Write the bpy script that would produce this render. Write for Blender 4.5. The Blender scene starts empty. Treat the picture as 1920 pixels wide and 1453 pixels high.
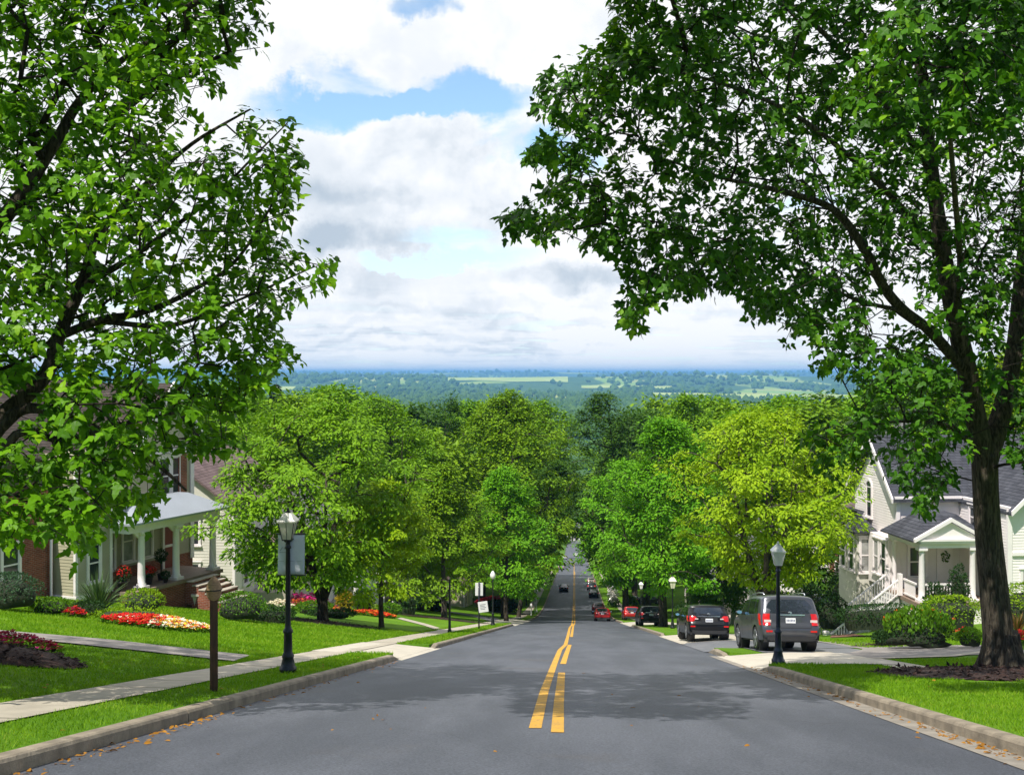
import bpy, bmesh, math, random
import numpy as np
from mathutils import Vector, Matrix, Euler
PI = math.pi
rad = math.radians
scene = bpy.context.scene
col = scene.collection
rng = np.random.default_rng(7)
random.seed(7)

# ------------------------------------------------------------------ camera
FPX, W0, H0, HOR = 2000.0, 1920.0, 1453.0, 700.0
YAW = math.atan(118.0 / FPX)
CAM = np.array((0.0, 0.0, 1.48))
FWD = np.array((-math.sin(YAW), math.cos(YAW), 0.0))
RGT = np.array((math.cos(YAW), math.sin(YAW), 0.0))
UP = np.array((0.0, 0.0, 1.0))
cd = bpy.data.cameras.new('camera')
cam = bpy.data.objects.new('camera', cd)
col.objects.link(cam)
cam.location = CAM
cam.rotation_euler = (PI / 2, 0, YAW)
cd.sensor_width = 36.0
cd.lens = 36.0 * FPX / W0
cd.shift_y = -(H0 / 2 - HOR) / W0
cd.clip_start = 0.1
cd.clip_end = 90000
scene.camera = cam
scene.view_settings.view_transform = 'Standard'
scene.view_settings.look = 'None'
scene.view_settings.exposure = 0.22
scene.view_settings.gamma = 1.0
scene.render.resolution_x = 1024
scene.render.resolution_y = 774
cy = scene.cycles
cy.max_bounces = 6
cy.diffuse_bounces = 3
cy.transmission_bounces = 3
cy.glossy_bounces = 2
cy.volume_bounces = 0
cy.sample_clamp_indirect = 4
cy.use_denoising = True
try:
    cy.denoiser = 'OPENIMAGEDENOISE'
    cy.denoising_input_passes = 'RGB_ALBEDO_NORMAL'
except Exception:
    pass


# ------------------------------------------------------------------ ground shape
_ys = np.arange(-400.0, 1400.0, 1.0)
_sl = np.interp(_ys, [-60, -20, 118, 185, 500, 760], [0.0, -.219, -.219, -.14, -.15, 0.0])
_rz = np.concatenate(([0.0], np.cumsum((_sl[1:] + _sl[:-1]) * .5)))
_rz -= np.interp(0.0, _ys, _rz)


def R(y):
    return np.interp(y, _ys, _rz)


ZPLAIN = float(_rz[-1])
HX = [-400, -160, -70, -24, -7.0, -4.98, -4.97, 4.79, 4.8, 8.3, 13, 22, 70, 160, 400]
HZ = [7.5, 7.5, 4.4, 1.84, .155, .155, -.06, -.06, .155, .155, .34, 1.26, 3.6, 7.5, 7.5]


def hlat(x):
    return np.interp(x, HX, HZ)


def far_hills(x, y):
    f = np.clip((y - 1500) / 4000, 0, 1)
    z = f * (14 * np.sin(x / 1700 + 1.0 + y / 5200) + 10 * np.sin(x / 730 + y / 1900) + 8 * np.sin(y / 900 + x / 4000))
    r1 = np.exp(-((y - 8200 - 700 * np.sin(x / 2600)) / 1300) ** 2) * (62 + 22 * np.sin(x / 1500 + .7) + 14 * np.sin(x / 610))
    r2 = np.exp(-((y - 17000 - 900 * np.sin(x / 5200)) / 2600) ** 2) * (97 + 14 * np.sin(x / 4300 + 2.2) + 6 * np.sin(x / 1700) + 22 * np.exp(-((x + 700) / 1900) ** 2))
    r3 = np.exp(-((y - 26000) / 3200) ** 2) * (100 + 12 * np.sin(x / 6000))
    return z + r1 + r2 + r3


def T(x, y):
    x = np.asarray(x, float); y = np.asarray(y, float)
    k = np.clip((900 - y) / 400, 0, 1)
    return R(y) + hlat(x) * k + far_hills(x, y)


def P(px, py, d):
    """the place that lies d metres out along the view towards a pixel of the photograph"""
    return CAM + d * (FWD + RGT * (px - 960) / FPX + UP * (HOR - py) / FPX)


def G(px, py, lo=6.0, hi=900.0, up=0.0):
    """where the view towards a pixel meets the ground"""
    ds = np.concatenate((np.arange(lo, 200, .25), np.arange(200, hi, 1.0)))
    p = CAM[None] + ds[:, None] * (FWD + RGT * (px - 960) / FPX + UP * (HOR - py) / FPX)[None]
    below = p[:, 2] < T(p[:, 0], p[:, 1]) + up
    i = int(np.argmax(below)) if below.any() else len(ds) - 1
    a, b = ds[max(i - 1, 0)], ds[i]
    for _ in range(30):
        m = (a + b) / 2
        q = CAM + m * (FWD + RGT * (px - 960) / FPX + UP * (HOR - py) / FPX)
        if q[2] < T(q[0], q[1]) + up: b = m
        else: a = m
    q = CAM + b * (FWD + RGT * (px - 960) / FPX + UP * (HOR - py) / FPX)
    return np.array((q[0], q[1], float(T(q[0], q[1]))))


def depth(p):
    return float(np.dot(np.asarray(p) - CAM, FWD))


def XD(px, d):
    """ground place at camera depth d under a pixel column"""
    p = P(px, 700, d)
    return np.array((p[0], p[1], float(T(p[0], p[1]))))


# ------------------------------------------------------------------ object helpers
def tag(o, label=None, cat=None, group=None, kind=None):
    if label: o['label'] = label
    if cat: o['category'] = cat
    if group: o['group'] = group
    if kind: o['kind'] = kind
    return o


def thing(name, label, cat, loc=(0, 0, 0), rot=0.0, group=None):
    o = bpy.data.objects.new(name, None)
    col.objects.link(o)
    o.empty_display_size = .3
    o.location = loc
    o.rotation_euler = (0, 0, rot) if not hasattr(rot, '__len__') else rot
    return tag(o, label, cat, group)


def arr_mesh(name, V, Fa, mats, mi=None, smooth=False):
    """mesh from arrays: V (n,3), Fa (m,k) with one face size"""
    V = np.ascontiguousarray(V, np.float32); Fa = np.ascontiguousarray(Fa, np.int32)
    me = bpy.data.meshes.new(name)
    me.vertices.add(len(V)); me.vertices.foreach_set('co', V.ravel())
    m, k = Fa.shape
    me.loops.add(m * k); me.loops.foreach_set('vertex_index', Fa.ravel())
    me.polygons.add(m)
    me.polygons.foreach_set('loop_start', np.arange(0, m * k, k, dtype=np.int32))
    me.polygons.foreach_set('loop_total', np.full(m, k, np.int32))
    if mi is not None: me.polygons.foreach_set('material_index', np.asarray(mi, np.int32))
    for mm in (mats if isinstance(mats, (list, tuple)) else [mats]): me.materials.append(mm)
    me.update(calc_edges=True)
    me.polygons.foreach_set('use_smooth', np.full(m, bool(smooth)))
    return me


def link(name, me, parent=None):
    o = bpy.data.objects.new(name, me)
    col.objects.link(o)
    if parent is not None: o.parent = parent
    return o


class Fr:
    """a wall's own axes: a runs along it, b out of it, c up"""
    def __init__(s, o, u, n=None):
        s.o = Vector(o); s.u = Vector(u).normalized()
        s.n = Vector(n).normalized() if n is not None else Vector((s.u.y, -s.u.x, 0)).normalized()
        s.z = Vector((0, 0, 1))

    def p(s, a, b, c):
        return s.o + s.u * a + s.n * b + s.z * c


ID = Fr((0, 0, 0), (1, 0, 0), (0, 1, 0))


class MB:
    """collects shapes that become one mesh"""
    def __init__(s):
        s.v = []; s.f = []; s.m = []; s.sm = []

    def add(s, vs, fs, m=0, sm=False):
        k = len(s.v)
        s.v += [tuple(v) for v in vs]
        for f in fs:
            s.f.append([i + k for i in f]); s.m.append(m); s.sm.append(sm)
        return s

    def box(s, a0, a1, b0, b1, c0, c1, fr=ID, m=0):
        q = [fr.p(a, b, c) for c in (c0, c1) for b in (b0, b1) for a in (a0, a1)]
        fs = [(0, 2, 3, 1), (4, 5, 7, 6), (0, 1, 5, 4), (2, 6, 7, 3), (0, 4, 6, 2), (1, 3, 7, 5)]
        return s.add(q, fs, m)

    def quad(s, *p, m=0):
        return s.add(p, [list(range(len(p)))], m)

    def prism(s, poly, b0, b1, fr=ID, m=0):
        """poly of (a,c) pushed from b0 to b1"""
        n = len(poly)
        q = [fr.p(a, b0, c) for a, c in poly] + [fr.p(a, b1, c) for a, c in poly]
        fs = [list(range(n))[::-1], list(range(n, 2 * n))] + [(i, (i + 1) % n, n + (i + 1) % n, n + i) for i in range(n)]
        return s.add(q, fs, m)

    def slab(s, pts, t, m=0):
        """a sheet of thickness t under a polygon in space"""
        n = len(pts)
        P3 = [Vector(p) for p in pts]
        nn = (P3[1] - P3[0]).cross(P3[2] - P3[0]).normalized()
        if nn.z < 0: nn = -nn
        q = P3 + [p - nn * t for p in P3]
        fs = [list(range(n)), list(range(n, 2 * n))[::-1]] + [(i, (i + 1) % n, n + (i + 1) % n, n + i) for i in range(n)]
        return s.add(q, fs, m)

    def lathe(s, prof, c=(0, 0, 0), n=16, m=0, sm=True, axis='z'):
        k = len(prof)
        vs = []
        for r, z in prof:
            for i in range(n):
                t = 2 * PI * i / n
                if axis == 'z': vs.append((c[0] + r * math.cos(t), c[1] + r * math.sin(t), c[2] + z))
                else: vs.append((c[0] + z, c[1] + r * math.cos(t), c[2] + r * math.sin(t)))
        fs = [(j * n + i, j * n + (i + 1) % n, (j + 1) * n + (i + 1) % n, (j + 1) * n + i) for j in range(k - 1) for i in range(n)]
        s.add(vs, fs, m, sm)
        s.add(vs[:n], [list(range(n))[::-1]], m); s.add(vs[-n:], [list(range(n))], m)
        return s

    def tube(s, pts, rs, n=8, m=0, sm=True):
        pts = [Vector(p) for p in pts]
        if not hasattr(rs, '__len__'): rs = [rs] * len(pts)
        vs = []
        ref = None
        for i, p in enumerate(pts):
            d = (pts[min(i + 1, len(pts) - 1)] - pts[max(i - 1, 0)]).normalized()
            if ref is None: ref = Vector((1, 0, 0)) if abs(d.x) < .8 else Vector((0, 1, 0))
            a = (ref - d * ref.dot(d)).normalized(); ref = a
            b = d.cross(a)
            for j in range(n):
                t = 2 * PI * j / n
                vs.append(p + (a * math.cos(t) + b * math.sin(t)) * rs[i])
        k = len(pts)
        fs = [(j * n + i, j * n + (i + 1) % n, (j + 1) * n + (i + 1) % n, (j + 1) * n + i) for j in range(k - 1) for i in range(n)]
        fs += [list(range(n))[::-1], list(range((k - 1) * n, k * n))]
        return s.add(vs, fs, m, sm)

    def grid(s, rows, m=0, sm=True):
        nr, nc = len(rows), len(rows[0])
        vs = [p for r in rows for p in r]
        fs = [(i * nc + j, i * nc + j + 1, (i + 1) * nc + j + 1, (i + 1) * nc + j) for i in range(nr - 1) for j in range(nc - 1)]
        return s.add(vs, fs, m, sm)

    def build(s, name, mats, parent=None, bevel=0.0):
        me = bpy.data.meshes.new(name)
        me.from_pydata([tuple(v) for v in s.v], [], s.f)
        for mm in (mats if isinstance(mats, (list, tuple)) else [mats]): me.materials.append(mm)
        me.polygons.foreach_set('material_index', s.m)
        me.polygons.foreach_set('use_smooth', s.sm)
        bm = bmesh.new(); bm.from_mesh(me)
        bmesh.ops.recalc_face_normals(bm, faces=bm.faces)
        bm.to_mesh(me); bm.free()
        me.update()
        o = link(name, me, parent)
        if bevel:
            md = o.modifiers.new('bevel', 'BEVEL'); md.width = bevel; md.segments = 2; md.limit_method = 'ANGLE'
        return o


# ------------------------------------------------------------------ material helpers
def lin(r, g, b):
    f = lambda c: (c / 255 / 12.92) if c / 255 <= .04045 else ((c / 255 + .055) / 1.055) ** 2.4
    return (f(r), f(g), f(b), 1.0)


class NT:
    def __init__(s, tree):
        s.t = tree; s.n = tree.nodes; s.l = tree.links

    def new(s, typ, **kw):
        nd = s.n.new(typ)
        for k, v in kw.items():
            if k.startswith('i_'):
                key = k[2:]
                nd.inputs[int(key) if key.isdigit() else key.replace('_', ' ')].default_value = v
            else: setattr(nd, k, v)
        return nd

    def con(s, a, b): s.l.new(a, b)

    def math(s, op, a, b=None, c=None, clamp=False):
        nd = s.n.new('ShaderNodeMath'); nd.operation = op; nd.use_clamp = clamp
        for i, v in enumerate((a, b, c)):
            if v is None: continue
            if isinstance(v, (int, float)): nd.inputs[i].default_value = v
            else: s.l.new(v, nd.inputs[i])
        return nd.outputs[0]

    def noise(s, vec, scale, detail=3, rough=.55, dist=0.0):
        nd = s.n.new('ShaderNodeTexNoise')
        nd.inputs['Scale'].default_value = scale; nd.inputs['Detail'].default_value = detail
        nd.inputs['Roughness'].default_value = rough; nd.inputs['Distortion'].default_value = dist
        if vec is not None: s.l.new(vec, nd.inputs['Vector'])
        return nd.outputs['Fac']

    def ramp(s, fac, stops):
        nd = s.n.new('ShaderNodeValToRGB')
        e = nd.color_ramp.elements
        while len(e) < len(stops): e.new(.5)
        for i, (p, c) in enumerate(stops): e[i].position = p; e[i].color = c if len(c) == 4 else (*c, 1)
        s.l.new(fac, nd.inputs[0])
        return nd.outputs[0]

    def mix(s, fac, a, b, blend='MIX'):
        nd = s.n.new('ShaderNodeMix'); nd.data_type = 'RGBA'; nd.blend_type = blend
        for i, v in ((0, fac), (6, a), (7, b)):
            if isinstance(v, (int, float)): nd.inputs[i].default_value = v
            elif isinstance(v, (tuple, list)): nd.inputs[i].default_value = v if len(v) == 4 else (*v, 1)
            else: s.l.new(v, nd.inputs[i])
        return nd.outputs[2]

    def smooth(s, v, lo, hi, a=0.0, b=1.0):
        nd = s.n.new('ShaderNodeMapRange'); nd.interpolation_type = 'SMOOTHSTEP'
        s.l.new(v, nd.inputs[0])
        for i, q in zip((1, 2, 3, 4), (lo, hi, a, b)): nd.inputs[i].default_value = q
        return nd.outputs[0]


def base_mat(name):
    m = bpy.data.materials.new(name); m.use_nodes = True
    t = NT(m.node_tree)
    b = next(n for n in t.n if n.type == 'BSDF_PRINCIPLED')
    out = next(n for n in t.n if n.type == 'OUTPUT_MATERIAL')
    return m, t, b, out


def c4(c): return c if len(c) == 4 else (*c, 1.0)


def mat(name, c, rough=.7, var=.15, scale=3.0, bump=0.0, bscale=40.0, c2=None, metal=0.0, coat=0.0, spec=.5, stretch=None, detail=4):
    """plain surface with noise in its colour and relief"""
    m, t, b, out = base_mat(name)
    c = c4(c)
    tc = t.new('ShaderNodeTexCoord').outputs['Object']
    if stretch:
        mp = t.new('ShaderNodeMapping'); mp.inputs['Scale'].default_value = stretch
        t.con(tc, mp.inputs[0]); tc = mp.outputs[0]
    nz = t.noise(tc, scale, detail)
    lo = tuple(max(0, v * (1 - var)) for v in c[:3]); hi = tuple(v * (1 + var) for v in c[:3])
    if c2 is not None: hi = c4(c2)[:3]; lo = c[:3]
    cc = t.ramp(nz, [(.3, (*lo, 1)), (.7, (*hi, 1))])
    t.con(cc, b.inputs['Base Color'])
    b.inputs['Roughness'].default_value = rough
    b.inputs['Metallic'].default_value = metal
    b.inputs['Specular IOR Level'].default_value = spec
    if coat:
        b.inputs['Coat Weight'].default_value = coat; b.inputs['Coat Roughness'].default_value = .04
    if bump:
        bn = t.new('ShaderNodeBump'); bn.inputs['Strength'].default_value = bump; bn.inputs['Distance'].default_value = .02
        t.con(t.noise(tc, bscale, 4), bn.inputs['Height']); t.con(bn.outputs[0], b.inputs['Normal'])
    return m


def leaf_mat(name, dark, light, trans, tw=.35, gloss=.4, patch=.25, pcol=None):
    """thin leaf: each leaf its own shade, lets light through"""
    m, t, b, out = base_mat(name)
    rnd = t.new('ShaderNodeNewGeometry').outputs['Random Per Island']
    tc = t.new('ShaderNodeTexCoord').outputs['Object']
    big = t.noise(tc, patch, 2)
    f = t.math('ADD', t.math('MULTIPLY', rnd, .62), t.math('MULTIPLY', t.smooth(big, .3, .7), .38))
    cc = t.ramp(f, [(0.0, c4(dark)), (1.0, c4(light))] if pcol is None else [(0.0, c4(dark)), (.72, c4(light)), (1.0, c4(pcol))])
    t.con(cc, b.inputs['Base Color'])
    b.inputs['Roughness'].default_value = gloss
    b.inputs['Specular IOR Level'].default_value = .14
    tr = t.new('ShaderNodeBsdfTranslucent')
    k = t.mix(1.0, cc, c4(trans), 'MULTIPLY')
    t.con(k, tr.inputs['Color'])
    mx = t.new('ShaderNodeMixShader'); mx.inputs[0].default_value = tw
    t.con(b.outputs[0], mx.inputs[1]); t.con(tr.outputs[0], mx.inputs[2]); t.con(mx.outputs[0], out.inputs['Surface'])
    return m
# ------------------------------------------------------------------ sun and sky
TO_SUN = Vector((-.26, -.46, .85)).normalized()
SUN_EL = math.asin(TO_SUN.z)
SUN_ROT = math.atan2(TO_SUN.x, TO_SUN.y)
sl = bpy.data.lights.new('sun', 'SUN')
sl.energy = 5.0; sl.angle = rad(.53); sl.color = (1.0, .95, .86)
sun = bpy.data.objects.new('sun', sl); col.objects.link(sun)
sun.rotation_euler = TO_SUN.to_track_quat('Z', 'Y').to_euler()
sun.location = (0, -20, 60)

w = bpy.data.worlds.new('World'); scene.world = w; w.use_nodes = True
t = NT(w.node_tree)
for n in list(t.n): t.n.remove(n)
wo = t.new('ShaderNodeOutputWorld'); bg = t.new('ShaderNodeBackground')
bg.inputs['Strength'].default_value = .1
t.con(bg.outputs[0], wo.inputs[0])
sky = t.new('ShaderNodeTexSky'); sky.sky_type = 'NISHITA'; sky.sun_disc = False
sky.sun_elevation = SUN_EL; sky.sun_rotation = SUN_ROT; sky.altitude = 100
sky.air_density = 1.0; sky.dust_density = .6; sky.ozone_density = 1.6
dirv = t.new('ShaderNodeTexCoord').outputs['Generated']
sp = t.new('ShaderNodeSeparateXYZ'); t.con(dirv, sp.inputs[0])
dx, dy, dz = sp.outputs
az = t.math('ARCTAN2', dx, dy)
el = t.math('ARCSINE', dz)
# noise on a cloud ceiling (gets finer and flatter towards the horizon) and on the sphere
inv = t.math('DIVIDE', 1.0, t.math('ADD', t.math('MAXIMUM', dz, 0.0), .055))
cp = t.new('ShaderNodeCombineXYZ')
t.con(t.math('MULTIPLY', dx, inv), cp.inputs[0]); t.con(t.math('MULTIPLY', dy, inv), cp.inputs[1])
n_plane = t.noise(cp.outputs[0], .85, 7, .56, .25)
ae = t.new('ShaderNodeCombineXYZ'); t.con(az, ae.inputs[0]); t.con(el, ae.inputs[1])
n_puff = t.noise(ae.outputs[0], 9.0, 8, .6, .15)
n_fine = t.noise(ae.outputs[0], 26.0, 6, .6)
wn = t.new('ShaderNodeTexNoise'); wn.inputs['Scale'].default_value = 11; wn.inputs['Detail'].default_value = 6
wn.inputs['Roughness'].default_value = .62
t.con(ae.outputs[0], wn.inputs['Vector'])
ws = t.new('ShaderNodeVectorMath', operation='SUBTRACT'); t.con(wn.outputs['Color'], ws.inputs[0]); ws.inputs[1].default_value = (.5, .5, .5)
wm = t.new('ShaderNodeVectorMath', operation='SCALE'); t.con(ws.outputs[0], wm.inputs[0]); wm.inputs['Scale'].default_value = .085
wa = t.new('ShaderNodeVectorMath', operation='ADD'); t.con(ae.outputs[0], wa.inputs[0]); t.con(wm.outputs[0], wa.inputs[1])
warped = wa.outputs[0]


def blob(px, py, rx, ry, amp=1.0, soft=1.0):
    s_ = t.new('ShaderNodeVectorMath', operation='SUBTRACT'); t.con(warped, s_.inputs[0])
    s_.inputs[1].default_value = (math.atan((px - 1078) / FPX), math.atan((700 - py) / FPX), 0)
    q = t.new('ShaderNodeVectorMath', operation='MULTIPLY'); t.con(s_.outputs[0], q.inputs[0])
    q.inputs[1].default_value = (FPX / rx, FPX / ry, 0)
    ln = t.new('ShaderNodeVectorMath', operation='LENGTH'); t.con(q.outputs[0], ln.inputs[0])
    return t.smooth(ln.outputs['Value'], 1.0 + soft * .5, 1.0 - soft * .5, 0.0, amp)


def total(bl):
    s_ = bl[0]
    for b_ in bl[1:]: s_ = t.math('ADD', s_, b_)
    return s_


gaps = total([blob(590, 208, 150, 34, 1.1, 1.1), blob(890, 165, 120, 44, 1.1, 1.1), blob(650, 150, 90, 46, .8, 1.3), blob(770, 190, 100, 24, .9, 1.1),
              blob(800, 0, 75, 36, 1.0, 1.2), blob(975, 270, 70, 55, .75, 1.3), blob(1075, 300, 90, 40, .9, 1.2), blob(890, 468, 140, 48, .72, 1.4), blob(760, 500, 120, 18, .6, 1.2), blob(570, 620, 130, 14, .2),
              blob(245, 30, 90, 30, .8), blob(250, 560, 80, 60, .7), blob(1300, 230, 60, 40, .6), blob(1500, 420, 90, 50, .6), blob(760, 505, 110, 14, .5)])
greys = total([blob(630, 376, 175, 30, .70, 1.9), blob(680, 455, 185, 30, .78, 1.9), blob(560, 470, 90, 24, .4, 1.8), blob(830, 275, 130, 48, .55, 1.6), blob(880, 375, 120, 50, .5, 1.6), blob(600, 300, 120, 50, .25, 1.6),
               blob(590, 115, 190, 50, .30, 1.8), blob(1080, 530, 130, 20, .7, 1.4), blob(640, 525, 110, 24, .5, 1.4), blob(900, 575, 260, 10, .3, 1.4), blob(760, 628, 300, 8, .35, 1.4), blob(1120, 600, 240, 8, .35, 1.4),
               blob(980, 655, 320, 7, .3), blob(620, 600, 130, 9, .3), blob(1150, 90, 120, 40, .1)])
front = t.smooth(dy, -.15, .55)                       # clouds massed ahead; unseen sky behind kept clearer to cut fill light
band = t.smooth(el, .12, .02)                         # flat layers low over the hills
cov_p = t.smooth(n_plane, .40, .56)
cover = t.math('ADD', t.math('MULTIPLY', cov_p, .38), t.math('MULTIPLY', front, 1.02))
cover = t.math('ADD', cover, t.math('MULTIPLY', t.math('SUBTRACT', n_puff, .5), .5))
cover = t.math('SUBTRACT', cover, t.math('MULTIPLY', gaps, 1.05))
cover = t.math('SUBTRACT', cover, t.math('MULTIPLY', band, t.smooth(n_plane, .50, .36, 0, .62)))
cover = t.smooth(cover, .12, .80)
shade = t.math('ADD', t.math('MULTIPLY', greys, .95), t.math('MULTIPLY', t.math('SUBTRACT', t.smooth(n_puff, .34, .60), .60), .62))
shade = t.math('ADD', shade, t.math('MULTIPLY', band, t.smooth(n_plane, .58, .38, -.16, .20)))
shade = t.math('ADD', shade, t.math('MULTIPLY', t.math('SUBTRACT', n_fine, .5), .32), clamp=True)
cl = t.ramp(shade, [(0.0, (9.2, 9.25, 9.3, 1)), (.4, (7.7, 8.1, 8.6, 1)), (1.0, (4.6, 5.4, 6.3, 1))])
blue = t.mix(1.0, sky.outputs[0], t.mix(front, (.85, .95, 1.05, 1), (1.75, 1.9, 1.85, 1)), 'MULTIPLY')  # blue made dimmer behind the camera, out of view, to lower the fill light
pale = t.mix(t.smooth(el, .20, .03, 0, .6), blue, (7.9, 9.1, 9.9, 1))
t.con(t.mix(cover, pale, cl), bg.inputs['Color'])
w.cycles.sampling_method = 'AUTOMATIC'
# ------------------------------------------------------------------ ground, road, paths
def asphalt(name, c, c2, grain=.62):
    m, t, b, out = base_mat(name)
    tc = t.new('ShaderNodeTexCoord').outputs['Object']
    g = t.noise(tc, 38, 3, .75)
    st = t.new('ShaderNodeMapping'); st.inputs['Scale'].default_value = (1.0, .12, 1); t.con(tc, st.inputs[0])
    big = t.noise(st.outputs[0], .9, 5, .6)
    cc = t.mix(t.smooth(big, .32, .68), c4(c), c4(c2))
    cc = t.mix(1.0, cc, t.ramp(g, [(.28, (1 - grain,) * 3), (.5, (1, 1, 1)), (.75, (1 + grain * 1.3,) * 3)]), 'MULTIPLY')
    # tar-sealed seams and darker wheel stains
    vz = t.new('ShaderNodeTexVoronoi', feature='DISTANCE_TO_EDGE'); vz.inputs['Scale'].default_value = .09
    wv = t.new('ShaderNodeVectorMath', operation='ADD'); t.con(tc, wv.inputs[0])
    nn = t.new('ShaderNodeTexNoise'); nn.inputs['Scale'].default_value = .6; nn.inputs['Detail'].default_value = 5; t.con(tc, nn.inputs['Vector']); t.con(nn.outputs['Color'], wv.inputs[1])
    t.con(wv.outputs[0], vz.inputs['Vector'])
    crack = t.smooth(vz.outputs['Distance'], .0012, .0004)
    cc = t.mix(t.math('MULTIPLY', crack, .35), cc, (.02, .02, .022, 1))
    st2 = t.noise(tc, .35, 4, .6)
    cc = t.mix(t.smooth(st2, .60, .74, 0, .35), cc, (.085, .068, .055, 1))
    t.con(cc, b.inputs['Base Color'])
    b.inputs['Roughness'].default_value = .60; b.inputs['Specular IOR Level'].default_value = .5
    bn = t.new('ShaderNodeBump'); bn.inputs['Strength'].default_value = .55; bn.inputs['Distance'].default_value = .012
    t.con(g, bn.inputs['Height']); t.con(bn.outputs[0], b.inputs['Normal'])
    return m


def worn_paint():
    m, t, b, out = base_mat('worn_yellow_paint')
    tc = t.new('ShaderNodeTexCoord').outputs['Object']
    n1 = t.noise(tc, 26, 5, .7); n2 = t.noise(tc, 2.2, 4, .6); n3 = t.noise(tc, 120, 2, .6)
    cc = t.mix(t.smooth(n2, .35, .7), (.66, .36, .045, 1), (.55, .31, .06, 1))
    cc = t.mix(1.0, cc, t.ramp(n3, [(.3, (.72,) * 3), (.6, (1.1,) * 3)]), 'MULTIPLY')
    wear = t.math('ADD', n1, t.math('MULTIPLY', n2, .35))
    cc = t.mix(t.smooth(wear, .76, .86), cc, (.12, .11, .10, 1))
    t.con(cc, b.inputs['Base Color']); b.inputs['Roughness'].default_value = .7; b.inputs['Specular IOR Level'].default_value = .25
    return m


def ground_mat():
    m, t, b, out = base_mat('lawn_and_fields')
    tc = t.new('ShaderNodeTexCoord').outputs['Object']
    sp = t.new('ShaderNodeSeparateXYZ'); t.con(tc, sp.inputs[0])
    y = sp.outputs[1]
    fine = t.noise(tc, 34, 3, .7)
    st = t.new('ShaderNodeMapping'); st.inputs['Scale'].default_value = (1, 1, .3); t.con(tc, st.inputs[0])
    med = t.noise(tc, 1.3, 4, .6)
    big = t.noise(tc, .16, 3)
    lawn = t.mix(t.smooth(big, .3, .7), (.082, .195, .008, 1), (.140, .268, .012, 1))
    lawn = t.mix(t.smooth(med, .3, .72, 0, .55), lawn, (.075, .165, .010, 1))
    lawn = t.mix(1.0, lawn, t.ramp(fine, [(.25, (.45, .5, .45)), (.5, (1, 1, 1)), (.8, (1.5, 1.45, 1.3))]), 'MULTIPLY')
    # far country: woods, hay fields, hedged meadows
    f1 = t.noise(tc, .0016, 5, .6); f2 = t.noise(tc, .011, 4, .65); 
    s2 = t.new('ShaderNodeMapping'); s2.inputs['Scale'].default_value = (1, .35, 1); t.con(tc, s2.inputs[0])
    f3 = t.noise(s2.outputs[0], .0011, 3, .5)
    wood = t.mix(t.smooth(f2, .35, .65), (.035, .090, .018, 1), (.070, .140, .026, 1))
    fld = t.mix(t.smooth(f1, .4, .6), (.20, .33, .05, 1), (.34, .38, .10, 1))
    land = t.mix(t.smooth(f3, .53, .56), wood, fld)
    cc = t.mix(t.smooth(y, 420, 700), lawn, land)
    t.con(cc, b.inputs['Base Color'])
    b.inputs['Roughness'].default_value = .9; b.inputs['Specular IOR Level'].default_value = .12
    bn = t.new('ShaderNodeBump'); bn.inputs['Strength'].default_value = .5; bn.inputs['Distance'].default_value = .03
    t.con(fine, bn.inputs['Height']); t.con(bn.outputs[0], b.inputs['Normal'])
    return m


M = {}
M['asphalt'] = asphalt('worn_asphalt', (.058, .064, .080), (.092, .099, .120))
M['drive'] = asphalt('drive_asphalt', (.13, .135, .15), (.17, .172, .18), .3)
M['ground'] = ground_mat()
M['concrete'] = mat('pale_concrete', (.42, .375, .295), .85, .16, 2.2, .25, 45)
M['apron'] = mat('apron_concrete', (.50, .455, .37), .85, .12, 1.5, .2, 45)
M['kerb'] = mat('kerb_concrete', (.27, .225, .165), .88, .35, 3.4, .5, 30)
M['gutter'] = mat('gutter_concrete', (.27, .24, .20), .88, .25, 2.5, .4, 40)
M['walk'] = mat('grey_walk', (.25, .225, .205), .86, .14, 2.5, .25, 40)
M['yellow'] = worn_paint()
M['mulch'] = mat('mulch', (.030, .012, .008), .95, .5, 14, .9, 30, detail=6)
M['brickpath'] = mat('brick_path', (.22, .105, .07), .9, .25, 8, .4, 20)

APR = [(-1, 29.0, 36.2), (-1, 84, 112), (1, 26.8, 33.4), (1, 37.2, 57.0), (1, 88, 106)]
# one sheet from behind the camera to past the hills
gx = np.unique(np.concatenate((np.array(HX, float), [-6.2, -6.19, 6.6, 6.61], np.arange(-24, 23, 2.0), [-30000, -22000, -16000, -12000, -9000, -7000, -5500, -4500, -3700, -3000, -2400, -1900, -1500, -1150, -900, -700, -550, 550, 700, 900, 1150, 1500, 1900, 2400, 3000, 3700, 4500, 5500, 7000, 9000, 12000, 16000, 22000, 30000],
                               np.arange(-6500, 6501, 500), [-300, -230, -110, -50, -36, 30, 45, 110, 230, 300])))
gy = np.unique(np.concatenate((np.array([[a, a + .03, b - .03, b] for _, a, b in APR]).ravel(), [-400, -200, -120, -80, -60, -50, -40, -30], np.arange(-24, 260, 2.0), np.arange(260, 760, 5.0), np.arange(760, 1500, 40), np.arange(1500, 12000, 250), np.arange(12000, 32000, 600), [36000, 42000])))
XX, YY = np.meshgrid(gx, gy)
ZZ = T(XX, YY)
for s_, a, b in APR:
    k = (YY > a + .01) & (YY < b - .01) & (((XX > -6.195) & (XX < -4.9)) if s_ < 0 else ((XX < 6.605) & (XX > 4.6)))
    ZZ[k] = np.minimum(ZZ[k], R(YY[k]) - .12)
nx_, ny_ = len(gx), len(gy)
idx = np.arange(nx_ * ny_).reshape(ny_, nx_)
Fq = np.stack((idx[:-1, :-1], idx[:-1, 1:], idx[1:, 1:], idx[1:, :-1]), -1).reshape(-1, 4)
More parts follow.
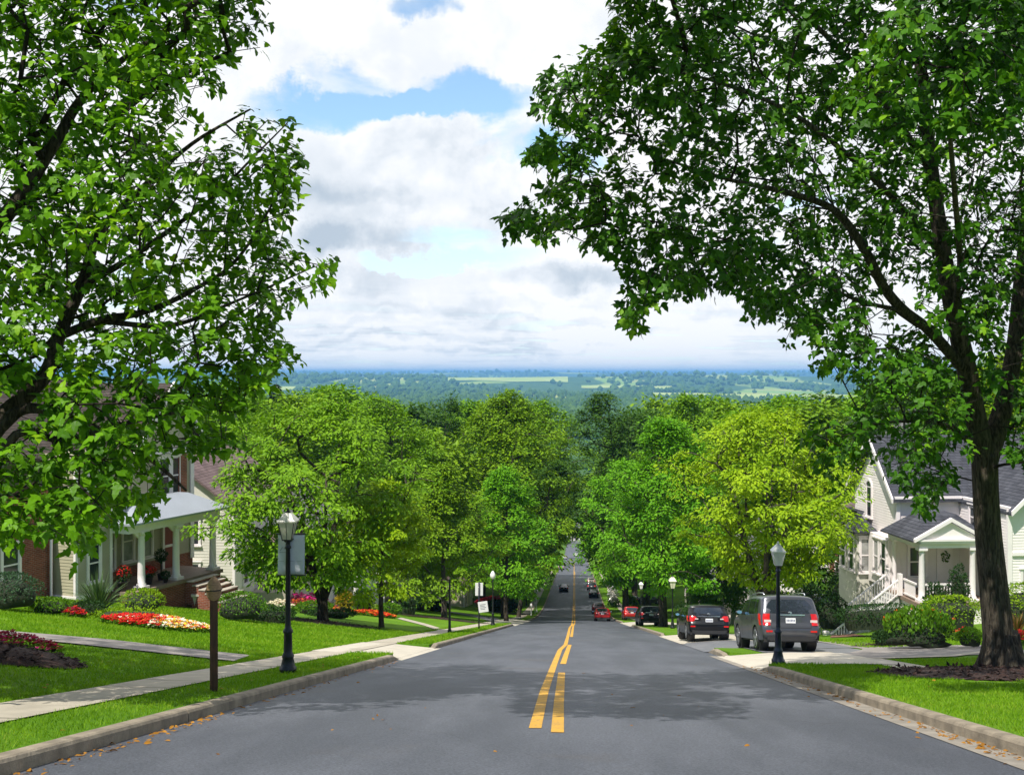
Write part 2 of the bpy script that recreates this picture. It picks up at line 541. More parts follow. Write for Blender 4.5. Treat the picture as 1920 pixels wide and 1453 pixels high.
g_o = link('ground', arr_mesh('ground', np.stack((XX, YY, ZZ), -1).reshape(-1, 3), Fq, M['ground'], smooth=False))
tag(g_o, 'green lawns and land falling away to distant fields and woods', 'ground', kind='structure')

RYS = [y for y in gy if -60 <= y <= 760]
XL, XR = -4.78, 4.60


def ribbon(name, ys, prof, mt, base=R, smooth=False, kind='structure', label=None, cat=None):
    """a cross-section of (x, z above the road) carried down the street"""
    mb = MB()
    mb.grid([[(x, y, float(base(y)) + z) for x, z in prof] for y in ys], sm=smooth)
    o = mb.build(name, mt)
    return tag(o, label, cat, kind=kind)


ribbon('road', RYS, [(-5.0, 0), (-2.5, .03), (-.25, .05), (2.2, .03), (4.26, 0), (4.81, -.02)], M['asphalt'], label='grey asphalt street running straight down the hill', cat='road')


def yseq(a, b):
    return sorted(set([a, b] + [y for y in RYS if a < y < b]))


ribbon('gutter', yseq(-20, 34), [(4.22, .008), (4.5, .004), (4.64, .0)], M['gutter'], label='pale concrete gutter strip under the kerb beside the nearest lawn', cat='gutter')


def kerb(side, a, b, lab, ta=True, tb=True):
    xs = XL if side < 0 else XR
    pr = [(0, -.03), (.012, .112), (.03, .142), (.055, .157), (.175, .163), (.19, .1)]
    ys = yseq(a, b)
    # real joints every 3 m
    mb = MB()
    seg = 3.0
    y0 = a
    while y0 < b - .05:
        y1 = min(y0 + seg, b)
        rows = []
        sub = [y0 + .006] + [y for y in ys if y0 + .05 < y < y1 - .05] + [y1 - .006]
        jit = random.uniform(-.006, .006)
        for y in sub:
            k = 1.0
            if ta and y < a + 1.0: k = .12 + .88 * max(0, (y - a)) / 1.0
            if tb and y > b - 1.0: k = min(k, .12 + .88 * max(0, (b - y)) / 1.0)
            rows.append([(xs + side * (dx + (.01 if dz < .1 else 0)) + jit, y, float(R(y)) + (dz * k if dz > 0 else dz)) for dx, dz in pr])
        mb.grid(rows, sm=False)
        n = len(pr)
        for rr in (rows[0], rows[-1]): mb.add(rr, [list(range(n))])
        y0 = y1
    o = mb.build('kerb', M['kerb'])
    return tag(o, lab, 'kerb', kind='structure')


kerb(-1, -14, 29.0, 'weathered concrete kerb along the grass verge with the wooden post', ta=False)
kerb(-1, 36.2, 84, 'concrete kerb along the verge with the sign posts')
kerb(-1, 112, 205, 'pale kerb beside the far verge under the dark trees')
kerb(-1, 214, 480, 'thin far kerb down the hill below the parked pale car', tb=False)
kerb(1, -14, 26.8, 'rounded concrete kerb with fallen leaves along the nearest lawn', ta=False)
kerb(1, 33.4, 37.2, 'short stub of kerb between the two driveway mouths')
kerb(1, 57, 88, 'curved kerb by the grass under the big green tree')
kerb(1, 106, 480, 'far kerb behind the row of cars', tb=False)


def sheet(name, A, B, mt, off=.014, nu=None, nv=6, label=None, cat=None, kind='structure', lift=None):
    """a ground-hugging strip between two rails given in plan"""
    A = [np.array(p[:2], float) for p in A]; B = [np.array(p[:2], float) for p in B]

    def resample(L, n):
        seg = np.concatenate(([0], np.cumsum([np.linalg.norm(L[i + 1] - L[i]) for i in range(len(L) - 1)])))
        s_ = np.linspace(0, seg[-1], n)
        return np.stack((np.interp(s_, seg, [p[0] for p in L]), np.interp(s_, seg, [p[1] for p in L])), -1)
    ln = sum(np.linalg.norm(A[i + 1] - A[i]) for i in range(len(A) - 1))
    n = nu or max(4, int(ln / .8))
    a = resample(A, n); b = resample(B, n)
    mb = MB()
    rows = []
    for v in np.linspace(0, 1, nv):
        q = a * (1 - v) + b * v
        z = np.maximum(T(q[:, 0], q[:, 1]), R(q[:, 1]) + .006) + off
        if lift is not None: z = z + lift(q[:, 0], q[:, 1])
        rows.append([(q[i, 0], q[i, 1], z[i]) for i in range(n)])
    mb.grid(rows, sm=True)
    o = mb.build(name, mt)
    return tag(o, label, cat, kind=kind)


def slabs(name, xa, xb, y0, y1, step, mt, label):
    """pavement flags with open joints"""
    mb = MB()
    y = y0
    while y < y1 - .1:
        e = min(y + step, y1)
        j = random.uniform(-.003, .003)
        ys = np.linspace(y + .008, e - .008, 3)
        mb.grid([[(x, yy, float(T(x, yy)) + .02 + j) for x in np.linspace(xa, xb, 4)] for yy in ys], sm=False)
        y = e
    o = mb.build(name, mt)
    return tag(o, label, 'sidewalk', kind='structure')


slabs('sidewalk', -7.2, -6.15, -14, 83.5, 1.5, M['concrete'], 'concrete sidewalk beside the lawn of the porch house')
slabs('sidewalk', -7.2, -6.15, 112, 300, 2.2, M['concrete'], 'far concrete sidewalk under the dark trees')
slabs('sidewalk', 7.5, 8.45, 23.2, 34.5, 1.5, M['concrete'], 'concrete sidewalk running behind the lamp to the mulch ring')
slabs('sidewalk', 6.6, 7.6, 88, 300, 2.2, M['concrete'], 'far concrete sidewalk past the small parked cars')


def apron(xa, xb, y0, y1, mt, label, name='driveway_apron', fl=.0):
    """rises from the road to kerb height and on to xb"""
    s_ = -1 if xb < 0 else 1
    xs = [xa - s_ * .14, xa + s_ * .02, xa + s_ * .10, xa + s_ * 1.35] + list(np.linspace(xa + s_ * 2.1, xb, 5))
    zs = [.006, .016, .045, .158] + [None] * 5
    mb = MB()
    rows = []
    n = max(3, int((y1 - y0) / 1.2))
    for y in np.linspace(y0, y1, n):
        row = []
        for i, (x, z) in enumerate(zip(xs, zs)):
            yy = y + (fl * (1 if y > (y0 + y1) / 2 else -1) * (1 - i / 3) if i < 3 else 0)
            row.append((x, yy, float(R(yy)) + z if z is not None else float(T(x, yy)) + .03))
        rows.append(row)
    mb.grid(rows, sm=False)
    return tag(mb.build(name, mt), label, 'driveway', kind='structure')


apron(XL, -7.25, 29.0, 36.2, M['apron'], 'pale concrete driveway mouth beyond the black banner lamp', fl=.6)
apron(XL, -7.25, 84, 112, M['apron'], 'pale concrete crossing by the sloping grey driveway', fl=1.5)
apron(XR, 8.2, 26.8, 33.4, M['apron'], 'pale concrete apron behind the lamp by the grey car', fl=.5)
apron(XR, 9.6, 37.2, 45.5, M['drive'], 'grey asphalt drive under the two nearest parked cars')
apron(XR, 8.4, 45.5, 57, M['apron'], 'pale concrete pad beside the black hatchback', fl=.5)
apron(XR, 9.0, 88, 106, M['apron'], 'far pale apron beside the red hatchback', fl=1.0)
sheet('driveway', [(8.2, 33.2), (9.6, 36), (9.8, 45)], [(7.7, 30.4), (13.2, 31.2), (13.6, 36)], M['walk'], .022, label='brownish drive running from the apron toward the flower bed', cat='driveway')
sheet('driveway', [(5.8, 33.4), (5.8, 37.3)], [(9.4, 33.4), (9.4, 37.3)], M['drive'], .02, label='asphalt patch of drive behind the kerb stub', cat='driveway')
# painted lines
def line(name, pts, wd, label):
    mb = MB()
    rows = [[], [], []]
    ys_ = [p[1] for p in pts]; xs_ = [p[0] for p in pts]
    fine = yseq(ys_[0], ys_[-1])
    fine = sorted(set(fine + list(ys_)))
    for y in fine:
        x = float(np.interp(y, ys_, xs_))
        crown = lambda q: float(np.interp(q, [-5.0, -2.5, -.25, 2.2, 4.26], [0, .03, .05, .03, 0]))
        for k, dx in enumerate((-wd / 2, 0, wd / 2)): rows[k].append((x + dx, y, float(R(y)) + crown(x + dx) + .006))
    mb.grid(rows, sm=False)
    return tag(mb.build(name, M['yellow']), label, 'road marking', kind='structure')


line('road_line', [(-.47, 12.6), (-.52, 18), (-.52, 26), (-.51, 32), (-.50, 36), (-.36, 41), (-.35, 56), (-.37, 76), (-.25, 88), (-.26, 110), (-.25, 400)], .15, 'solid yellow centre line that kinks halfway down the hill')
line('road_line', [(-.20, 12.2), (-.24, 16), (-.29, 23.4)], .15, 'nearest yellow dash beside the solid line')
line('road_line', [(-.30, 27.0), (-.27, 32), (-.20, 41)], .15, 'second yellow dash beside the solid line')
line('road_line', [(-.17, 52), (-.15, 70), (-.13, 86), (-.03, 96), (-.04, 300)], .14, 'long far yellow line merging into the solid line')
# ------------------------------------------------------------------ trees
def bark(name, c, c2, sc=1.0):
    m, t, b, out = base_mat(name)
    tc = t.new('ShaderNodeTexCoord').outputs['Object']
    mp = t.new('ShaderNodeMapping'); mp.inputs['Scale'].default_value = (13 * sc, 13 * sc, 2.1 * sc); t.con(tc, mp.inputs[0])
    n1 = t.noise(mp.outputs[0], 1.6, 6, .65, .6)
    n2 = t.noise(tc, 1.1, 3)
    cc = t.mix(t.smooth(n1, .38, .62), c4(c), c4(c2))
    cc = t.mix(t.smooth(n2, .5, .75, 0, .35), cc, (.09, .10, .06, 1))
    t.con(cc, b.inputs['Base Color']); b.inputs['Roughness'].default_value = .92; b.inputs['Specular IOR Level'].default_value = .15
    bn = t.new('ShaderNodeBump'); bn.inputs['Strength'].default_value = 1.0; bn.inputs['Distance'].default_value = .06
    t.con(n1, bn.inputs['Height']); t.con(bn.outputs[0], b.inputs['Normal'])
    return m


M['bark'] = bark('furrowed_bark', (.032, .026, .020), (.115, .095, .072))
M['bark_dark'] = bark('dark_bark', (.020, .016, .013), (.050, .040, .031))
M['bark_grey'] = bark('grey_bark', (.055, .045, .037), (.13, .11, .09), 1.5)
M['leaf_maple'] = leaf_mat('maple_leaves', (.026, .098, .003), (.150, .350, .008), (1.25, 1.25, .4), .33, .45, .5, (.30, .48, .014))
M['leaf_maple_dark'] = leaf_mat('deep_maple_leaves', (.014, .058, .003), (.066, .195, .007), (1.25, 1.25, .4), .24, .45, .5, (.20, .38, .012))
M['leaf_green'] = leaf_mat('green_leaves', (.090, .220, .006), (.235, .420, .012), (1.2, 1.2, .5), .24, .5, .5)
M['leaf_bright'] = leaf_mat('bright_green_leaves', (.070, .240, .006), (.190, .430, .012), (1.2, 1.2, .5), .25, .5, .4)
M['leaf_yellow'] = leaf_mat('yellow_green_leaves', (.170, .320, .006), (.360, .500, .010), (1.2, 1.2, .5), .28, .5, .45)
M['leaf_olive'] = leaf_mat('olive_leaves', (.105, .225, .008), (.245, .400, .012), (1.2, 1.15, .5), .24, .5, .3)
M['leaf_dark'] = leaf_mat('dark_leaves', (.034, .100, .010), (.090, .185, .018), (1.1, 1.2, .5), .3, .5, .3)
M['leaf_red'] = leaf_mat('reddish_leaves', (.09, .13, .015), (.30, .11, .07), (1.2, 1.0, .6), .35, .5, 1.2)
M['leaf_far'] = leaf_mat('far_leaves', (.050, .125, .012), (.135, .240, .020), (1.1, 1.2, .5), .3, .6, .08)


def norm(a):
    return a / np.maximum(np.linalg.norm(a, axis=-1, keepdims=True), 1e-9)


LOBED = np.array([(0, 0, 0), (.36, .0, .0), (.68, 0, -.02), (1, 0, -.12),
                  (.04, .13, .015), (.28, .40, .0), (.42, .20, .03), (.66, .20, -.01),
                  (.04, -.13, .015), (.28, -.40, .0), (.42, -.20, .03), (.66, -.20, -.01)])
LOBED_T = [(0, 4, 1), (4, 5, 1), (5, 6, 1), (6, 2, 1), (6, 7, 2), (7, 3, 2), (0, 1, 8), (8, 1, 9), (9, 1, 10), (10, 1, 2), (10, 2, 11), (11, 2, 3)]
OVAL = np.array([(0, 0, 0), (.55, 0, -.03), (1, 0, -.16), (.28, .20, .05), (.66, .19, 0), (.28, -.20, .05), (.66, -.19, 0)])
OVAL_T = [(0, 3, 1), (3, 4, 1), (4, 2, 1), (0, 1, 5), (5, 1, 6), (6, 1, 2)]
DIAM = np.array([(0, 0, 0), (.5, .27, .05), (1, 0, -.10), (.5, -.27, .05)])
DIAM_T = [(0, 1, 2), (0, 2, 3)]
SHAPES = dict(lobed=(LOBED, LOBED_T), oval=(OVAL, OVAL_T), diam=(DIAM, DIAM_T))


def leaves(pos, dirs, ups, size, shape='diam'):
    """one leaf at each pos, along dirs, face towards ups"""
    V0, T0 = SHAPES[shape]
    d = norm(dirs); s_ = norm(np.cross(ups, d)); u = np.cross(d, s_)
    n = len(pos); k = len(V0)
    size = np.broadcast_to(np.asarray(size, float), (n,))
    L = V0[None] * size[:, None, None]
    V = pos[:, None] + L[..., 0:1] * d[:, None] + L[..., 1:2] * s_[:, None] + L[..., 2:3] * u[:, None]
    Fa = (np.array(T0)[None] + (np.arange(n) * k)[:, None, None]).reshape(-1, 3)
    return V.reshape(-1, 3), Fa


def join(parts):
    Vs, Fs, k = [], [], 0
    for v, f in parts:
        Vs.append(v); Fs.append(f + k); k += len(v)
    return np.concatenate(Vs), np.concatenate(Fs)


def skeleton(pts, base_pts, base_rad, step=.5, path_w=.35, rg=rng, sag=.0):
    """joins every point to the nearest limb; returns nodes, parents, number of base nodes"""
    nodes = [np.array(p, float) for p in base_pts]
    par = [-1] + list(range(len(base_pts) - 1)) if base_rad is not None else None
    N = np.zeros((len(base_pts) + len(pts) * 14 + 50, 3)); N[:len(nodes)] = nodes
    plen = np.zeros(len(N)); parent = np.full(len(N), -1)
    return N, plen, parent


def grow(pts, limbs, step=.6, path_w=.3, rg=None, wob=.12):
    """limbs: list of polylines, each a list of (point, radius); first is the trunk.  Returns limb list and twig edges with radii"""
    rg = rg or rng
    N = []; pl = []; par = []; fixed = []
    for L in limbs:
        a0 = None
        for i, (p, r) in enumerate(L):
            p = np.array(p, float)
            if i == 0:
                N.append(p); par.append(-1); pl.append(0.0 if not pl else pl[int(np.argmin([np.linalg.norm(p - q) for q in N[:-1]]))]); fixed.append(r)
            else:
                q = np.array(L[i - 1][0], float); dist = np.linalg.norm(p - q)
                k = max(1, int(dist / step)); prev = len(N) - 1
                for j in range(1, k + 1):
                    f = j / k
                    N.append(q + (p - q) * f); par.append(len(N) - 2); pl.append(pl[-1] + dist / k); fixed.append(L[i - 1][1] * (1 - f) + r * f)
    nf = len(N)
    cap = nf + len(pts) * 12 + 10
    A = np.zeros((cap, 3)); A[:nf] = N
    PL = np.zeros(cap); PL[:nf] = pl
    PA = np.full(cap, -1); PA[:nf] = par
    n = nf
    d0 = np.min(np.linalg.norm(pts[:, None] - A[None, :nf:2], axis=2), axis=1) if len(pts) else []
    tips = np.zeros(len(pts), int)
    # the trunk's lowest third carries nothing
    ok = np.ones(cap, bool)
    for i in np.argsort(d0):
        p = pts[i]
        dd = np.linalg.norm(A[:n] - p, axis=1)
        cost = dd + path_w * PL[:n] + np.where(A[:n, 2] > p[2] + .4, .6 * (A[:n, 2] - p[2]), 0)
        j = int(np.argmin(cost)); q = A[j]; dist = dd[j]
        k = min(10, max(1, int(dist / step)))
        bend = rg.normal(0, wob, 3) * dist * .5
        prev = j
        for s_ in range(1, k + 1):
            f = s_ / k
            x = q + (p - q) * f + bend * math.sin(PI * f) + np.array((0, 0, .10 * dist * math.sin(PI * f)))
            A[n] = x; PA[n] = prev; PL[n] = PL[prev] + dist / k; prev = n; n += 1
        tips[i] = prev
    cnt = np.zeros(n)
    kids = np.bincount(PA[:n][PA[:n] >= 0], minlength=n)
    cnt[kids == 0] = 1
    for i in range(n - 1, -1, -1):
        if PA[i] >= 0: cnt[PA[i]] += cnt[i]
    return A[:n], PA[:n], cnt, nf, tips


def twig_mesh(A, PA, cnt, nf, r0, rmin=0.0, power=.42, rmax=.12, sides=4):
    i = np.arange(nf, len(A)); r = np.minimum(r0 * cnt ** power, rmax)
    i = i[r[i] >= rmin]
    p1 = A[i]; p0 = A[PA[i]]
    r1 = r[i]; r0_ = np.where(PA[i] >= nf, np.minimum(r[PA[i]], r1 * 1.5), r1 * 1.25)
    d = norm(p1 - p0)
    ref = np.where(np.abs(d[:, 2:3]) < .8, np.array([[0, 0, 1.0]]), np.array([[1.0, 0, 0]]))
    a = norm(np.cross(d, ref)); b = np.cross(d, a)
    k = sides
    an = np.arange(k) * 2 * PI / k
    ring = a[:, None] * np.cos(an)[None, :, None] + b[:, None] * np.sin(an)[None, :, None]
    p1e = p1 + d * (r1 * .4)[:, None]
    V = np.concatenate((p0[:, None] + ring * r0_[:, None, None], p1e[:, None] + ring * r1[:, None, None]), 1).reshape(-1, 3)
    q = np.array([(j, (j + 1) % k, k + (j + 1) % k, k + j) for j in range(k)])
    Fa = (q[None] + (np.arange(len(i)) * 2 * k)[:, None, None]).reshape(-1, 4)
    return V, Fa


def whorls(tip, axis, per, size, shape, rg, droop=.45, spread=.05):
    """bunches of leaves round the ends of twigs"""
    n = len(tip)
    rep = np.repeat(np.arange(n), per)
    ph = np.tile(np.arange(per), n) * 2.399 + np.repeat(rg.uniform(0, 6.28, n), per) + rg.normal(0, .3, n * per)
    ax = norm(axis + np.array((0, 0, .55)))[rep]
    ref = norm(np.cross(ax, np.array((.3, .9, .2))[None] + 0 * ax)); r2 = np.cross(ax, ref)
    out = ref * np.cos(ph)[:, None] + r2 * np.sin(ph)[:, None]
    d = out + ax * rg.uniform(-.15, .6, (n * per, 1)) + np.array((0, 0, -1.0)) * (droop * rg.uniform(.4, 1.6, (n * per, 1)))
    pos = tip[rep] + rg.normal(0, spread, (n * per, 3)) + norm(d) * (size * .18)
    ups = ax + rg.normal(0, .28, (n * per, 3)) + np.array((0, 0, .6))
    sz = size * rg.uniform(.42, 1.32, n * per)
    return leaves(pos, d, ups, sz, shape)


def inside(poly, x, y):
    p = np.asarray(poly, float); r = np.zeros(len(x), bool)
    j = len(p) - 1
    for i in range(len(p)):
        c = (p[i, 1] > y) != (p[j, 1] > y)
        xi = (p[j, 0] - p[i, 0]) * (y - p[i, 1]) / (p[j, 1] - p[i, 1] + 1e-12) + p[i, 0]
        r ^= c & (x < xi); j = i
    return r


def vnoise(p, sc, seed=0):
    """smooth value noise in space"""
    q = np.asarray(p) / sc; i = np.floor(q).astype(np.int64); f = q - i; f = f * f * (3 - 2 * f)
    def h(a):
        v = (a[:, 0] * 73856093) ^ (a[:, 1] * 19349663) ^ (a[:, 2] * 83492791) ^ (seed * 2654435761)
        v = (v ^ (v >> 13)) * 1274126177
        return ((v ^ (v >> 16)) & 0xffff) / 65535.0
    o = 0
    for a in (0, 1):
        for b in (0, 1):
            for c in (0, 1):
                o = o + h(i + np.array((a, b, c))) * np.where(a, f[:, 0], 1 - f[:, 0]) * np.where(b, f[:, 1], 1 - f[:, 1]) * np.where(c, f[:, 2], 1 - f[:, 2])
    return o


def limb(L):
    """(px, py, depth, radius) -> points in the place"""
    return [(P(a, b, d), r) for a, b, d, r in L]


def smooth_line(pr, n=6):
    """rounds a limb's kinks"""
    pts = [np.array(p) for p, _ in pr]; rs = [r for _, r in pr]
    o, orr = [], []
    for i in range(len(pts) - 1):
        p0 = pts[max(i - 1, 0)]; p1 = pts[i]; p2 = pts[i + 1]; p3 = pts[min(i + 2, len(pts) - 1)]
        for k in range(n):
            f = k / n
            o.append(.5 * ((2 * p1) + (-p0 + p2) * f + (2 * p0 - 5 * p1 + 4 * p2 - p3) * f * f + (-p0 + 3 * p1 - 3 * p2 + p3) * f ** 3))
            orr.append(rs[i] * (1 - f) + rs[i + 1] * f)
    o.append(pts[-1]); orr.append(rs[-1])
    return list(zip(o, orr))


def front_maple(label, limbs, poly, dfun, n_tips, leaf, size, per, mt, seed, holes=.40, hole_sc=1.2, extra=None, flare=True, bare=()):
    rg = np.random.default_rng(seed)
    limbs = [smooth_line(L) for L in limbs]
    def fill(poly, dfun, n_, holes_):
        lo = np.array(poly).min(0); hi = np.array(poly).max(0)
        pts = []; tot = 0
        while tot < n_:
            x = rg.uniform(lo[0], hi[0], n_); y = rg.uniform(lo[1], hi[1], n_)
            k = inside(poly, x, y); x = x[k]; y = y[k]
            d = dfun(x, y, rg.uniform(0, 1, len(x)))
            q = CAM + d[:, None] * (FWD + RGT * ((x - 960) / FPX)[:, None] + UP * ((HOR - y) / FPX)[:, None])
            keep = (vnoise(q, hole_sc, seed) * .62 + vnoise(q, hole_sc * .42, seed + 3) * .38) > holes_
            for L in bare:                       # stretches of limb that carry no leaves in front of them
                for (x0, y0, d0, r0), (x1, y1, d1, r1) in zip(L[:-1], L[1:]):
                    vx, vy = x1 - x0, y1 - y0
                    f = np.clip(((x - x0) * vx + (y - y0) * vy) / (vx * vx + vy * vy), 0, 1)
                    keep &= ~((np.hypot(x - x0 - f * vx, y - y0 - f * vy) < 21) & (d < d0 + (d1 - d0) * f + .5))
            q = q[keep]; pts.append(q); tot += len(q)
        return np.concatenate(pts)[:n_]
    pts = fill(poly, dfun, n_tips, holes)
    for a in (extra or []): pts = np.concatenate((pts, fill(*a)))
    base = np.array(limbs[0][0][0]); origin = base.copy()
    A, PA, cnt, nf, tips = grow(pts, limbs[0:1] + limbs[1:], .45, .25, rg)
    root = thing('maple_tree', label, 'tree', origin)
    mb = MB()
    for L in limbs:
        mb.tube([p - origin for p, r in L], [r for p, r in L], 14 if L[0][1] > .12 else 8)
    if flare:
        # the root flare
        for k in range(7):
            a = k * .9 + rg.uniform(0, .4); r0 = limbs[0][0][1]
            o = np.array((math.cos(a), math.sin(a), 0))
            zf = lambda q: float(T(*(origin[:2] + q[:2])) - origin[2])
            e = o * r0 * rg.uniform(1.45, 1.8)
            mb.tube([o * r0 * .45 + (0, 0, .95), o * r0 * .72 + (0, 0, .38), o * r0 * 1.05 + (0, 0, .10), e + (0, 0, zf(e) - .08)], [r0 * .40, r0 * .40, r0 * .34, r0 * .2], 8)
    mb.build('trunk', M['bark'], root)
    V, Fa = twig_mesh(A, PA, cnt, nf, .0052, 0, .40, .055, 5)
    o = link('branches', arr_mesh('branches', V - origin, Fa, M['bark_dark'], smooth=True), root)
    ax = norm(A[tips] - A[PA[tips]])
    V1, F1 = whorls(A[tips], ax, per, size, leaf, rg)
    mid = np.arange(nf, len(A)); mid = mid[(cnt[mid] <= 4)]; mid = rg.choice(mid, min(len(mid), int(n_tips * .8)), replace=False)
    V2, F2 = whorls(A[mid], norm(A[mid] - A[PA[mid]]), 3, size * .9, leaf, rg, spread=.08)
    V, Fa = join([(V1, F1), (V2, F2)])
    link('crown', arr_mesh('crown', V - origin, Fa, mt), root)
    return root


# the big maple by the kerb
tb = G(1880, 1258)
D0 = depth(tb)
rt = [(1880, 1262, D0, .40), (1872, 1190, D0, .325), (1863, 1100, D0, .30), (1853, 1000, D0, .28), (1848, 920, D0, .27), (1846, 850, D0, .28)]
trunk = limb(rt); trunk[0] = (tb + (0, 0, -.1), .44)
limbs = [trunk,
         limb([(1846, 862, D0, .26), (1826, 770, D0 - .2, .23), (1812, 690, D0 - .5, .21), (1788, 585, D0 - .9, .19), (1768, 470, D0 - 1.3, .165), (1748, 330, D0 - 1.6, .14), (1728, 150, D0 - 1.8, .11), (1700, -60, D0 - 2, .075), (1680, -300, D0 - 2, .03)]),
         limb([(1850, 862, D0, .25), (1880, 765, D0 + .2, .21), (1902, 655, D0 + .5, .18), (1914, 530, D0 + .9, .16), (1930, 380, D0 + 1.2, .13), (1960, 150, D0 + 1.5, .09), (2000, -150, D0 + 1.5, .04)]),
         limb([(1813, 700, D0 - .5, .12), (1745, 622, D0 - 1.2, .115), (1692, 580, D0 - 1.8, .11), (1655, 535, D0 - 2.2, .10), (1622, 470, D0 - 2.7, .09), (1565, 395, D0 - 3.2, .075), (1478, 362, D0 - 4, .055), (1370, 338, D0 - 4.6, .035), (1250, 300, D0 - 5.2, .02)]),
         limb([(1770, 480, D0 - 1.3, .09), (1700, 400, D0 - 2.5, .07), (1600, 300, D0 - 3.6, .055), (1480, 210, D0 - 4.5, .04), (1330, 150, D0 - 5.4, .025), (1180, 120, D0 - 6, .012)]),
         limb([(1745, 320, D0 - 1.6, .08), (1640, 170, D0 - 2.6, .06), (1520, 40, D0 - 3.4, .045), (1380, -60, D0 - 4, .03)]),
         limb([(1788, 590, D0 - .9, .07), (1800, 500, D0 - 3.2, .055), (1790, 360, D0 - 5.6, .045), (1780, 200, D0 - 7.5, .03), (1800, 60, D0 - 9, .015)]),
         limb([(1690, 582, D0 - 1.8, .05), (1600, 560, D0 - 2.6, .04), (1480, 500, D0 - 3.4, .028), (1330, 440, D0 - 4.4, .018), (1150, 400, D0 - 5.2, .01)]),
         limb([(1846, 855, D0, .06), (1780, 800, D0 - .8, .045), (1700, 790, D0 - 1.6, .03), (1600, 800, D0 - 2.2, .014)])]
RP = [(1140, -60), (1150, 60), (1095, 105), (1005, 145), (1005, 205), (1060, 245), (992, 275), (988, 300), (1060, 330), (1012, 368), (942, 408), (945, 450), (1000, 462), (1060, 432), (1105, 460), (1160, 480), (1182, 540), (1152, 590), (1190, 622), (1230, 562), (1300, 548), (1388, 540), (1412, 600), (1470, 590), (1462, 640), (1540, 658), (1530, 690), (1600, 705), (1622, 765), (1560, 790), (1500, 822), (1520, 862), (1560, 908), (1640, 862), (1700, 905), (1738, 975), (1785, 930), (1790, 850), (1900, 850), (1990, 940), (2250, 850), (2350, 300), (2250, -420), (1900, -560), (1500, -420), (1250, -250)]


def d_right(x, y, u):
    c = D0 - 1.5 - 4.6 * np.clip((1750 - x) / 800, 0, 1)
    return c + (u - .5) * np.where(x < 1250, 4.0, 7.0)


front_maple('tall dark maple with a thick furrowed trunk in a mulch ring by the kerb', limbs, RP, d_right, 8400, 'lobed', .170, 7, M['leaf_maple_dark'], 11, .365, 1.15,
            [([(1560, 190), (1640, 60), (1760, -60), (1980, -80), (1960, 140), (1880, 260), (1790, 260), (1740, 200), (1650, 260)], lambda x, y, u: 13.2 + 1.6 * u, 260, .30),
             ([(1000, -120), (1240, -90), (1330, -120), (1330, -400), (1060, -480)], lambda x, y, u: 12.0 + 6 * u, 620, .33)],  # second patch: twigs added above the view to throw shade on the road
            bare=[[(1846, 900, D0, 0), (1846, 850, D0, 0), (1812, 690, D0 - .5, 0), (1788, 585, D0 - .9, 0), (1768, 470, D0 - 1.3, 0), (1755, 390, D0 - 1.4, 0)], [(1850, 862, D0, 0), (1902, 655, D0 + .5, 0), (1914, 530, D0 + .9, 0)], [(1813, 700, D0 - .5, 0), (1692, 580, D0 - 1.8, 0), (1622, 470, D0 - 2.7, 0), (1565, 395, D0 - 3.2, 0), (1478, 362, D0 - 4, 0)]])

# the maple that reaches in from beyond the lawn with the grey walk
tl = np.array((-10.2, 13.2, float(T(-10.2, 13.2))))
dl = depth(tl)


def toP(p, r): return (np.array(p, float), r)


up = lambda z, dx_=0, dy_=0: tl + np.array((dx_, dy_, z))
limbs = [[toP(up(-.1), .42), toP(up(1.2), .34), toP(up(2.6, .1, .1), .31), toP(up(4.0, .15, .3), .28)],
         [toP(up(3.9, .15, .3), .22), toP(up(5.2, 1.2, .8), .17)] + limb([(-60, 480, 14.6, .13), (30, 380, 14.8, .10), (105, 265, 15, .08), (150, 190, 15.2, .065), (220, 120, 15.4, .045), (330, 50, 15.6, .025), (450, 0, 15.8, .012)]),
         [toP(up(3.6, .15, .2), .20), toP(up(4.3, 1.0, 1.0), .16)] + limb([(-60, 800, 15.2, .14), (75, 715, 15.4, .115), (112, 625, 15.6, .10), (155, 530, 15.8, .085), (185, 440, 16, .07), (260, 360, 16.2, .05), (360, 270, 16.4, .03), (470, 205, 16.6, .013)]),
         limb([(112, 630, 15.6, .07), (190, 600, 15.4, .06), (270, 585, 15.3, .045), (360, 545, 15.2, .035), (450, 480, 15.1, .025), (545, 320, 15, .01)]),
         limb([(155, 535, 15.8, .06), (235, 490, 15.4, .05), (320, 430, 15.0, .035), (400, 370, 14.8, .025), (480, 290, 14.7, .015), (540, 230, 14.6, .008)]),
         limb([(190, 602, 15.4, .045), (320, 610, 15.8, .035), (430, 570, 16, .022), (590, 500, 16.3, .010)]),
         [toP(up(3.2, .1, .2), .16)] + limb([(-80, 880, 14.5, .12), (0, 800, 14.7, .10), (60, 765, 14.8, .075), (170, 800, 15, .055), (280, 860, 15.2, .035), (350, 920, 15.3, .015)]),
         [toP(up(2.9, .1, .2), .14)] + limb([(-90, 960, 14.0, .09), (30, 815, 14.2, .06), (120, 825, 14.4, .045), (250, 790, 14.5, .03), (400, 760, 14.8, .015)]),
         [toP(up(4.0, .15, .3), .24), toP(up(6.0, .1, .2), .20), toP(up(8.5, -.3, 0), .15), toP(up(11, -.2, .3), .09), toP(up(13, 0, .2), .04)],
         [toP(up(5.6, .1, .2), .12), toP(up(7.8, -1.8, -1.0), .08), toP(up(9.5, -3.2, -1.8), .04)],
         [toP(up(4.4, .15, .3), .12), toP(up(6.0, -1.6, 1.2), .09), toP(up(7.4, -3.4, 2.2), .04)]]
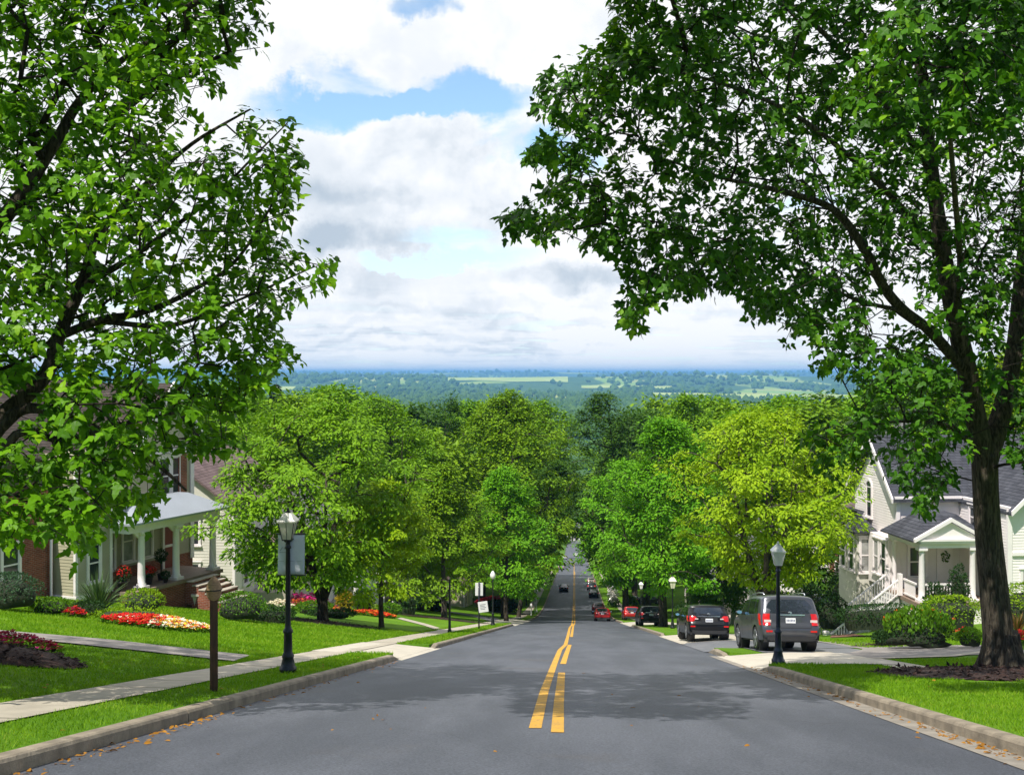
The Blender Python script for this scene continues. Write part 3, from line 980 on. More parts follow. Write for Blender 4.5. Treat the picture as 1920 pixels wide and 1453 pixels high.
LP = [(-520, -480), (100, -520), (420, -160), (485, -5), (515, 70), (480, 130), (400, 172), (335, 150), (330, 195), (470, 185), (535, 222), (580, 290), (540, 350), (545, 400), (520, 452), (598, 472), (630, 500), (592, 548), (545, 560), (520, 620), (562, 658), (540, 692), (490, 718), (470, 762), (425, 805), (450, 842), (390, 850), (318, 842), (300, 905), (322, 938), (290, 962), (240, 950), (205, 985), (150, 1035), (100, 1000), (0, 1015), (-300, 1000), (-700, 700)]


def d_left(x, y, u):
    return 15.2 + (u - .5) * np.where(x > 400, 2.6, 5.5) + np.clip(-x / 300, 0, 3) * (u - .5)


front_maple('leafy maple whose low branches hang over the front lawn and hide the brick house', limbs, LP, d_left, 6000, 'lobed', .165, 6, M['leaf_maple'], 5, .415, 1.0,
            [([(420, -90), (760, -70), (900, -120), (980, -320), (700, -560), (200, -560)], lambda x, y, u: 9.5 + 6 * u, 1300, .36)],  # unseen crown over the street, added so its shadow falls across the asphalt
            bare=[[(-60, 800, 15.2, 0), (75, 715, 15.4, 0), (112, 625, 15.6, 0), (155, 530, 15.8, 0)], [(-60, 480, 14.6, 0), (105, 265, 15, 0), (150, 190, 15.2, 0)], [(112, 630, 15.6, 0), (270, 585, 15.3, 0), (360, 545, 15.2, 0)], [(-80, 880, 14.5, 0), (60, 765, 14.8, 0)]])
# ------------------------------------------------------------------ street trees and the wooded hillside
def tree_meshes(seed, H, Rw, base, mt, n_pads=150, per=110, size=.22, stems=1, leaf='diam', shape='oval', trunk_r=.22, bark_m='bark_grey', pad=.85, rough=.30, twigs=True, rmin=.012, flat=.45, lean_to=(0, 0)):
    """trunk, limbs and a crown of many leaf pads; everything stands on the origin"""
    rg = np.random.default_rng(seed)
    ch = H - base
    prof = {'oval': ([0, .12, .35, .6, .85, 1], [.30, .78, 1, .90, .52, .08]),
            'vase': ([0, .12, .4, .65, .85, 1], [.35, .72, .95, 1, .70, .2]),
            'umbrella': ([0, .15, .4, .65, .85, 1], [.2, .5, .88, 1, .72, .2]),
            'cone': ([0, .1, .3, .6, .85, 1], [.45, .95, 1, .66, .30, .04]),
            'dome': ([0, .1, .35, .6, .82, 1], [.62, .95, 1, .90, .60, .15])}[shape]
    lob = rg.uniform(0, 6.28, 6)
    C = []
    while len(C) < n_pads:
        h = rg.beta(1.25, 1.15); ph = rg.uniform(0, 6.28)
        rr = np.interp(h, *prof) * Rw
        rr *= 1 + 1.35 * rough * (.55 * math.sin(2 * ph + lob[0] + 3 * h) + .45 * math.sin(3 * ph + lob[1] - 5 * h) + .4 * math.sin(5 * ph + lob[2] + 8 * h))
        f = rg.uniform(0, 1) ** .42
        if f < .25: continue
        if vnoise(np.array([[math.cos(ph) * rr * f, math.sin(ph) * rr * f, base + ch * h]]) + seed, Rw * .42, seed)[0] < .36: continue
        z = base + ch * h + rough * .5 * math.sin(2 * ph + lob[3])
        C.append((math.cos(ph) * rr * f, math.sin(ph) * rr * f, z - .10 * pad, f))
    C = np.array(C); cen = C[:, :3].copy()
    bend_ = lambda z: np.clip(np.asarray(z) / H, 0, 1) ** 1.3
    cen[:, 0] += lean_to[0] * bend_(cen[:, 2]); cen[:, 1] += lean_to[1] * bend_(cen[:, 2])
    mid_x, mid_y = lean_to[0] * .5, lean_to[1] * .5
    # limbs
    limbs = []
    lean = rg.normal(0, .02, 2)
    if stems == 1:
        zz = [(-.1, 1.25), (.25, 1.0), (base * .6, .85), (base, .8), (base + ch * .3, .55), (base + ch * .6, .3), (base + ch * .88, .1)]
        limbs.append([((lean[0] * z + .05 * math.sin(z * 1.3 + lob[4]) + lean_to[0] * float(bend_(z)), lean[1] * z + .05 * math.sin(z * 1.1 + lob[5]) + lean_to[1] * float(bend_(z)), z), trunk_r * k) for z, k in zz])
    else:
        for k in range(stems):
            a = k * 2 * PI / stems + rg.uniform(0, .8)
            o = np.array((math.cos(a), math.sin(a), 0))
            fork = base * .45
            L = [((0, 0, -.1), trunk_r * 1.2), ((0, 0, .2), trunk_r), ((0, 0, fork), trunk_r * .85)] if k == 0 else [((0, 0, fork * .9), trunk_r * .55)]
            for f in (.2, .5, .8): L.append((tuple(o * Rw * .42 * f ** .8 + np.array((0, 0, fork + (base + ch * .75 - fork) * f))), trunk_r * (.62 - .55 * f)))
            limbs.append(L)
    mb = MB()
    for L in limbs: mb.tube([p for p, r in L], [r for p, r in L], 8)
    nz = [mb]
    A, PA, cnt, nf, tips = grow(cen, limbs, max(.5, H / 22), .22, rg)
    Vt, Ft = twig_mesh(A, PA, cnt, nf, trunk_r * .085, rmin, .5, trunk_r * .5, 4)
    k0 = len(mb.v); mb.v += [tuple(v) for v in Vt]
    for f in Ft.tolist(): mb.f.append([i + k0 for i in f]); mb.m.append(0); mb.sm.append(True)
    bmats = M[bark_m]
    me_t = bpy.data.meshes.new('trunk'); me_t.from_pydata(mb.v, [], mb.f); me_t.materials.append(bmats)
    me_t.polygons.foreach_set('use_smooth', mb.sm); me_t.update()
    # leaf pads
    n = n_pads * per
    rep = np.repeat(np.arange(n_pads), per)
    u = rg.normal(0, 1, (n, 3)); u = norm(u) * (rg.uniform(0, 1, (n, 1)) ** .45)
    psz = pad * rg.uniform(.5, 1.35, n_pads)[rep]
    off = u * psz[:, None] * np.array((1, 1, flat))
    rad2 = (u[:, 0] ** 2 + u[:, 1] ** 2)
    off[:, 2] -= .38 * psz * rad2 * flat / .45
    pos = cen[rep] + off
    outw = norm(pos - np.array((mid_x, mid_y, base + ch * .42)) * np.array((1, 1, 1)))
    d = norm(off * np.array((1, 1, .3)) + .35 * outw + rg.normal(0, .45, (n, 3)) * np.array((1, 1, .6))) + np.array((0, 0, -.35))
    ups = np.array((0, 0, 1.0)) + .75 * outw + rg.normal(0, .42, (n, 3))
    V, Fa = leaves(pos, d, ups, size * rg.uniform(.6, 1.3, n), leaf)
    me_c = arr_mesh('crown', V, Fa, mt)
    return me_t, me_c


def plant_tree(name, meshes, label, cat, loc, rot=0, sc=(1, 1, 1), group=None):
    r = thing(name, label, cat, loc, rot, group)
    r.scale = sc
    link('trunk', meshes[0], r); link('crown', meshes[1], r)
    return r


def spot(x, y, dz=-.05): return (x, y, float(T(x, y)) + dz)


TREES = [
    # label, ground pixel or (x,y), H, R, base, material, kw
    ('leafy_tree', 'broad green tree with dark forking limbs behind the banner lamp', (605, 1166), 10.5, 5.1, 2.2, 'leaf_green', dict(n_pads=235, per=110, size=.23, stems=5, shape='vase', trunk_r=.30, pad=.85, leaf='oval', rough=.22, bark_m='bark')),
    ('leafy_tree', 'small slim-trunked tree with yellow-green tips beside the broad tree', (716, 1177), 7.2, 3.1, 1.75, 'leaf_yellow', dict(n_pads=130, per=95, size=.19, shape='dome', trunk_r=.14, pad=.62, leaf='oval', bark_m='bark')),
    ('leafy_tree', 'olive tree with a yellowish tip above the thin bare pole', (832, 1158), 12.6, 4.6, 2.2, 'leaf_olive', dict(n_pads=240, per=100, size=.27, shape='cone', trunk_r=.26, pad=.95)),
]
sd = 100
for nm, lab, g, H, Rw, base, mt, kw in TREES:
    p = G(*g); sd += 1
    plant_tree(nm, tree_meshes(sd, H, Rw, base, M[mt], **kw), lab, 'tree', p + (0, 0, -.03), rng.uniform(0, 6))

SPOTS = [
    ('leafy_tree', 'fresh green rounded tree over the red-leaved little tree', XD(948, 98), 14.2, 4.2, 2.3, 'leaf_bright', dict(n_pads=210, per=95, size=.29, shape='oval', trunk_r=.24, pad=.95, bark_m='bark')),
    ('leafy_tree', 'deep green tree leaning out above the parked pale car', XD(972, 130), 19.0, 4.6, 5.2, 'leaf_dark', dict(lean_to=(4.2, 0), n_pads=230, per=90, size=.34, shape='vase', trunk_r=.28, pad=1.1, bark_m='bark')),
    ('small_tree', 'little reddish-leaved tree by the white globe lamp', G(955, 1149), 6.6, 2.15, 2.0, 'leaf_red', dict(n_pads=75, per=70, size=.22, stems=3, shape='vase', trunk_r=.16, pad=.55)),
    ('leafy_tree', 'huge olive-green tree with a domed top in the middle of the view', XD(945, 114), 24.2, 7.2, 5, 'leaf_olive', dict(n_pads=330, per=95, size=.36, shape='dome', trunk_r=.42, pad=1.35, bark_m='bark')),
    ('leafy_tree', 'tall green tree behind the domed olive tree', XD(945, 142), 28.2, 8.6, 6.5, 'leaf_green', dict(lean_to=(5.2, 0), n_pads=330, per=80, size=.42, shape='oval', trunk_r=.38, pad=1.35, bark_m='bark')),
    ('leafy_tree', 'high lime-green tree standing above the broad tree', XD(728, 99), 20.4, 5.4, 5, 'leaf_green', dict(n_pads=270, per=90, size=.33, shape='dome', trunk_r=.36, pad=1.2)),
    ('leafy_tree', 'rounded dark tree between the lime-green and the olive tree', XD(832, 132), 27.0, 4.6, 6, 'leaf_dark', dict(n_pads=190, per=80, size=.38, shape='dome', trunk_r=.34, pad=1.2)),
    ('leafy_tree', 'wide bright green tree whose boughs overhang the road and parked cars', XD(1243, 78), 15.2, 5.0, 3.3, 'leaf_bright', dict(n_pads=300, per=105, size=.26, shape='dome', trunk_r=.34, pad=1.0, bark_m='bark')),
    ('leafy_tree', 'bright green tree further down with boughs over the dark cars', XD(1172, 126), 19.0, 5.3, 4.6, 'leaf_bright', dict(n_pads=250, per=90, size=.34, shape='dome', trunk_r=.32, pad=1.1, bark_m='bark')),
    ('leafy_tree', 'broad yellow-green tree with several pale stems behind the grey car', XD(1436, 54), 11.6, 5.3, 2.9, 'leaf_yellow', dict(n_pads=260, per=110, size=.22, stems=6, shape='umbrella', trunk_r=.30, pad=.85, leaf='oval', bark_m='bark_grey')),
    ('leafy_tree', 'dark round-topped tree on the skyline above the wide bright tree', XD(1176, 134), 28.2, 6.2, 7, 'leaf_dark', dict(lean_to=(-3.2, 0), n_pads=230, per=80, size=.38, shape='dome', trunk_r=.34, pad=1.25)),
    ('leafy_tree', 'twin-topped green tree on the skyline beside the dark round one', XD(1292, 126), 26.4, 6.4, 7, 'leaf_green', dict(n_pads=260, per=80, size=.38, shape='dome', trunk_r=.34, pad=1.25)),
    ('leafy_tree', 'dense green tree filling the gap at the foot of the street', XD(1166, 215), 25.0, 6.2, 5, 'leaf_green', dict(n_pads=200, per=70, size=.5, shape='dome', trunk_r=.34, pad=1.5)),
    ('leafy_tree', 'pale green tree showing through the maple beyond the white house', XD(1700, 78), 19.0, 5.0, 4, 'leaf_bright', dict(n_pads=230, per=85, size=.33, shape='oval', trunk_r=.3, pad=1.1)),
    ('leafy_tree', 'yellow-green tree rising behind the roof of the white house', XD(1905, 84), 21.0, 5.4, 4, 'leaf_yellow', dict(n_pads=230, per=85, size=.33, shape='oval', trunk_r=.3, pad=1.1)),
    ('leafy_tree', 'green tree behind the brown roof beside the porch house', XD(425, 86), 17.5, 5.2, 3, 'leaf_green', dict(n_pads=230, per=85, size=.32, shape='dome', trunk_r=.3, pad=1.1)),
    ('leafy_tree', 'small green tree shading the far drive', XD(988, 186), 13.0, 4.2, 2.4, 'leaf_green', dict(n_pads=140, per=70, size=.42, shape='dome', trunk_r=.24, pad=1.2)),
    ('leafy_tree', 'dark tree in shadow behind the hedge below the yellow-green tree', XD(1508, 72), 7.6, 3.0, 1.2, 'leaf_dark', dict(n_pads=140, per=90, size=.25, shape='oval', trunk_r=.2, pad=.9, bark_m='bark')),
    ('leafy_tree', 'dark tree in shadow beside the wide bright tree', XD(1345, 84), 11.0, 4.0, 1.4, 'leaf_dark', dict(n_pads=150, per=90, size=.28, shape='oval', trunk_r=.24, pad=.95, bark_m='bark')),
]
for nm, lab, p, H, Rw, base, mt, kw in SPOTS:
    sd += 1
    plant_tree(nm, tree_meshes(sd, H, Rw, base, M[mt], **kw), lab, 'tree', np.array(p) + (0, 0, -.05), 0.0 if 'lean_to' in kw else rng.uniform(0, 6))

# the wooded slope behind the houses: a few crowns, turned and resized
PROTO = [tree_meshes(300 + i, H, Rw, 4, M[m], n_pads=150, per=62, size=.52, shape=s_, trunk_r=.32, pad=1.5, rmin=.05, bark_m='bark')
         for i, (H, Rw, m, s_) in enumerate([(19, 5.2, 'leaf_green', 'dome'), (20, 5.0, 'leaf_dark', 'oval'), (17, 5.4, 'leaf_olive', 'dome'), (18, 4.9, 'leaf_far', 'oval')])]
KINDS = ['mid-green round tree on the wooded slope behind the houses', 'dark green tall tree on the wooded slope behind the houses',
         'olive round tree on the wooded slope behind the houses', 'deep green narrow tree on the wooded slope behind the houses']
rg = np.random.default_rng(21)
placed = []
# these fill out the skyline where the photograph shows crowns: (pixel column, pixel row of the top, depth, kind)
SKYL = [(1120, 752, 160, 1), (1240, 744, 172, 2), (1330, 742, 158, 0), (1385, 752, 135, 2), (1430, 738, 150, 1), (1490, 742, 140, 0), (1550, 738, 130, 3), (1610, 742, 150, 2), (870, 752, 165, 0), (800, 742, 180, 1), (1005, 752, 178, 2), (1030, 770, 210, 0), (1000, 790, 240, 1), (1100, 790, 220, 0), (680, 720, 150, 1), (590, 728, 165, 0), (530, 742, 175, 2), (450, 744, 165, 1), (392, 742, 112, 0), (470, 738, 150, 0), (560, 735, 128, 2), (640, 722, 135, 0), (790, 800, 108, 2), (770, 740, 150, 1), (905, 770, 170, 3), (1000, 765, 190, 0), (985, 748, 165, 2), (1075, 800, 205, 3),
        (1130, 760, 190, 1), (1215, 752, 165, 1), (1345, 752, 150, 1), (1395, 770, 112, 0), (1455, 745, 150, 0), (1520, 752, 118, 2), (1580, 740, 145, 1), (1620, 735, 120, 0), (1680, 700, 128, 2), (1790, 690, 120, 0), (1870, 660, 125, 1), (1960, 680, 120, 2),
        (330, 735, 120, 2), (260, 740, 128, 0), (180, 745, 118, 1), (90, 735, 124, 0), (0, 740, 122, 2), (-100, 740, 120, 1), (1055, 845, 260, 1), (1100, 860, 300, 2), (1120, 840, 250, 0), (1040, 870, 340, 0), (1150, 820, 225, 3), (1010, 820, 235, 1), (1068, 935, 430, 2), (1110, 930, 420, 1),
        (880, 800, 240, 0), (800, 790, 210, 3), (720, 770, 200, 0), (640, 770, 200, 2), (560, 770, 190, 1), (1250, 790, 240, 2), (1330, 790, 230, 3), (1420, 780, 220, 1), (1500, 780, 230, 0), (1580, 775, 220, 2), (1660, 770, 200, 1), (1740, 770, 200, 0), (480, 780, 180, 3), (400, 780, 190, 1)]
for i, (px, py, d, k) in enumerate(SKYL):
    p = XD(px, d)
    if abs(p[0]) < 10.5: p[0] = 10.6 * (1 if p[0] > -.2 else -1); p[2] = float(T(p[0], p[1]))
    top = P(px, py, d)[2]
    h = max(9.0, top - p[2]); base_h = [19, 20, 17, 18][k]
    s_ = h / base_h
    wd = min(max(s_, .8), 1.45) * rg.uniform(1.0, 1.2)
    plant_tree('hillside_tree', PROTO[k], KINDS[k], 'tree', (p[0], p[1], p[2] - .1), rg.uniform(0, 6.28), (wd, wd, s_), 'trees on the wooded slope')
    placed.append((p[0], p[1]))
n = 0
while n < 130:
    d = rg.uniform(150, 620) ** 1.0
    x = rg.uniform(-.50, .52) * d; y = d
    if abs(x) < 14 + rg.uniform(0, 6) or any((x - a) ** 2 + (y - b) ** 2 < 49 for a, b in placed): continue
    k = int(rg.integers(0, 4)); s_ = rg.uniform(.75, 1.15); wd = s_ * rg.uniform(.95, 1.25)
    plant_tree('hillside_tree', PROTO[k], KINDS[k], 'tree', spot(x, y, -.1), rg.uniform(0, 6.28), (wd, wd, s_), 'trees on the wooded slope')
    placed.append((x, y)); n += 1

# a dark pine beyond the maple
pv = []
rgp = np.random.default_rng(5)
pd = 150; pp = XD(518, pd); ptop = P(518, 718, pd)[2] - pp[2]
root = thing('pine_tree', 'small dark blue-green conifer on the skyline beside the maple', 'tree', pp)
mb = MB(); mb.tube([(0, 0, -.1), (0, 0, ptop * .5), (0, 0, ptop)], [.3, .18, .03], 8); mb.build('trunk', M['bark'], root)
n = 5200
h = rgp.beta(1.2, 1.5, n); ph = rgp.integers(0, 11, n) * .571 + np.floor(h * 16) * 1.3 + rgp.normal(0, .22, n)
rr = (1 - h) ** .8 * 4.2 * rgp.uniform(.2, 1, n) ** .5
pos = np.stack((np.cos(ph) * rr, np.sin(ph) * rr, ptop * (.35 + .65 * h) - .25 * rr), -1)
dd = np.stack((np.cos(ph), np.sin(ph), -.25 + 0 * ph), -1) + rgp.normal(0, .3, (n, 3))
V, Fa = leaves(pos, dd, np.array((0, 0, 1.0)) + rgp.normal(0, .4, (n, 3)), rgp.uniform(.4, .8, n), 'diam')
M['pine'] = leaf_mat('pine_needles', (.010, .030, .016), (.026, .056, .028), (1, 1, .8), .15, .6)
link('crown', arr_mesh('crown', V, Fa, M['pine']), root)

# far woods: thousands of crowns that read as one mass
def crown_blob(seed):
    rg_ = np.random.default_rng(seed)
    bm = bmesh.new(); bmesh.ops.create_icosphere(bm, subdivisions=2, radius=1)
    V = np.array([v.co[:] for v in bm.verts]); Fa = np.array([[v.index for v in f.verts] for f in bm.faces]); bm.free()
    V *= (1 + .28 * (vnoise(V + seed, .62, seed) - .5) * 2 + .16 * (vnoise(V + seed, .3, seed + 1) - .5) * 2)[:, None]
    V[:, 2] = np.where(V[:, 2] < 0, V[:, 2] * .55, V[:, 2])
    return V, Fa


BL = [crown_blob(i) for i in range(6)]
BL1 = []
for i in range(4):
    bm = bmesh.new(); bmesh.ops.create_icosphere(bm, subdivisions=1, radius=1)
    V = np.array([v.co[:] for v in bm.verts]); Fa = np.array([[v.index for v in f.verts] for f in bm.faces]); bm.free()
    V *= (1 + .5 * (vnoise(V + 9 * i, .7, i) - .5) * 2)[:, None]
    BL1.append((V, Fa))


def woods(name, label, n, d0, d1, ang, size, blobs, mt, seed, keep=None, hz=1.25, tufts=0):
    rg_ = np.random.default_rng(seed)
    u = rg_.uniform(0, 1, n); d = d0 * (d1 / d0) ** u
    a = rg_.uniform(-ang, ang, n)
    x = d * np.tan(a); y = d
    if keep is not None:
        k = keep(x, y, rg_.uniform(0, 1, n)); x = x[k]; y = y[k]; d = d[k]
    z = T(x, y)
    s_ = size * rg_.uniform(.6, 1.25, len(x)) * (1 + .25 * np.clip((d - 3000) / 6000, 0, 2))
    parts = []
    which = rg_.integers(0, len(blobs), len(x))
    ro = rg_.uniform(0, 6.28, len(x))
    hh = s_ * hz * rg_.uniform(.8, 1.2, len(x))
    for b in range(len(blobs)):
        V0, F0 = blobs[b]; k = np.where(which == b)[0]
        if not len(k): continue
        c, s2 = np.cos(ro[k])[:, None], np.sin(ro[k])[:, None]
        vx = (V0[None, :, 0] * c - V0[None, :, 1] * s2) * s_[k][:, None] + x[k][:, None]
        vy = (V0[None, :, 0] * s2 + V0[None, :, 1] * c) * s_[k][:, None] + y[k][:, None]
        vz = V0[None, :, 2] * hh[k][:, None] + (z[k] + hh[k] * .75)[:, None]
        V = np.stack((vx, vy, vz), -1).reshape(-1, 3)
        Fb = (F0[None] + (np.arange(len(k)) * len(V0))[:, None, None]).reshape(-1, 3)
        parts.append((V, Fb))
    if tufts:
        # leafy sprays standing off the crowns break their outlines
        rep = np.repeat(np.arange(len(x)), tufts); q = rg_.normal(0, 1, (len(rep), 3)); q[:, 2] = np.abs(q[:, 2]) * .9 + .02; q = norm(q)
        pos = np.stack((x[rep], y[rep], z[rep] + hh[rep] * .75), -1) + q * np.stack((s_[rep], s_[rep], hh[rep]), -1) * rg_.uniform(.86, 1.04, (len(rep), 1))
        parts.append(leaves(pos, q * .6 + rg_.normal(0, .6, (len(rep), 3)), q + np.array((0, 0, .5)) + rg_.normal(0, .3, (len(rep), 3)), s_[rep] * rg_.uniform(.16, .34, len(rep)), 'diam'))
    V, Fa = join(parts)
    o = link(name, arr_mesh(name, V, Fa, mt, smooth=False))
    return tag(o, label, 'woods', kind='stuff')


M['wood_near'] = leaf_mat('woodland_crowns', (.045, .125, .012), (.140, .260, .022), (1, 1, .5), .1, .8, .01)
M['wood_far'] = leaf_mat('distant_woodland', (.035, .090, .018), (.090, .165, .028), (1, 1, .5), .05, .8, .003)


FIELDS = [(1225, 1610, 4350, 5300), (840, 1065, 7000, 8300), (1090, 1260, 6100, 6600), (470, 640, 5400, 6000), (640, 900, 9800, 10800)]


def in_field(x, y):
    k = np.zeros(len(x), bool)
    for a, b, d0, d1 in FIELDS:
        for_px = 960 + FPX * (x * RGT[0] + y * RGT[1]) / (x * FWD[0] + y * FWD[1])
        k |= (for_px > a) & (for_px < b) & (y > d0) & (y < d1)
    return k


def fieldmask(x, y, u):
    return fieldmask0(x, y, u) & ~in_field(x, y)


def fieldmask0(x, y, u):
    f = vnoise(np.stack((x / 520, y / 1500, 0 * x), -1), 1.0, 4)
    return (f < .60) | (u < .05)


woods('far_woods', 'woodland filling the foot of the hill beyond the street', 3400, 560, 1900, .56, 7.0, BL, M['wood_near'], 1, lambda x, y, u: (np.abs(x) > 14) & ((y < 1100) | fieldmask(x, y, u)), tufts=60)
woods('far_woods', 'hazy distant woods across the plain', 9500, 1700, 5200, .54, 9.5, BL1, M['wood_far'], 2, fieldmask, 1.0)
woods('far_woods', 'blue distant woods along the far ridges', 9000, 5000, 21000, .53, 17, BL1, M['wood_far'], 3, fieldmask, .75)

M['hay'] = mat('hay_meadow', (.27, .40, .06), .9, .25, .004, c2=(.42, .46, .12))
for i, (a, b, d0, d1) in enumerate(FIELDS):
    mb = MB(); rows = []
    for d in np.linspace(d0, d1, 8):
        row = []
        for px in np.linspace(a, b, 26):
            w_ = 60 * math.sin(px * .05 + d * .001) + 45 * math.sin(px * .017)
            p = P(px, 700, d + w_); row.append((p[0], p[1], float(T(p[0], p[1])) + 3.0))
        rows.append(row)
    mb.grid(rows); o = mb.build('field', M['hay'])
    tag(o, ['long pale meadow strip on the plain beyond the trees', 'pale hay field in the middle distance', 'small pale field on the plain', 'pale meadow beside the distant town', 'far pale field below the blue ridge'][i], 'field', kind='structure')
# ------------------------------------------------------------------ houses
def brick(name, c1, c2, mortar, sc=1.0):
    m, t, b, out = base_mat(name)
    geo = t.new('ShaderNodeNewGeometry')
    tc = t.new('ShaderNodeTexCoord').outputs['Object']
    sp = t.new('ShaderNodeSeparateXYZ'); t.con(tc, sp.inputs[0])
    ns = t.new('ShaderNodeSeparateXYZ'); t.con(t.new('ShaderNodeTexCoord').outputs['Normal'], ns.inputs[0])
    side = t.math('GREATER_THAN', t.math('ABSOLUTE', ns.outputs[0]), t.math('ABSOLUTE', ns.outputs[1]))
    a = t.new('ShaderNodeMix'); a.data_type = 'FLOAT'
    t.con(side, a.inputs[0]); t.con(sp.outputs[0], a.inputs[2]); t.con(sp.outputs[1], a.inputs[3])
    cv = t.new('ShaderNodeCombineXYZ'); t.con(a.outputs[0], cv.inputs[0]); t.con(sp.outputs[2], cv.inputs[1])
    bt = t.new('ShaderNodeTexBrick'); bt.inputs['Scale'].default_value = 1.0 * sc
    bt.inputs['Brick Width'].default_value = .23; bt.inputs['Row Height'].default_value = .077; bt.inputs['Mortar Size'].default_value = .009
    bt.inputs['Color1'].default_value = c4(c1); bt.inputs['Color2'].default_value = c4(c2); bt.inputs['Mortar'].default_value = c4(mortar)
    t.con(cv.outputs[0], bt.inputs['Vector'])
    nz = t.noise(tc, 2.0, 4)
    cc = t.mix(1.0, bt.outputs['Color'], t.ramp(nz, [(.3, (.7, .7, .7)), (.7, (1.25, 1.2, 1.2))]), 'MULTIPLY')
    t.con(cc, b.inputs['Base Color']); b.inputs['Roughness'].default_value = .88; b.inputs['Specular IOR Level'].default_value = .2
    bn = t.new('ShaderNodeBump'); bn.inputs['Strength'].default_value = .5; bn.inputs['Distance'].default_value = .01; bn.invert = True
    t.con(bt.outputs['Fac'], bn.inputs['Height']); t.con(bn.outputs[0], b.inputs['Normal'])
    return m


def shingle(name, c1, c2):
    m, t, b, out = base_mat(name)
    tc = t.new('ShaderNodeTexCoord').outputs['Object']
    sp = t.new('ShaderNodeSeparateXYZ'); t.con(tc, sp.inputs[0])
    cv = t.new('ShaderNodeCombineXYZ'); t.con(t.math('ADD', sp.outputs[0], t.math('MULTIPLY', sp.outputs[1], .83)), cv.inputs[0]); t.con(sp.outputs[2], cv.inputs[1])
    bt = t.new('ShaderNodeTexBrick'); bt.inputs['Scale'].default_value = 1
    bt.inputs['Brick Width'].default_value = .34; bt.inputs['Row Height'].default_value = .13; bt.inputs['Mortar Size'].default_value = .012
    bt.inputs['Color1'].default_value = c4(c1); bt.inputs['Color2'].default_value = c4(c2); bt.inputs['Mortar'].default_value = tuple(v * .5 for v in c1[:3]) + (1,)
    t.con(cv.outputs[0], bt.inputs['Vector'])
    nz = t.noise(tc, 1.2, 4)
    cc = t.mix(1.0, bt.outputs['Color'], t.ramp(nz, [(.3, (.75,) * 3), (.7, (1.25,) * 3)]), 'MULTIPLY')
    t.con(cc, b.inputs['Base Color']); b.inputs['Roughness'].default_value = .9; b.inputs['Specular IOR Level'].default_value = .2
    return m


M['brick'] = brick('red_brick', (.30, .085, .045), (.20, .052, .030), (.28, .22, .18))
M['brick_o'] = brick('orange_brick', (.36, .12, .06), (.27, .085, .045), (.33, .27, .21))
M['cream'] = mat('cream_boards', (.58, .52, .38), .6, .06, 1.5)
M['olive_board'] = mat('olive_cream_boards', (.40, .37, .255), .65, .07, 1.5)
M['white'] = mat('white_paint', (.87, .80, .80), .5, .04, 2.0)
M['white2'] = mat('white_boards', (.87, .80, .785), .55, .05, 1.2)
M['offwhite'] = mat('off_white_boards', (.66, .63, .55), .6, .06, 1.2)
M['slate'] = shingle('charcoal_shingles', (.055, .058, .072), (.085, .088, .105))
M['brownroof'] = shingle('mauve_brown_shingles', (.150, .105, .102), (.195, .140, .136))
M['umberroof'] = shingle('umber_shingles', (.060, .047, .042), (.085, .068, .060))
M['greyroof'] = shingle('grey_shingles', (.13, .125, .125), (.18, .175, .175))
M['metalroof'] = mat('pale_metal_roof', (.36, .39, .44), .45, .06, 1.5, metal=.2)
M['glass'] = mat('window_glass', (.030, .036, .042), .06, .3, 1.2, spec=.8)
M['curtain'] = mat('glass_with_blind', (.30, .30, .29), .18, .35, 2.2, spec=.7)
M['reddoor'] = mat('red_door', (.20, .025, .018), .4, .1, 2)
M['browndoor'] = mat('brown_door', (.14, .05, .025), .5, .15, 3)
M['porchfloor'] = mat('porch_boards', (.24, .17, .13), .7, .15, 3)
M['stone'] = mat('stone_cap', (.45, .40, .34), .8, .12, 4, .2, 30)
M['dark'] = mat('dark_inside', (.015, .014, .013), .9, .1, 2)
M['iron'] = mat('black_iron', (.012, .014, .020), .42, .2, 6, .15, 40, coat=.15)
M['lattice'] = mat('grey_skirting', (.42, .42, .41), .7, .1, 4)


def siding(mb, fr, a0, a1, c0, c1, fa=None, fb=None, h=.135, lap=.022, m=0):
    """lapped boards on a wall; fa(c), fb(c) move the ends (gables)"""
    c = c0
    while c < c1 - .01:
        e = min(c + h, c1)
        l0, r0 = (fa(c), fb(c)) if fa else (a0, a1)
        l1, r1 = (fa(e), fb(e)) if fa else (a0, a1)
        if r0 - l0 > .05:
            if r1 < l1: l1 = r1 = (l1 + r1) / 2
            q = [fr.p(l0, 0, c), fr.p(r0, 0, c), fr.p(r0, lap, c), fr.p(l0, lap, c), fr.p(l1, .004, e), fr.p(r1, .004, e)]
            mb.add(q, [(0, 1, 2, 3), (3, 2, 5, 4)], m)
        c = e


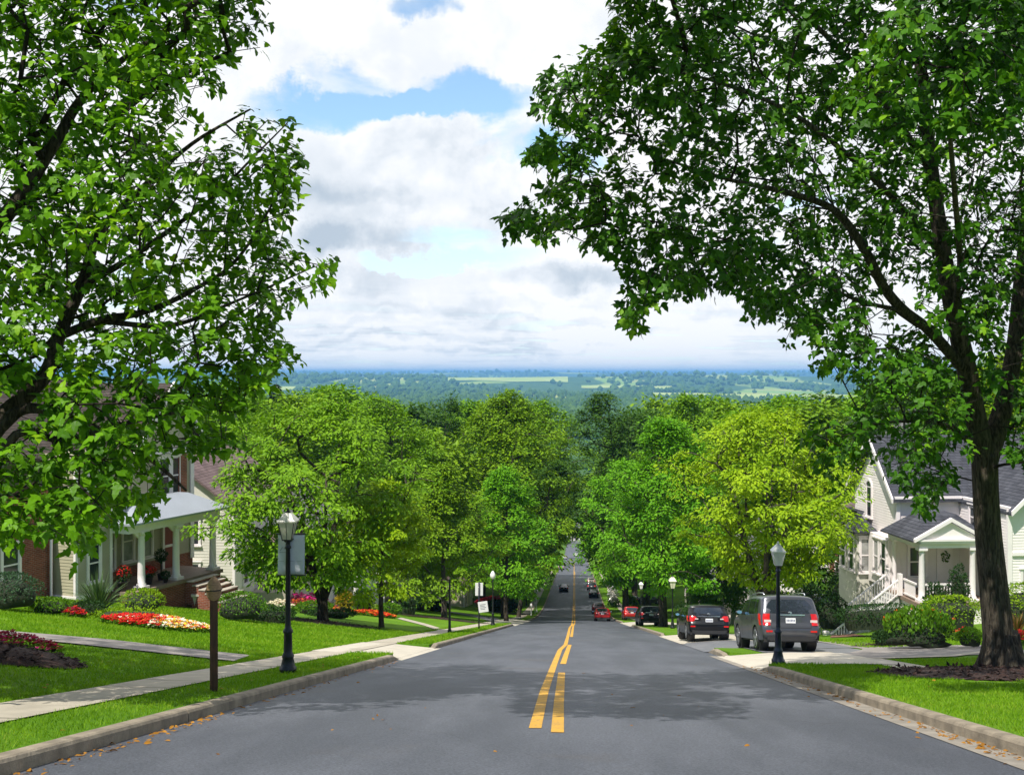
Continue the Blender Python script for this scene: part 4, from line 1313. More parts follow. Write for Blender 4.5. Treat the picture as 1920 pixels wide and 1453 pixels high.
def window(parent, fr, a, c, w_, h_, trim='white', glass='glass', arch=False, sash=True, tw=.11, label=None, mull=0):
    """cased sash window standing on a wall; a,c = middle of its foot"""
    mb = MB()
    a0, a1 = a - w_ / 2, a + w_ / 2
    mb.box(a0 - tw, a0, .0, .075, c - .02, c + h_ + tw * (0 if arch else 1), fr)
    mb.box(a1, a1 + tw, .0, .075, c - .02, c + h_ + tw * (0 if arch else 1), fr)
    if arch:
        n = 10
        for i in range(n):
            t0, t1 = PI * i / n, PI * (i + 1) / n
            r0, r1 = w_ / 2, w_ / 2 + tw
            po = [(a + r0 * math.cos(t0), c + h_ + r0 * math.sin(t0)), (a + r1 * math.cos(t0), c + h_ + r1 * math.sin(t0)), (a + r1 * math.cos(t1), c + h_ + r1 * math.sin(t1)), (a + r0 * math.cos(t1), c + h_ + r0 * math.sin(t1))]
            mb.prism(po, 0, .075, fr)
    else:
        mb.box(a0 - tw - .05, a1 + tw + .05, .0, .12, c + h_ + tw + .002, c + h_ + tw + .07, fr)
        mb.box(a0 + .001, a1 - .001, .0, .07, c + h_, c + h_ + tw - .002, fr)
    o = mb.build('window', M[trim], parent)
    if label: o['label'] = label
    sb = MB(); sb.box(a0 - tw - .05, a1 + tw + .05, .0, .14, c - .10, c - .022, fr); sb.build('sill', M[trim], o)
    if sash:
        s2 = MB(); f = .045
        s2.box(a0 + .002, a0 + f, .012, .05, c, c + h_, fr); s2.box(a1 - f, a1 - .002, .012, .05, c, c + h_, fr)
        s2.box(a0 + f, a1 - f, .014, .052, c + h_ * .5 - .03, c + h_ * .5 + .03, fr)
        s2.box(a0 + f, a1 - f, .014, .048, c, c + f, fr); s2.box(a0 + f, a1 - f, .014, .048, c + h_ - f, c + h_ - .001, fr)
        for k in range(mull): 
            q = a0 + w_ * (k + 1) / (mull + 1); s2.box(q - .02, q + .02, .013, .046, c + f, c + h_ - f, fr)
        s2.build('sash', M[trim], o)
    pb = MB(); pb.box(a0 + .01, a1 - .01, .006, .022, c + .01, c + h_ * .5, fr)
    pb.box(a0 + .01, a1 - .01, .008, .030, c + h_ * .5 + .001, c + h_ - .005, fr, m=1)
    if arch: pb.prism([(a + w_ / 2 * math.cos(PI * i / 10), c + h_ + w_ / 2 * math.sin(PI * i / 10)) for i in range(11)], .008, .030, fr, m=1)
    pb.build('pane', [M['glass'] if glass != 'curtain' else M['curtain'], M[glass]], o)
    return o


def column_(mb, fr, a, b, c0, c1, r=.15):
    mb.box(a - r * 1.55, a + r * 1.55, b - r * 1.55, b + r * 1.55, c0, c0 + .12, fr)
    o = fr.p(a, b, 0)
    pr = [(r * 1.3, c0 + .121), (r * 1.3, c0 + .2), (r * 1.02, c0 + .25), (r, c0 + .6), (r * .86, c1 - .32), (r * .95, c1 - .28), (r * .95, c1 - .24), (r * .86, c1 - .22), (r * .9, c1 - .16), (r * 1.25, c1 - .11)]
    mb.lathe(pr, (o.x, o.y, o.z), 20)
    mb.box(a - r * 1.45, a + r * 1.45, b - r * 1.45, b + r * 1.45, c1 - .108, c1, fr)


def gable_roof(mb, fr, a0, a1, b0, b1, ce, cr, t_=.12, ov=.35, m=0):
    """ridge along a, slopes fall to b0 and b1; fr gives the axes"""
    bm_ = (b0 + b1) / 2
    sl_ = (cr - ce) / (bm_ - b0) if bm_ != b0 else 1
    e0, e1 = b0 - ov, b1 + ov; ze = ce - sl_ * ov
    po = [(e0, ze), (bm_, cr), (e1, ze), (e1, ze + t_), (bm_, cr + t_ * 1.25), (e0, ze + t_)]
    n = 6
    q = [fr.p(a0, b, c) for b, c in po] + [fr.p(a1, b, c) for b, c in po]
    fs = [(0, 1, 4, 5), (1, 2, 3, 4), (6, 11, 10, 7), (7, 10, 9, 8)] + [(i, (i + 1) % n, n + (i + 1) % n, n + i) for i in range(n)]
    mb.add(q, fs, m)


def hip_roof(mb, fr, a0, a1, b0, b1, c0, c1, inset_a, inset_b, m=0, t_=.08):
    lo = [fr.p(a0, b0, c0), fr.p(a1, b0, c0), fr.p(a1, b1, c0), fr.p(a0, b1, c0)]
    hi = [fr.p(a0 + inset_a, b0 + inset_b, c1), fr.p(a1 - inset_a, b0 + inset_b, c1), fr.p(a1 - inset_a, b1 - inset_b, c1), fr.p(a0 + inset_a, b1 - inset_b, c1)]
    lo2 = [p - Vector((0, 0, t_)) for p in lo]
    mb.add(lo + hi + lo2, [(0, 1, 5, 4), (1, 2, 6, 5), (2, 3, 7, 6), (3, 0, 4, 7), (4, 5, 6, 7), (0, 1, 9, 8), (1, 2, 10, 9), (2, 3, 11, 10), (3, 0, 8, 11), (8, 9, 10, 11)], m)


def at(px, py, d): return P(px, py, d)


# ---- the brick and clapboard house with the porch (faces the street, turned a little uphill)
zf = float(P(265, 1103, 46.5)[2])                       # porch floor level
c1_ = P(265, 1103, 46.5); c2_ = P(330, 1090, 48.6)
hu = Vector((c2_[0] - c1_[0], c2_[1] - c1_[1], 0)).normalized()     # along the front, away down the hill
hn = Vector((hu.y, -hu.x, 0))                                        # out of the front, to the street
house = thing('brick_house', 'red brick and cream clapboard house with a white-columned porch', 'house', (c1_[0], c1_[1], zf), math.atan2(hu.y, hu.x))
# in the house's own axes: x runs along the front, -y is out of the front; the near corner is at x<0
F0 = Fr((0, 0, 0), (1, 0, 0), (0, -1, 0))               # front
base_c = -1.9
bb = MB()
WB = -2.3        # the porch's back wall stands this far behind the columns (b axis)
bb.box(-1.0, 6.3, WB - 8, WB, base_c, .5, F0)          # brick base behind the porch
bb.box(-3.0, -1.004, WB - 7, -.75, base_c, .15, F0)     # base of the projecting bay
bb.box(-10.5, -3.004, WB - 10, -2.0, base_c, 4.6, F0)   # brick wing nearest the street corner
bb.build('brick_wall', M['brick'], house)
cb = MB()
cb.box(-1.0, 6.3, WB - 7.9, WB - .03, .505, 6.0, F0)
cb.box(-2.98, -1.0, WB - 6.9, -.78, .155, 6.0, F0)
fr_b = Fr(F0.p(0, WB - .028, 0), (1, 0, 0), (0, -1, 0)); siding(cb, fr_b, -1.0, 6.3, .51, 6.0)
fr_bay = Fr(F0.p(0, -.778, 0), (1, 0, 0), (0, -1, 0)); siding(cb, fr_bay, -2.98, -1.0, .17, 5.9)
fr_bs = Fr(F0.p(-2.982, 0, 0), (0, -1, 0), (-1, 0, 0))   # camera-facing side of the bay, a runs outwards
siding(cb, fr_bs, .80, 0.80, .17, 5.9)
siding(cb, Fr(F0.p(-2.982, -.78, 0), (0, 1, 0), (-1, 0, 0)), 0, 7.0, .17, 5.9)
fr_bi = Fr(F0.p(-.998, -.78, 0), (0, 1, 0), (1, 0, 0)); siding(cb, fr_bi, 0, 1.5, .17, 5.9)
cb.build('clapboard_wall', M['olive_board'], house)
tr = MB()
for a, b in ((-2.98, -.78), (-1.0, -.78)): tr.box(a - .07, a + .07, b - .07, b + .045, .16, 5.9, F0)
tr.box(-3.06, -.93, -.86, -.70, .02, .158, F0); tr.box(-3.06, -2.95, WB - 6.9, -.862, .02, .158, F0)
tr.box(6.1, 6.36, WB - .1, WB + .05, .2, 6.2, F0)
tr.build('corner_trim', M['white'], house)
# gable over the front with its upper windows, white cornice and steep roof
gb = MB(); gy0, gz0, gz1 = WB - .02, 6.0, 8.6
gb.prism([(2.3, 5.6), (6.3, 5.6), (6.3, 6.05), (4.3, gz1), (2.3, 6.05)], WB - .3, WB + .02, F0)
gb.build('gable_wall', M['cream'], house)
rb = MB(); FY = Fr(F0.p(4.3, 0, 0), (0, -1, 0), (1, 0, 0))
gable_roof(rb, FY, WB - 8, WB + .45, -2.05, 2.05, 6.05, 8.7, .16, .35)
FX = Fr(F0.p(0, WB - 4, 0), (1, 0, 0), (0, -1, 0))
gable_roof(rb, FX, -10.7, 2.9, -4.0, 3.5, 6.0, 9.0, .16, .4)
rb.build('roof', M['umberroof'], house)
eb = MB()
eb.box(2.1, 6.6, WB + .02, WB + .3, 5.52, 5.74, F0)
for s_ in (-1, 1):
    eb.prism([(4.3 + s_ * 2.5, 5.6), (4.3, 8.62), (4.3, 8.98), (4.3 + s_ * 2.9, 5.55)], WB + .46, WB + .56, F0)
eb.build('cornice', M['white'], house)
bp = MB(); bp.box(5.15, 5.75, WB + .02, WB + .09, 3.3, 5.5, F0); bp.build('brick_panel', M['brick_o'], house)
fr_up = Fr(F0.p(0, WB + .025, 0), (1, 0, 0), (0, -1, 0))
window(house, fr_up, 4.15, 3.55, .72, 1.75); window(house, fr_up, 4.98 - .02, 3.55, .5, 1.75, tw=.06)
# porch: floor, columns on pedestals, beam, pale roof
pf = MB(); pf.box(-.95, 5.2, WB + .002, .38, -.16, 0, F0); pf.box(-.9, 5.1, WB + .002, .3, base_c, -.165, F0, m=1); pf.build('porch_floor', [M['porchfloor'], M['brick']], house)
cm = MB()
for a in (0, float((Vector((c2_[0], c2_[1], 0)) - Vector((c1_[0], c1_[1], 0))).length), 4.9):
    mb = MB(); column_(mb, F0, a, 0, .0, 2.5, .16); mb.build('column', M['white'], house)
bm_ = MB(); bm_.box(-.95, 5.25, -.16, .16, 2.5, 2.95, F0); bm_.box(-.95, -.7, WB, -.165, 2.5, 2.95, F0); bm_.box(5.0, 5.25, WB, -.165, 2.5, 2.95, F0)
bm_.box(-1.05, 5.4, .162, .34, 2.82, 2.95, F0)
for a in (0, 2.26, 4.9):
    for s_ in (-1, 1): bm_.prism([(a + s_ * .2, 2.5), (a + s_ * .62, 2.5), (a + s_ * .45, 2.42), (a + s_ * .22, 2.22)], -.05, .05, F0)
bm_.box(-.9, 5.1, WB, -.17, 2.86, 2.9, F0)
bm_.build('porch_beam', M['white'], house)
pr_ = MB(); hip_roof(pr_, F0, -1.2, 5.55, WB - .1, .52, 2.96, 3.75, 1.6, 1.2); pr_.build('porch_roof', M['metalroof'], house)
# windows and the red door under the porch
for a, w_ in ((.55, .62), (1.75, .66), (3.0, .66)):
    window(house, fr_b, a, .55 if a < 1 else .75, w_, 1.85, glass='curtain' if a > 1 else 'glass')
window(house, fr_bay, -2.0, .62, .62, 1.55)
window(house, Fr(F0.p(-2.982, -.78, 0), (0, 1, 0), (-1, 0, 0)), 2.6, .35, .7, 1.5)
window(house, Fr(F0.p(-3.0, -2.0, 0), (-1, 0, 0), (0, -1, 0)), 2.2, 1.0, .8, 1.5)
window(house, fr_bay, -2.0, 3.9, .62, 1.4)
db = MB(); db.box(4.15, 5.0, WB - .02, WB + .05, .02, 2.15, F0); dr = db.build('door', M['reddoor'], house)
db = MB(); db.box(4.02, 4.148, WB - .02, WB + .09, .0, 2.3, F0); db.box(5.002, 5.13, WB - .02, WB + .09, .0, 2.3, F0); db.box(4.15, 5.0, WB - .02, WB + .085, 2.152, 2.3, F0); db.box(4.2, 4.95, WB + .05, WB + .07, 1.0, 1.12, F0); db.build('door_frame', M['white'], dr)
# steps between the porch and the lawn
stp = MB()
for k in range(6):
    stp.box(2.55, 4.5, .30 + .36 * k, .30 + .36 * (k + 1) - .002, -.16 * (k + 1) - 1.0, -.16 * (k + 1), F0, m=0)
    stp.box(2.52, 4.53, .30 + .36 * k + .02, .30 + .36 * (k + 1) + .04, -.16 * (k + 1) + .001, -.16 * (k + 1) + .05, F0, m=1)
stp.build('steps', [M['brick'], M['stone']], house)
mb = MB(); mb.tube([F0.p(-3.25, -1.85, 4.5), F0.p(-3.25, -1.85, .05), F0.p(-3.15, -1.7, -.15), F0.p(-3.15, -1.7, -1.7)], .055, 8); mb.build('downspout', M['white'], house)
ch = MB(); ch.box(-6.2, -5.2, WB - 6, WB - 5, 8.0, 10.2, F0); ch.box(-6.3, -5.1, WB - 6.1, WB - 4.9, 10.2, 10.4, F0); ch.build('chimney', M['brick'], house)

# ---- the white house with the corner porch
HC = P(1728, 1128, 50.5)                                    # foot of the porch's corner column
wh = thing('white_house', 'white clapboard house with a pedimented corner porch and stairs', 'house', HC, rad(8))
# axes: x to the right along the side that faces up the hill, -y out of it; -x is the street side
W0f = Fr((0, 0, 0), (1, 0, 0), (0, -1, 0))                  # uphill face
SW = lambda x: Fr((x, 0, 0), (0, -1, 0), (-1, 0, 0))        # street-side faces: a runs uphill
gl = -1.9
by = 3.3        # main uphill wall stands this far behind the column line
mw = MB()
mw.box(.3, 11, -by - 5.2, -by - .03, gl, 4.75, W0f)         # main body
mw.box(3.6, 10.6, -by, 1.25, gl, 4.6, W0f)                  # right wing, nearer
siding(mw, Fr((0, by + .028, 0), (1, 0, 0), (0, -1, 0)), .3, 3.6, -.1, 4.75)
siding(mw, Fr((0, -1.252, 0), (1, 0, 0), (0, -1, 0)), 3.6, 10.6, -1.0, 4.6)
siding(mw, Fr((3.598, -1.25, 0), (0, 1, 0), (-1, 0, 0)), 0, by + 1.25, -.3, 4.6)
siding(mw, Fr((.298, by + .03, 0), (0, 1, 0), (-1, 0, 0)), 0, 5.2, -.6, 4.75)
# gable over the street side and over the wing
gsp = Fr((.298, by + .03, 0), (0, 1, 0), (-1, 0, 0))
mw.prism([(0, 4.6), (5.2, 4.6), (2.6, 7.3)], -.3, 0.0, gsp)
siding(mw, gsp, 0, 0, 4.75, 7.3, lambda c: 2.6 * (c - 4.6) / 2.7, lambda c: 5.2 - 2.6 * (c - 4.6) / 2.7)
gw = Fr((0, -1.252, 0), (1, 0, 0), (0, -1, 0))
mw.prism([(3.9, 4.6), (10.3, 4.6), (7.1, 7.6)], -.3, 0, gw)
siding(mw, gw, 0, 0, 4.6, 7.55, lambda c: 3.9 + 3.2 * (c - 4.6) / 3.0, lambda c: 10.3 - 3.2 * (c - 4.6) / 3.0)
mw.build('clapboard_wall', M['white2'], wh)
fnd = MB(); fnd.box(.32, 10.9, -by - 5.1, -by - .1, gl - 1.2, gl, W0f); fnd.box(3.7, 10.5, -by, 1.15, gl - 1.2, -1.02, W0f); fnd.build('foundation', M['lattice'], wh)
rf = MB()
gable_roof(rf, Fr((0, by + 2.63, 0), (1, 0, 0), (0, -1, 0)), -.12, 11.4, -2.6, 2.6, 4.72, 7.35, .15, .38)
gable_roof(rf, Fr((7.1, 0, 0), (0, -1, 0), (1, 0, 0)), -by - 3, 1.7, -3.2, 3.2, 4.62, 7.65, .15, .4)
rf.build('roof', M['slate'], wh)
def trim_box(*a):
    q_ = MB(); q_.box(*a); q_.build('trim_board', M['white'], wh)


for s_ in (-1, 1):
    q_ = MB(); q_.prism([(2.6 + s_ * 3.0, 4.30), (2.6, 7.34), (2.6, 7.58), (2.6 + s_ * 3.02, 4.52)], .36, .44, gsp); q_.build('gable_trim', M['white'], wh)
    q_ = MB(); q_.prism([(7.1 + s_ * 3.6, 4.24), (7.1, 7.64), (7.1, 7.9), (7.1 + s_ * 3.62, 4.46)], .40, .48, gw); q_.build('gable_trim', M['white'], wh)
for a_ in ((.05, 3.55, -by, -by + .33, 4.46, 4.62), (.22, .42, -by - .02, -by + .10, -.1, 4.45), (3.5, 3.72, 1.2, 1.33, -1.0, 4.45), (10.5, 10.7, 1.2, 1.33, -1.0, 4.45), (.2, .29, -by - .2, -by - .05, -.6, 4.5), (3.73, 10.49, 1.26, 1.36, 2.35, 2.5)):
    trim_box(*a_, W0f)
# porch
px1, pyb = 2.5, by
pf = MB(); pf.box(-.35, px1 + .9, -pyb, .35, -.18, 0, W0f); pf.build('porch_floor', M['porchfloor'], wh)
sk = MB(); sk.box(-.25, px1 + .8, -pyb, .25, -2.6, -.185, W0f); sk.build('porch_skirt', M['white2'], wh)
for a, b in ((0, 0), (px1, 0), (0, -pyb + .35)):
    mb = MB(); column_(mb, W0f, a, b, .0, 2.55, .145 if b == 0 else .12); mb.build('column', M['white'], wh)
be = MB(); be.box(-.17, px1 + .8, -.15, .15, 2.55, 2.9, W0f); be.box(-.17, .13, -pyb, -.152, 2.55, 2.9, W0f); be.box(-.3, px1 + .9, .152, .3, 2.78, 2.9, W0f); be.box(-.3, -.172, -pyb, .3, 2.78, 2.9, W0f)
be.box(.13, px1 + .8, -pyb, -.16, 2.84, 2.88, W0f)
be.build('porch_beam', M['white'], wh)
pd_ = MB(); pd_.prism([(-.25, 2.94), (px1 + .35, 2.94), (px1 / 2 + .05, 3.78)], -.2, .22, W0f); pd_.build('pediment', M['white2'], wh)
pt = MB()
for s_ in (-1, 1):
    mid = px1 / 2 + .05; hw = px1 / 2 + .55
    pt.prism([(mid + s_ * hw, 2.86), (mid, 3.82), (mid, 4.0), (mid + s_ * hw, 3.02)], .222, .40, W0f)
pt.box(-.4, px1 + .5, .224, .36, 2.9, 3.0, W0f); pt.build('pediment_trim', M['white'], wh)
prf = MB(); hip_roof(prf, W0f, -.55, px1 + 1.0, -pyb - .05, .24, 2.93, 4.0, 1.3, 1.2)
prf.build('porch_roof', M['slate'], wh)
# railings: front, street side and the two stair rails


def railing(mb, p, q, h=.85, step=.13, post=True):
    p = Vector(p); q = Vector(q); d = (q - p); L = Vector((d.x, d.y, 0)).length; u = Vector((d.x, d.y, 0)).normalized(); n = Vector((u.y, -u.x, 0)); k = d.z / L

    def bar(a0, a1, z0, z1, w_):
        v = []
        for a in (a0, a1):
            for s_ in (-w_, w_):
                for z in (z0, z1): v.append(p + u * a + n * s_ + Vector((0, 0, k * a + z)))
        mb.add(v, [(0, 1, 3, 2), (4, 6, 7, 5), (0, 4, 5, 1), (2, 3, 7, 6), (0, 2, 6, 4), (1, 5, 7, 3)])
    bar(0, L, h - .08, h, .045); bar(0, L, .10, .16, .03)
    m_ = int(L / step)
    for i in range(1, m_): bar(L * i / m_ - .02, L * i / m_ + .02, .161, h - .081, .02)


ST = 3.6; SR = -2.75                                         # stair run towards the street and its drop
sx0, sy0, sy1 = -.35, 1.55, 2.95                             # top of the stairs on the porch's street side
mb = MB(); railing(mb, (.15, 0, 0), (px1 - .15, 0, 0)); mb.build('railing', M['white'], wh)
mb = MB(); railing(mb, (-.2, .15, 0), (-.2, sy0 - .1, 0)); mb.build('railing', M['white'], wh)
for yy in (sy0, sy1):
    mb = MB(); railing(mb, (sx0, yy, 0), (sx0 - ST, yy, SR)); mb.box(sx0 - ST - .22, sx0 - ST, yy - .1, yy + .1, SR - .2, SR + 1.0); mb.box(sx0 - ST - .26, sx0 - ST + .04, yy - .14, yy + .14, SR + 1.0, SR + 1.06)
    mb.box(sx0 - .11, sx0 + .09, yy - .1, yy + .1, 0.002, 1.05)
    mb.build('stair_rail', M['white'], wh)
ss = MB(); ns = 15
for k in range(ns):
    ss.box(sx0 - ST * (k + 1) / ns, sx0 - ST * k / ns - .002, sy0 + .06, sy1 - .06, SR * (k + 1) / ns - .5, SR * (k + .6) / ns)
ss.build('steps', M['lattice'], wh)
# windows
fm = Fr((0, by + .004, 0), (1, 0, 0), (0, -1, 0))
window(wh, Fr((0, by - .0, 0), (1, 0, 0), (0, -1, 0)), 1.35, .55, .85, 1.5)
dm = MB(); dm.box(2.35, 3.2, -by + .0, -by + .06, .02, 2.1, W0f); dd_ = dm.build('door', M['white'], wh)
wb = MB()
for i in range(46):
    a_ = i * .41; r_ = .16 + .07 * math.sin(i * 2.1)
    c_ = W0f.p(2.78 + r_ * math.cos(a_), -by + .09, 1.55 + r_ * 1.25 * math.sin(a_))
    wb.add([c_ + Vector((.05, -.02, .01)), c_ + Vector((-.05, .0, .045)), c_ + Vector((.01, -.04, -.06))], [(0, 1, 2)])
wr = wb.build('wreath', M['leaf_dark'], None); wr.location = HC; wr.rotation_euler = (0, 0, rad(8)); tag(wr, 'dark leafy wreath hung on the porch door of the white house', 'wreath')
window(wh, gsp, 3.3, 3.15, .62, 1.6, arch=True)
window(wh, Fr((3.598, -1.25, 0), (0, 1, 0), (-1, 0, 0)), 3.1, 3.2, .8, 1.0)
for a in (5.0, 6.7): window(wh, gw, a, 2.85, .8, 1.55, glass='curtain' if a > 6 else 'glass')
for a in (4.55, 5.75, 7.6): window(wh, gw, a, -.35, .62, 1.95)
# street-side bay with its own little roof; tall windows beside the porch
ob = MB(); ob.box(-.75, .295, -by - 4.9, -by - 2.5, -2.4, 2.5, W0f)
bf = Fr((-.752, by + 2.5, 0), (0, 1, 0), (-1, 0, 0)); siding(ob, bf, 0, 2.4, -2.4, .25)
ob.build('bay_wall', M['offwhite'], wh)
obr = MB(); hip_roof(obr, W0f, -1.1, .29, -by - 5.2, -by - 2.2, 2.5, 3.5, .9, .6); obr.build('bay_roof', M['slate'], wh)
window(wh, bf, .65, .35, .62, 1.75); window(wh, bf, 1.75, .35, .62, 1.75); window(wh, Fr((0, by + 2.498, 0), (1, 0, 0), (0, -1, 0)), -.25, .35, .6, 1.75, glass='curtain')
pw = MB(); pw.box(-.16, .28, -by - 2.4, -by - .04, -.05, 2.5, W0f); pw.build('side_wall', M['white2'], wh)
for a in (.45, 1.35): window(wh, Fr((-.162, by + .04, 0), (0, 1, 0), (-1, 0, 0)), a, .55, .55, 1.65, glass='curtain' if a > 1 else 'glass')


# ---- plainer houses further down, mostly behind trees
def plain_house(label, loc, rot, w_, d_, h_, rh, wall, roof, wins=(), base=None, chim=None, doors=(), ridge='a', porch=None, name='house'):
    """x along the street front, -y out of the front"""
    o = thing(name, label, 'house', loc, rot)
    f = Fr((0, 0, 0), (1, 0, 0), (0, -1, 0))
    mb = MB(); mb.box(-w_ / 2, w_ / 2, -d_, 0, -2.5, h_, f)
    if M[wall].name.find('board') >= 0:
        siding(mb, Fr((0, -.002, 0), (1, 0, 0), (0, -1, 0)), -w_ / 2, w_ / 2, -.3, h_, h=.17)
        siding(mb, Fr((-w_ / 2 - .002, 0, 0), (0, 1, 0), (-1, 0, 0)), 0, d_, -.3, h_, h=.17)
        siding(mb, Fr((w_ / 2 + .002, d_, 0), (0, -1, 0), (1, 0, 0)), 0, d_, -.3, h_, h=.17)
    if ridge == 'a':
        for x0, x1 in ((-w_ / 2, -w_ / 2 + .2), (w_ / 2 - .2, w_ / 2)):
            mb.prism([(-d_, h_), (0, h_), (-d_ / 2, h_ + rh)], x0, x1, Fr((0, 0, 0), (0, -1, 0), (1, 0, 0)))
    else:
        for b0, b1 in ((-.2, 0), (-d_, -d_ + .2)): mb.prism([(-w_ / 2, h_), (w_ / 2, h_), (0, h_ + rh)], b0, b1, f)
    mb.build('wall', M[wall], o)
    rb = MB()
    if ridge == 'a': gable_roof(rb, f, -w_ / 2 - .35, w_ / 2 + .35, -d_, 0, h_ + .02, h_ + rh + .02, .14, .4)
    else: gable_roof(rb, Fr((0, 0, 0), (0, -1, 0), (1, 0, 0)), -d_ - .3, .4, -w_ / 2, w_ / 2, h_ + .02, h_ + rh + .02, .14, .4)
    r_ = rb.build('roof', M[roof], o)
    if chim:
        cb_ = MB(); cb_.box(chim - .45, chim + .45, -d_ * .6 - .4, -d_ * .6 + .4, h_, h_ + rh + 1.3, f); cb_.box(chim - .55, chim + .55, -d_ * .6 - .5, -d_ * .6 + .5, h_ + rh + 1.3, h_ + rh + 1.5, f); cb_.build('chimney', M['greyroof'], r_)
    tb_ = MB(); tb_.box(-w_ / 2 - .1, w_ / 2 + .1, .03, .3, h_ - .3, h_ - .12, f)
    tb_.build('eave_board', M['white'], o)
    for s_ in (-1, 1):
        t2 = MB(); t2.box(s_ * w_ / 2 - .09, s_ * w_ / 2 + .09, -.08, .06, -.3, h_ - .31, f); t2.build('corner_trim', M['white'], o)
    for side, a, c, ww, hh in wins:
        ff = {'f': Fr((0, -.02, 0), (1, 0, 0), (0, -1, 0)), 'l': Fr((-w_ / 2 - .02, 0, 0), (0, 1, 0), (-1, 0, 0)), 'r': Fr((w_ / 2 + .02, d_, 0), (0, -1, 0), (1, 0, 0))}[side]
        window(o, ff, a, c, ww, hh)
    for a, m_ in doors:
        d2 = MB(); d2.box(a - .48, a + .48, .0, .07, .05, 2.15, f); dd = d2.build('door', M[m_], o)
        d3 = MB(); d3.box(a - .62, a - .482, .0, .1, .0, 2.3, f); d3.box(a + .482, a + .62, .0, .1, .0, 2.3, f); d3.box(a - .48, a + .48, 0, .095, 2.152, 2.3, f); d3.build('door_frame', M['white'], dd)
    if porch:
        p0, p1, pd2 = porch
        pb = MB(); pb.box(p0, p1, .08, pd2, 2.45, 2.75, f)
        for a in np.linspace(p0 + .15, p1 - .15, 3): pb.box(a - .1, a + .1, pd2 - .25, pd2 - .05, -1, 2.449, f)
        pb.build('porch_posts', M['white'], o)
        p2 = MB(); hip_roof(p2, f, p0 - .2, p1 + .2, 0.05, pd2 + .25, 2.76, 3.5, .8, .7); p2.build('porch_roof', M[roof], o)
        p3 = MB(); p3.box(p0, p1, .08, pd2, -2, .0, f); p3.build('porch_floor', M['stone'], o)
    return o


FRT_L, FRT_R = PI / 2, -PI / 2        # front towards +x (left of the street) / towards -x


def lot(px, d, py=None): 
    p = XD(px, d); return p


g_ = lot(470, 63)
plain_house('off-white clapboard house half hidden by the broad green tree', (g_[0] - .5, g_[1] + 4, g_[2] + .5), FRT_L, 11, 8, 5.4, 3.0, 'offwhite', 'brownroof',
            [('f', -3.5, .7, .9, 1.6), ('f', 1.6, .7, .9, 1.6), ('f', -3.5, 3.4, .9, 1.4), ('f', 1.6, 3.4, .9, 1.4), ('l', 2.5, .7, .9, 1.5), ('l', 2.5, 3.3, .9, 1.4), ('l', 5.5, 3.3, .9, 1.4)], doors=[(-.8, 'browndoor')], porch=(-2.6, 3.6, 2.2), ridge='a')
g_ = lot(640, 77)
plain_house('pale house with a brown door behind the flower beds and mulch', (g_[0] - 1, g_[1] + 3, g_[2] + .4), FRT_L, 12, 8, 5.2, 2.8, 'white2', 'greyroof',
            [('f', -3.8, .7, .9, 1.5), ('f', 3.4, .7, .9, 1.5), ('f', -3.8, 3.2, .9, 1.4), ('f', 3.4, 3.2, .9, 1.4), ('l', 2.5, .7, .9, 1.5), ('l', 2.5, 3.2, .9, 1.4), ('l', 5.5, .7, .9, 1.5)], doors=[(-.5, 'browndoor')], porch=(-2.4, 2.4, 2.0))
g_ = lot(770, 104)
plain_house('white gabled house with a blue-grey roof behind the olive tree', (g_[0] - 1, g_[1] + 2, g_[2] + .5), FRT_L, 11, 9, 5.6, 3.6, 'white2', 'slate',
            [('f', -3.5, .7, .9, 1.5), ('f', 3.2, .7, .9, 1.5), ('f', 0, 3.4, .9, 1.4), ('l', 2.5, .7, .9, 1.5), ('l', 2.5, 3.3, .9, 1.4)], doors=[(0, 'reddoor')], ridge='b')
g_ = lot(905, 150)
plain_house('low tan house beyond the red mound of flowers', (g_[0] - 2, g_[1], g_[2] + .4), FRT_L, 12, 8, 3.4, 2.2, 'cream', 'brownroof', [('f', -3.5, .7, 1.0, 1.3), ('f', 3.2, .7, 1.0, 1.3), ('l', 3, .7, 1.0, 1.3)], doors=[(0, 'browndoor')])
g_ = lot(1590, 68)
plain_house('brick house with a mauve roof between the yellow-green tree and the white house', (g_[0] + .8, g_[1] + 3, g_[2] + .4), FRT_R, 11, 9, 5.0, 4.2, 'brick_o', 'brownroof',
            [('f', -3, .7, .9, 1.5), ('f', 3, .7, .9, 1.5), ('r', 3, .7, .9, 1.4), ('r', 6, .7, .9, 1.4), ('f', 0, 3.1, .9, 1.3)], chim=2.2, doors=[(0, 'browndoor')])
g_ = lot(1385, 92)
plain_house('white house with square porch posts in the shade behind the black hatchback', (g_[0] + .5, g_[1] + 3, g_[2] + .3), FRT_R, 12, 8, 5.2, 3, 'white2', 'greyroof', [('f', -3.5, .7, .9, 1.5), ('f', 3.5, .7, .9, 1.5), ('r', 3, .7, .9, 1.5), ('f', -3.5, 3.2, .9, 1.4), ('f', 3.5, 3.2, .9, 1.4), ('r', 3, 3.2, .9, 1.4)], doors=[(0, 'browndoor')], porch=(-3, 3, 2.2))
g_ = lot(1560, 112)
plain_house('far house whose grey chimney and roof show above the yellow-green tree', (g_[0] + 4, g_[1] + 4, P(1570, 800, 118)[2] - 7.2), FRT_R, 12, 9, 5.2, 2.6, 'offwhite', 'greyroof', [('f', -3.5, 3.2, .9, 1.4), ('r', 3, 3.2, .9, 1.4)], chim=1.0)
g_ = lot(1255, 150)
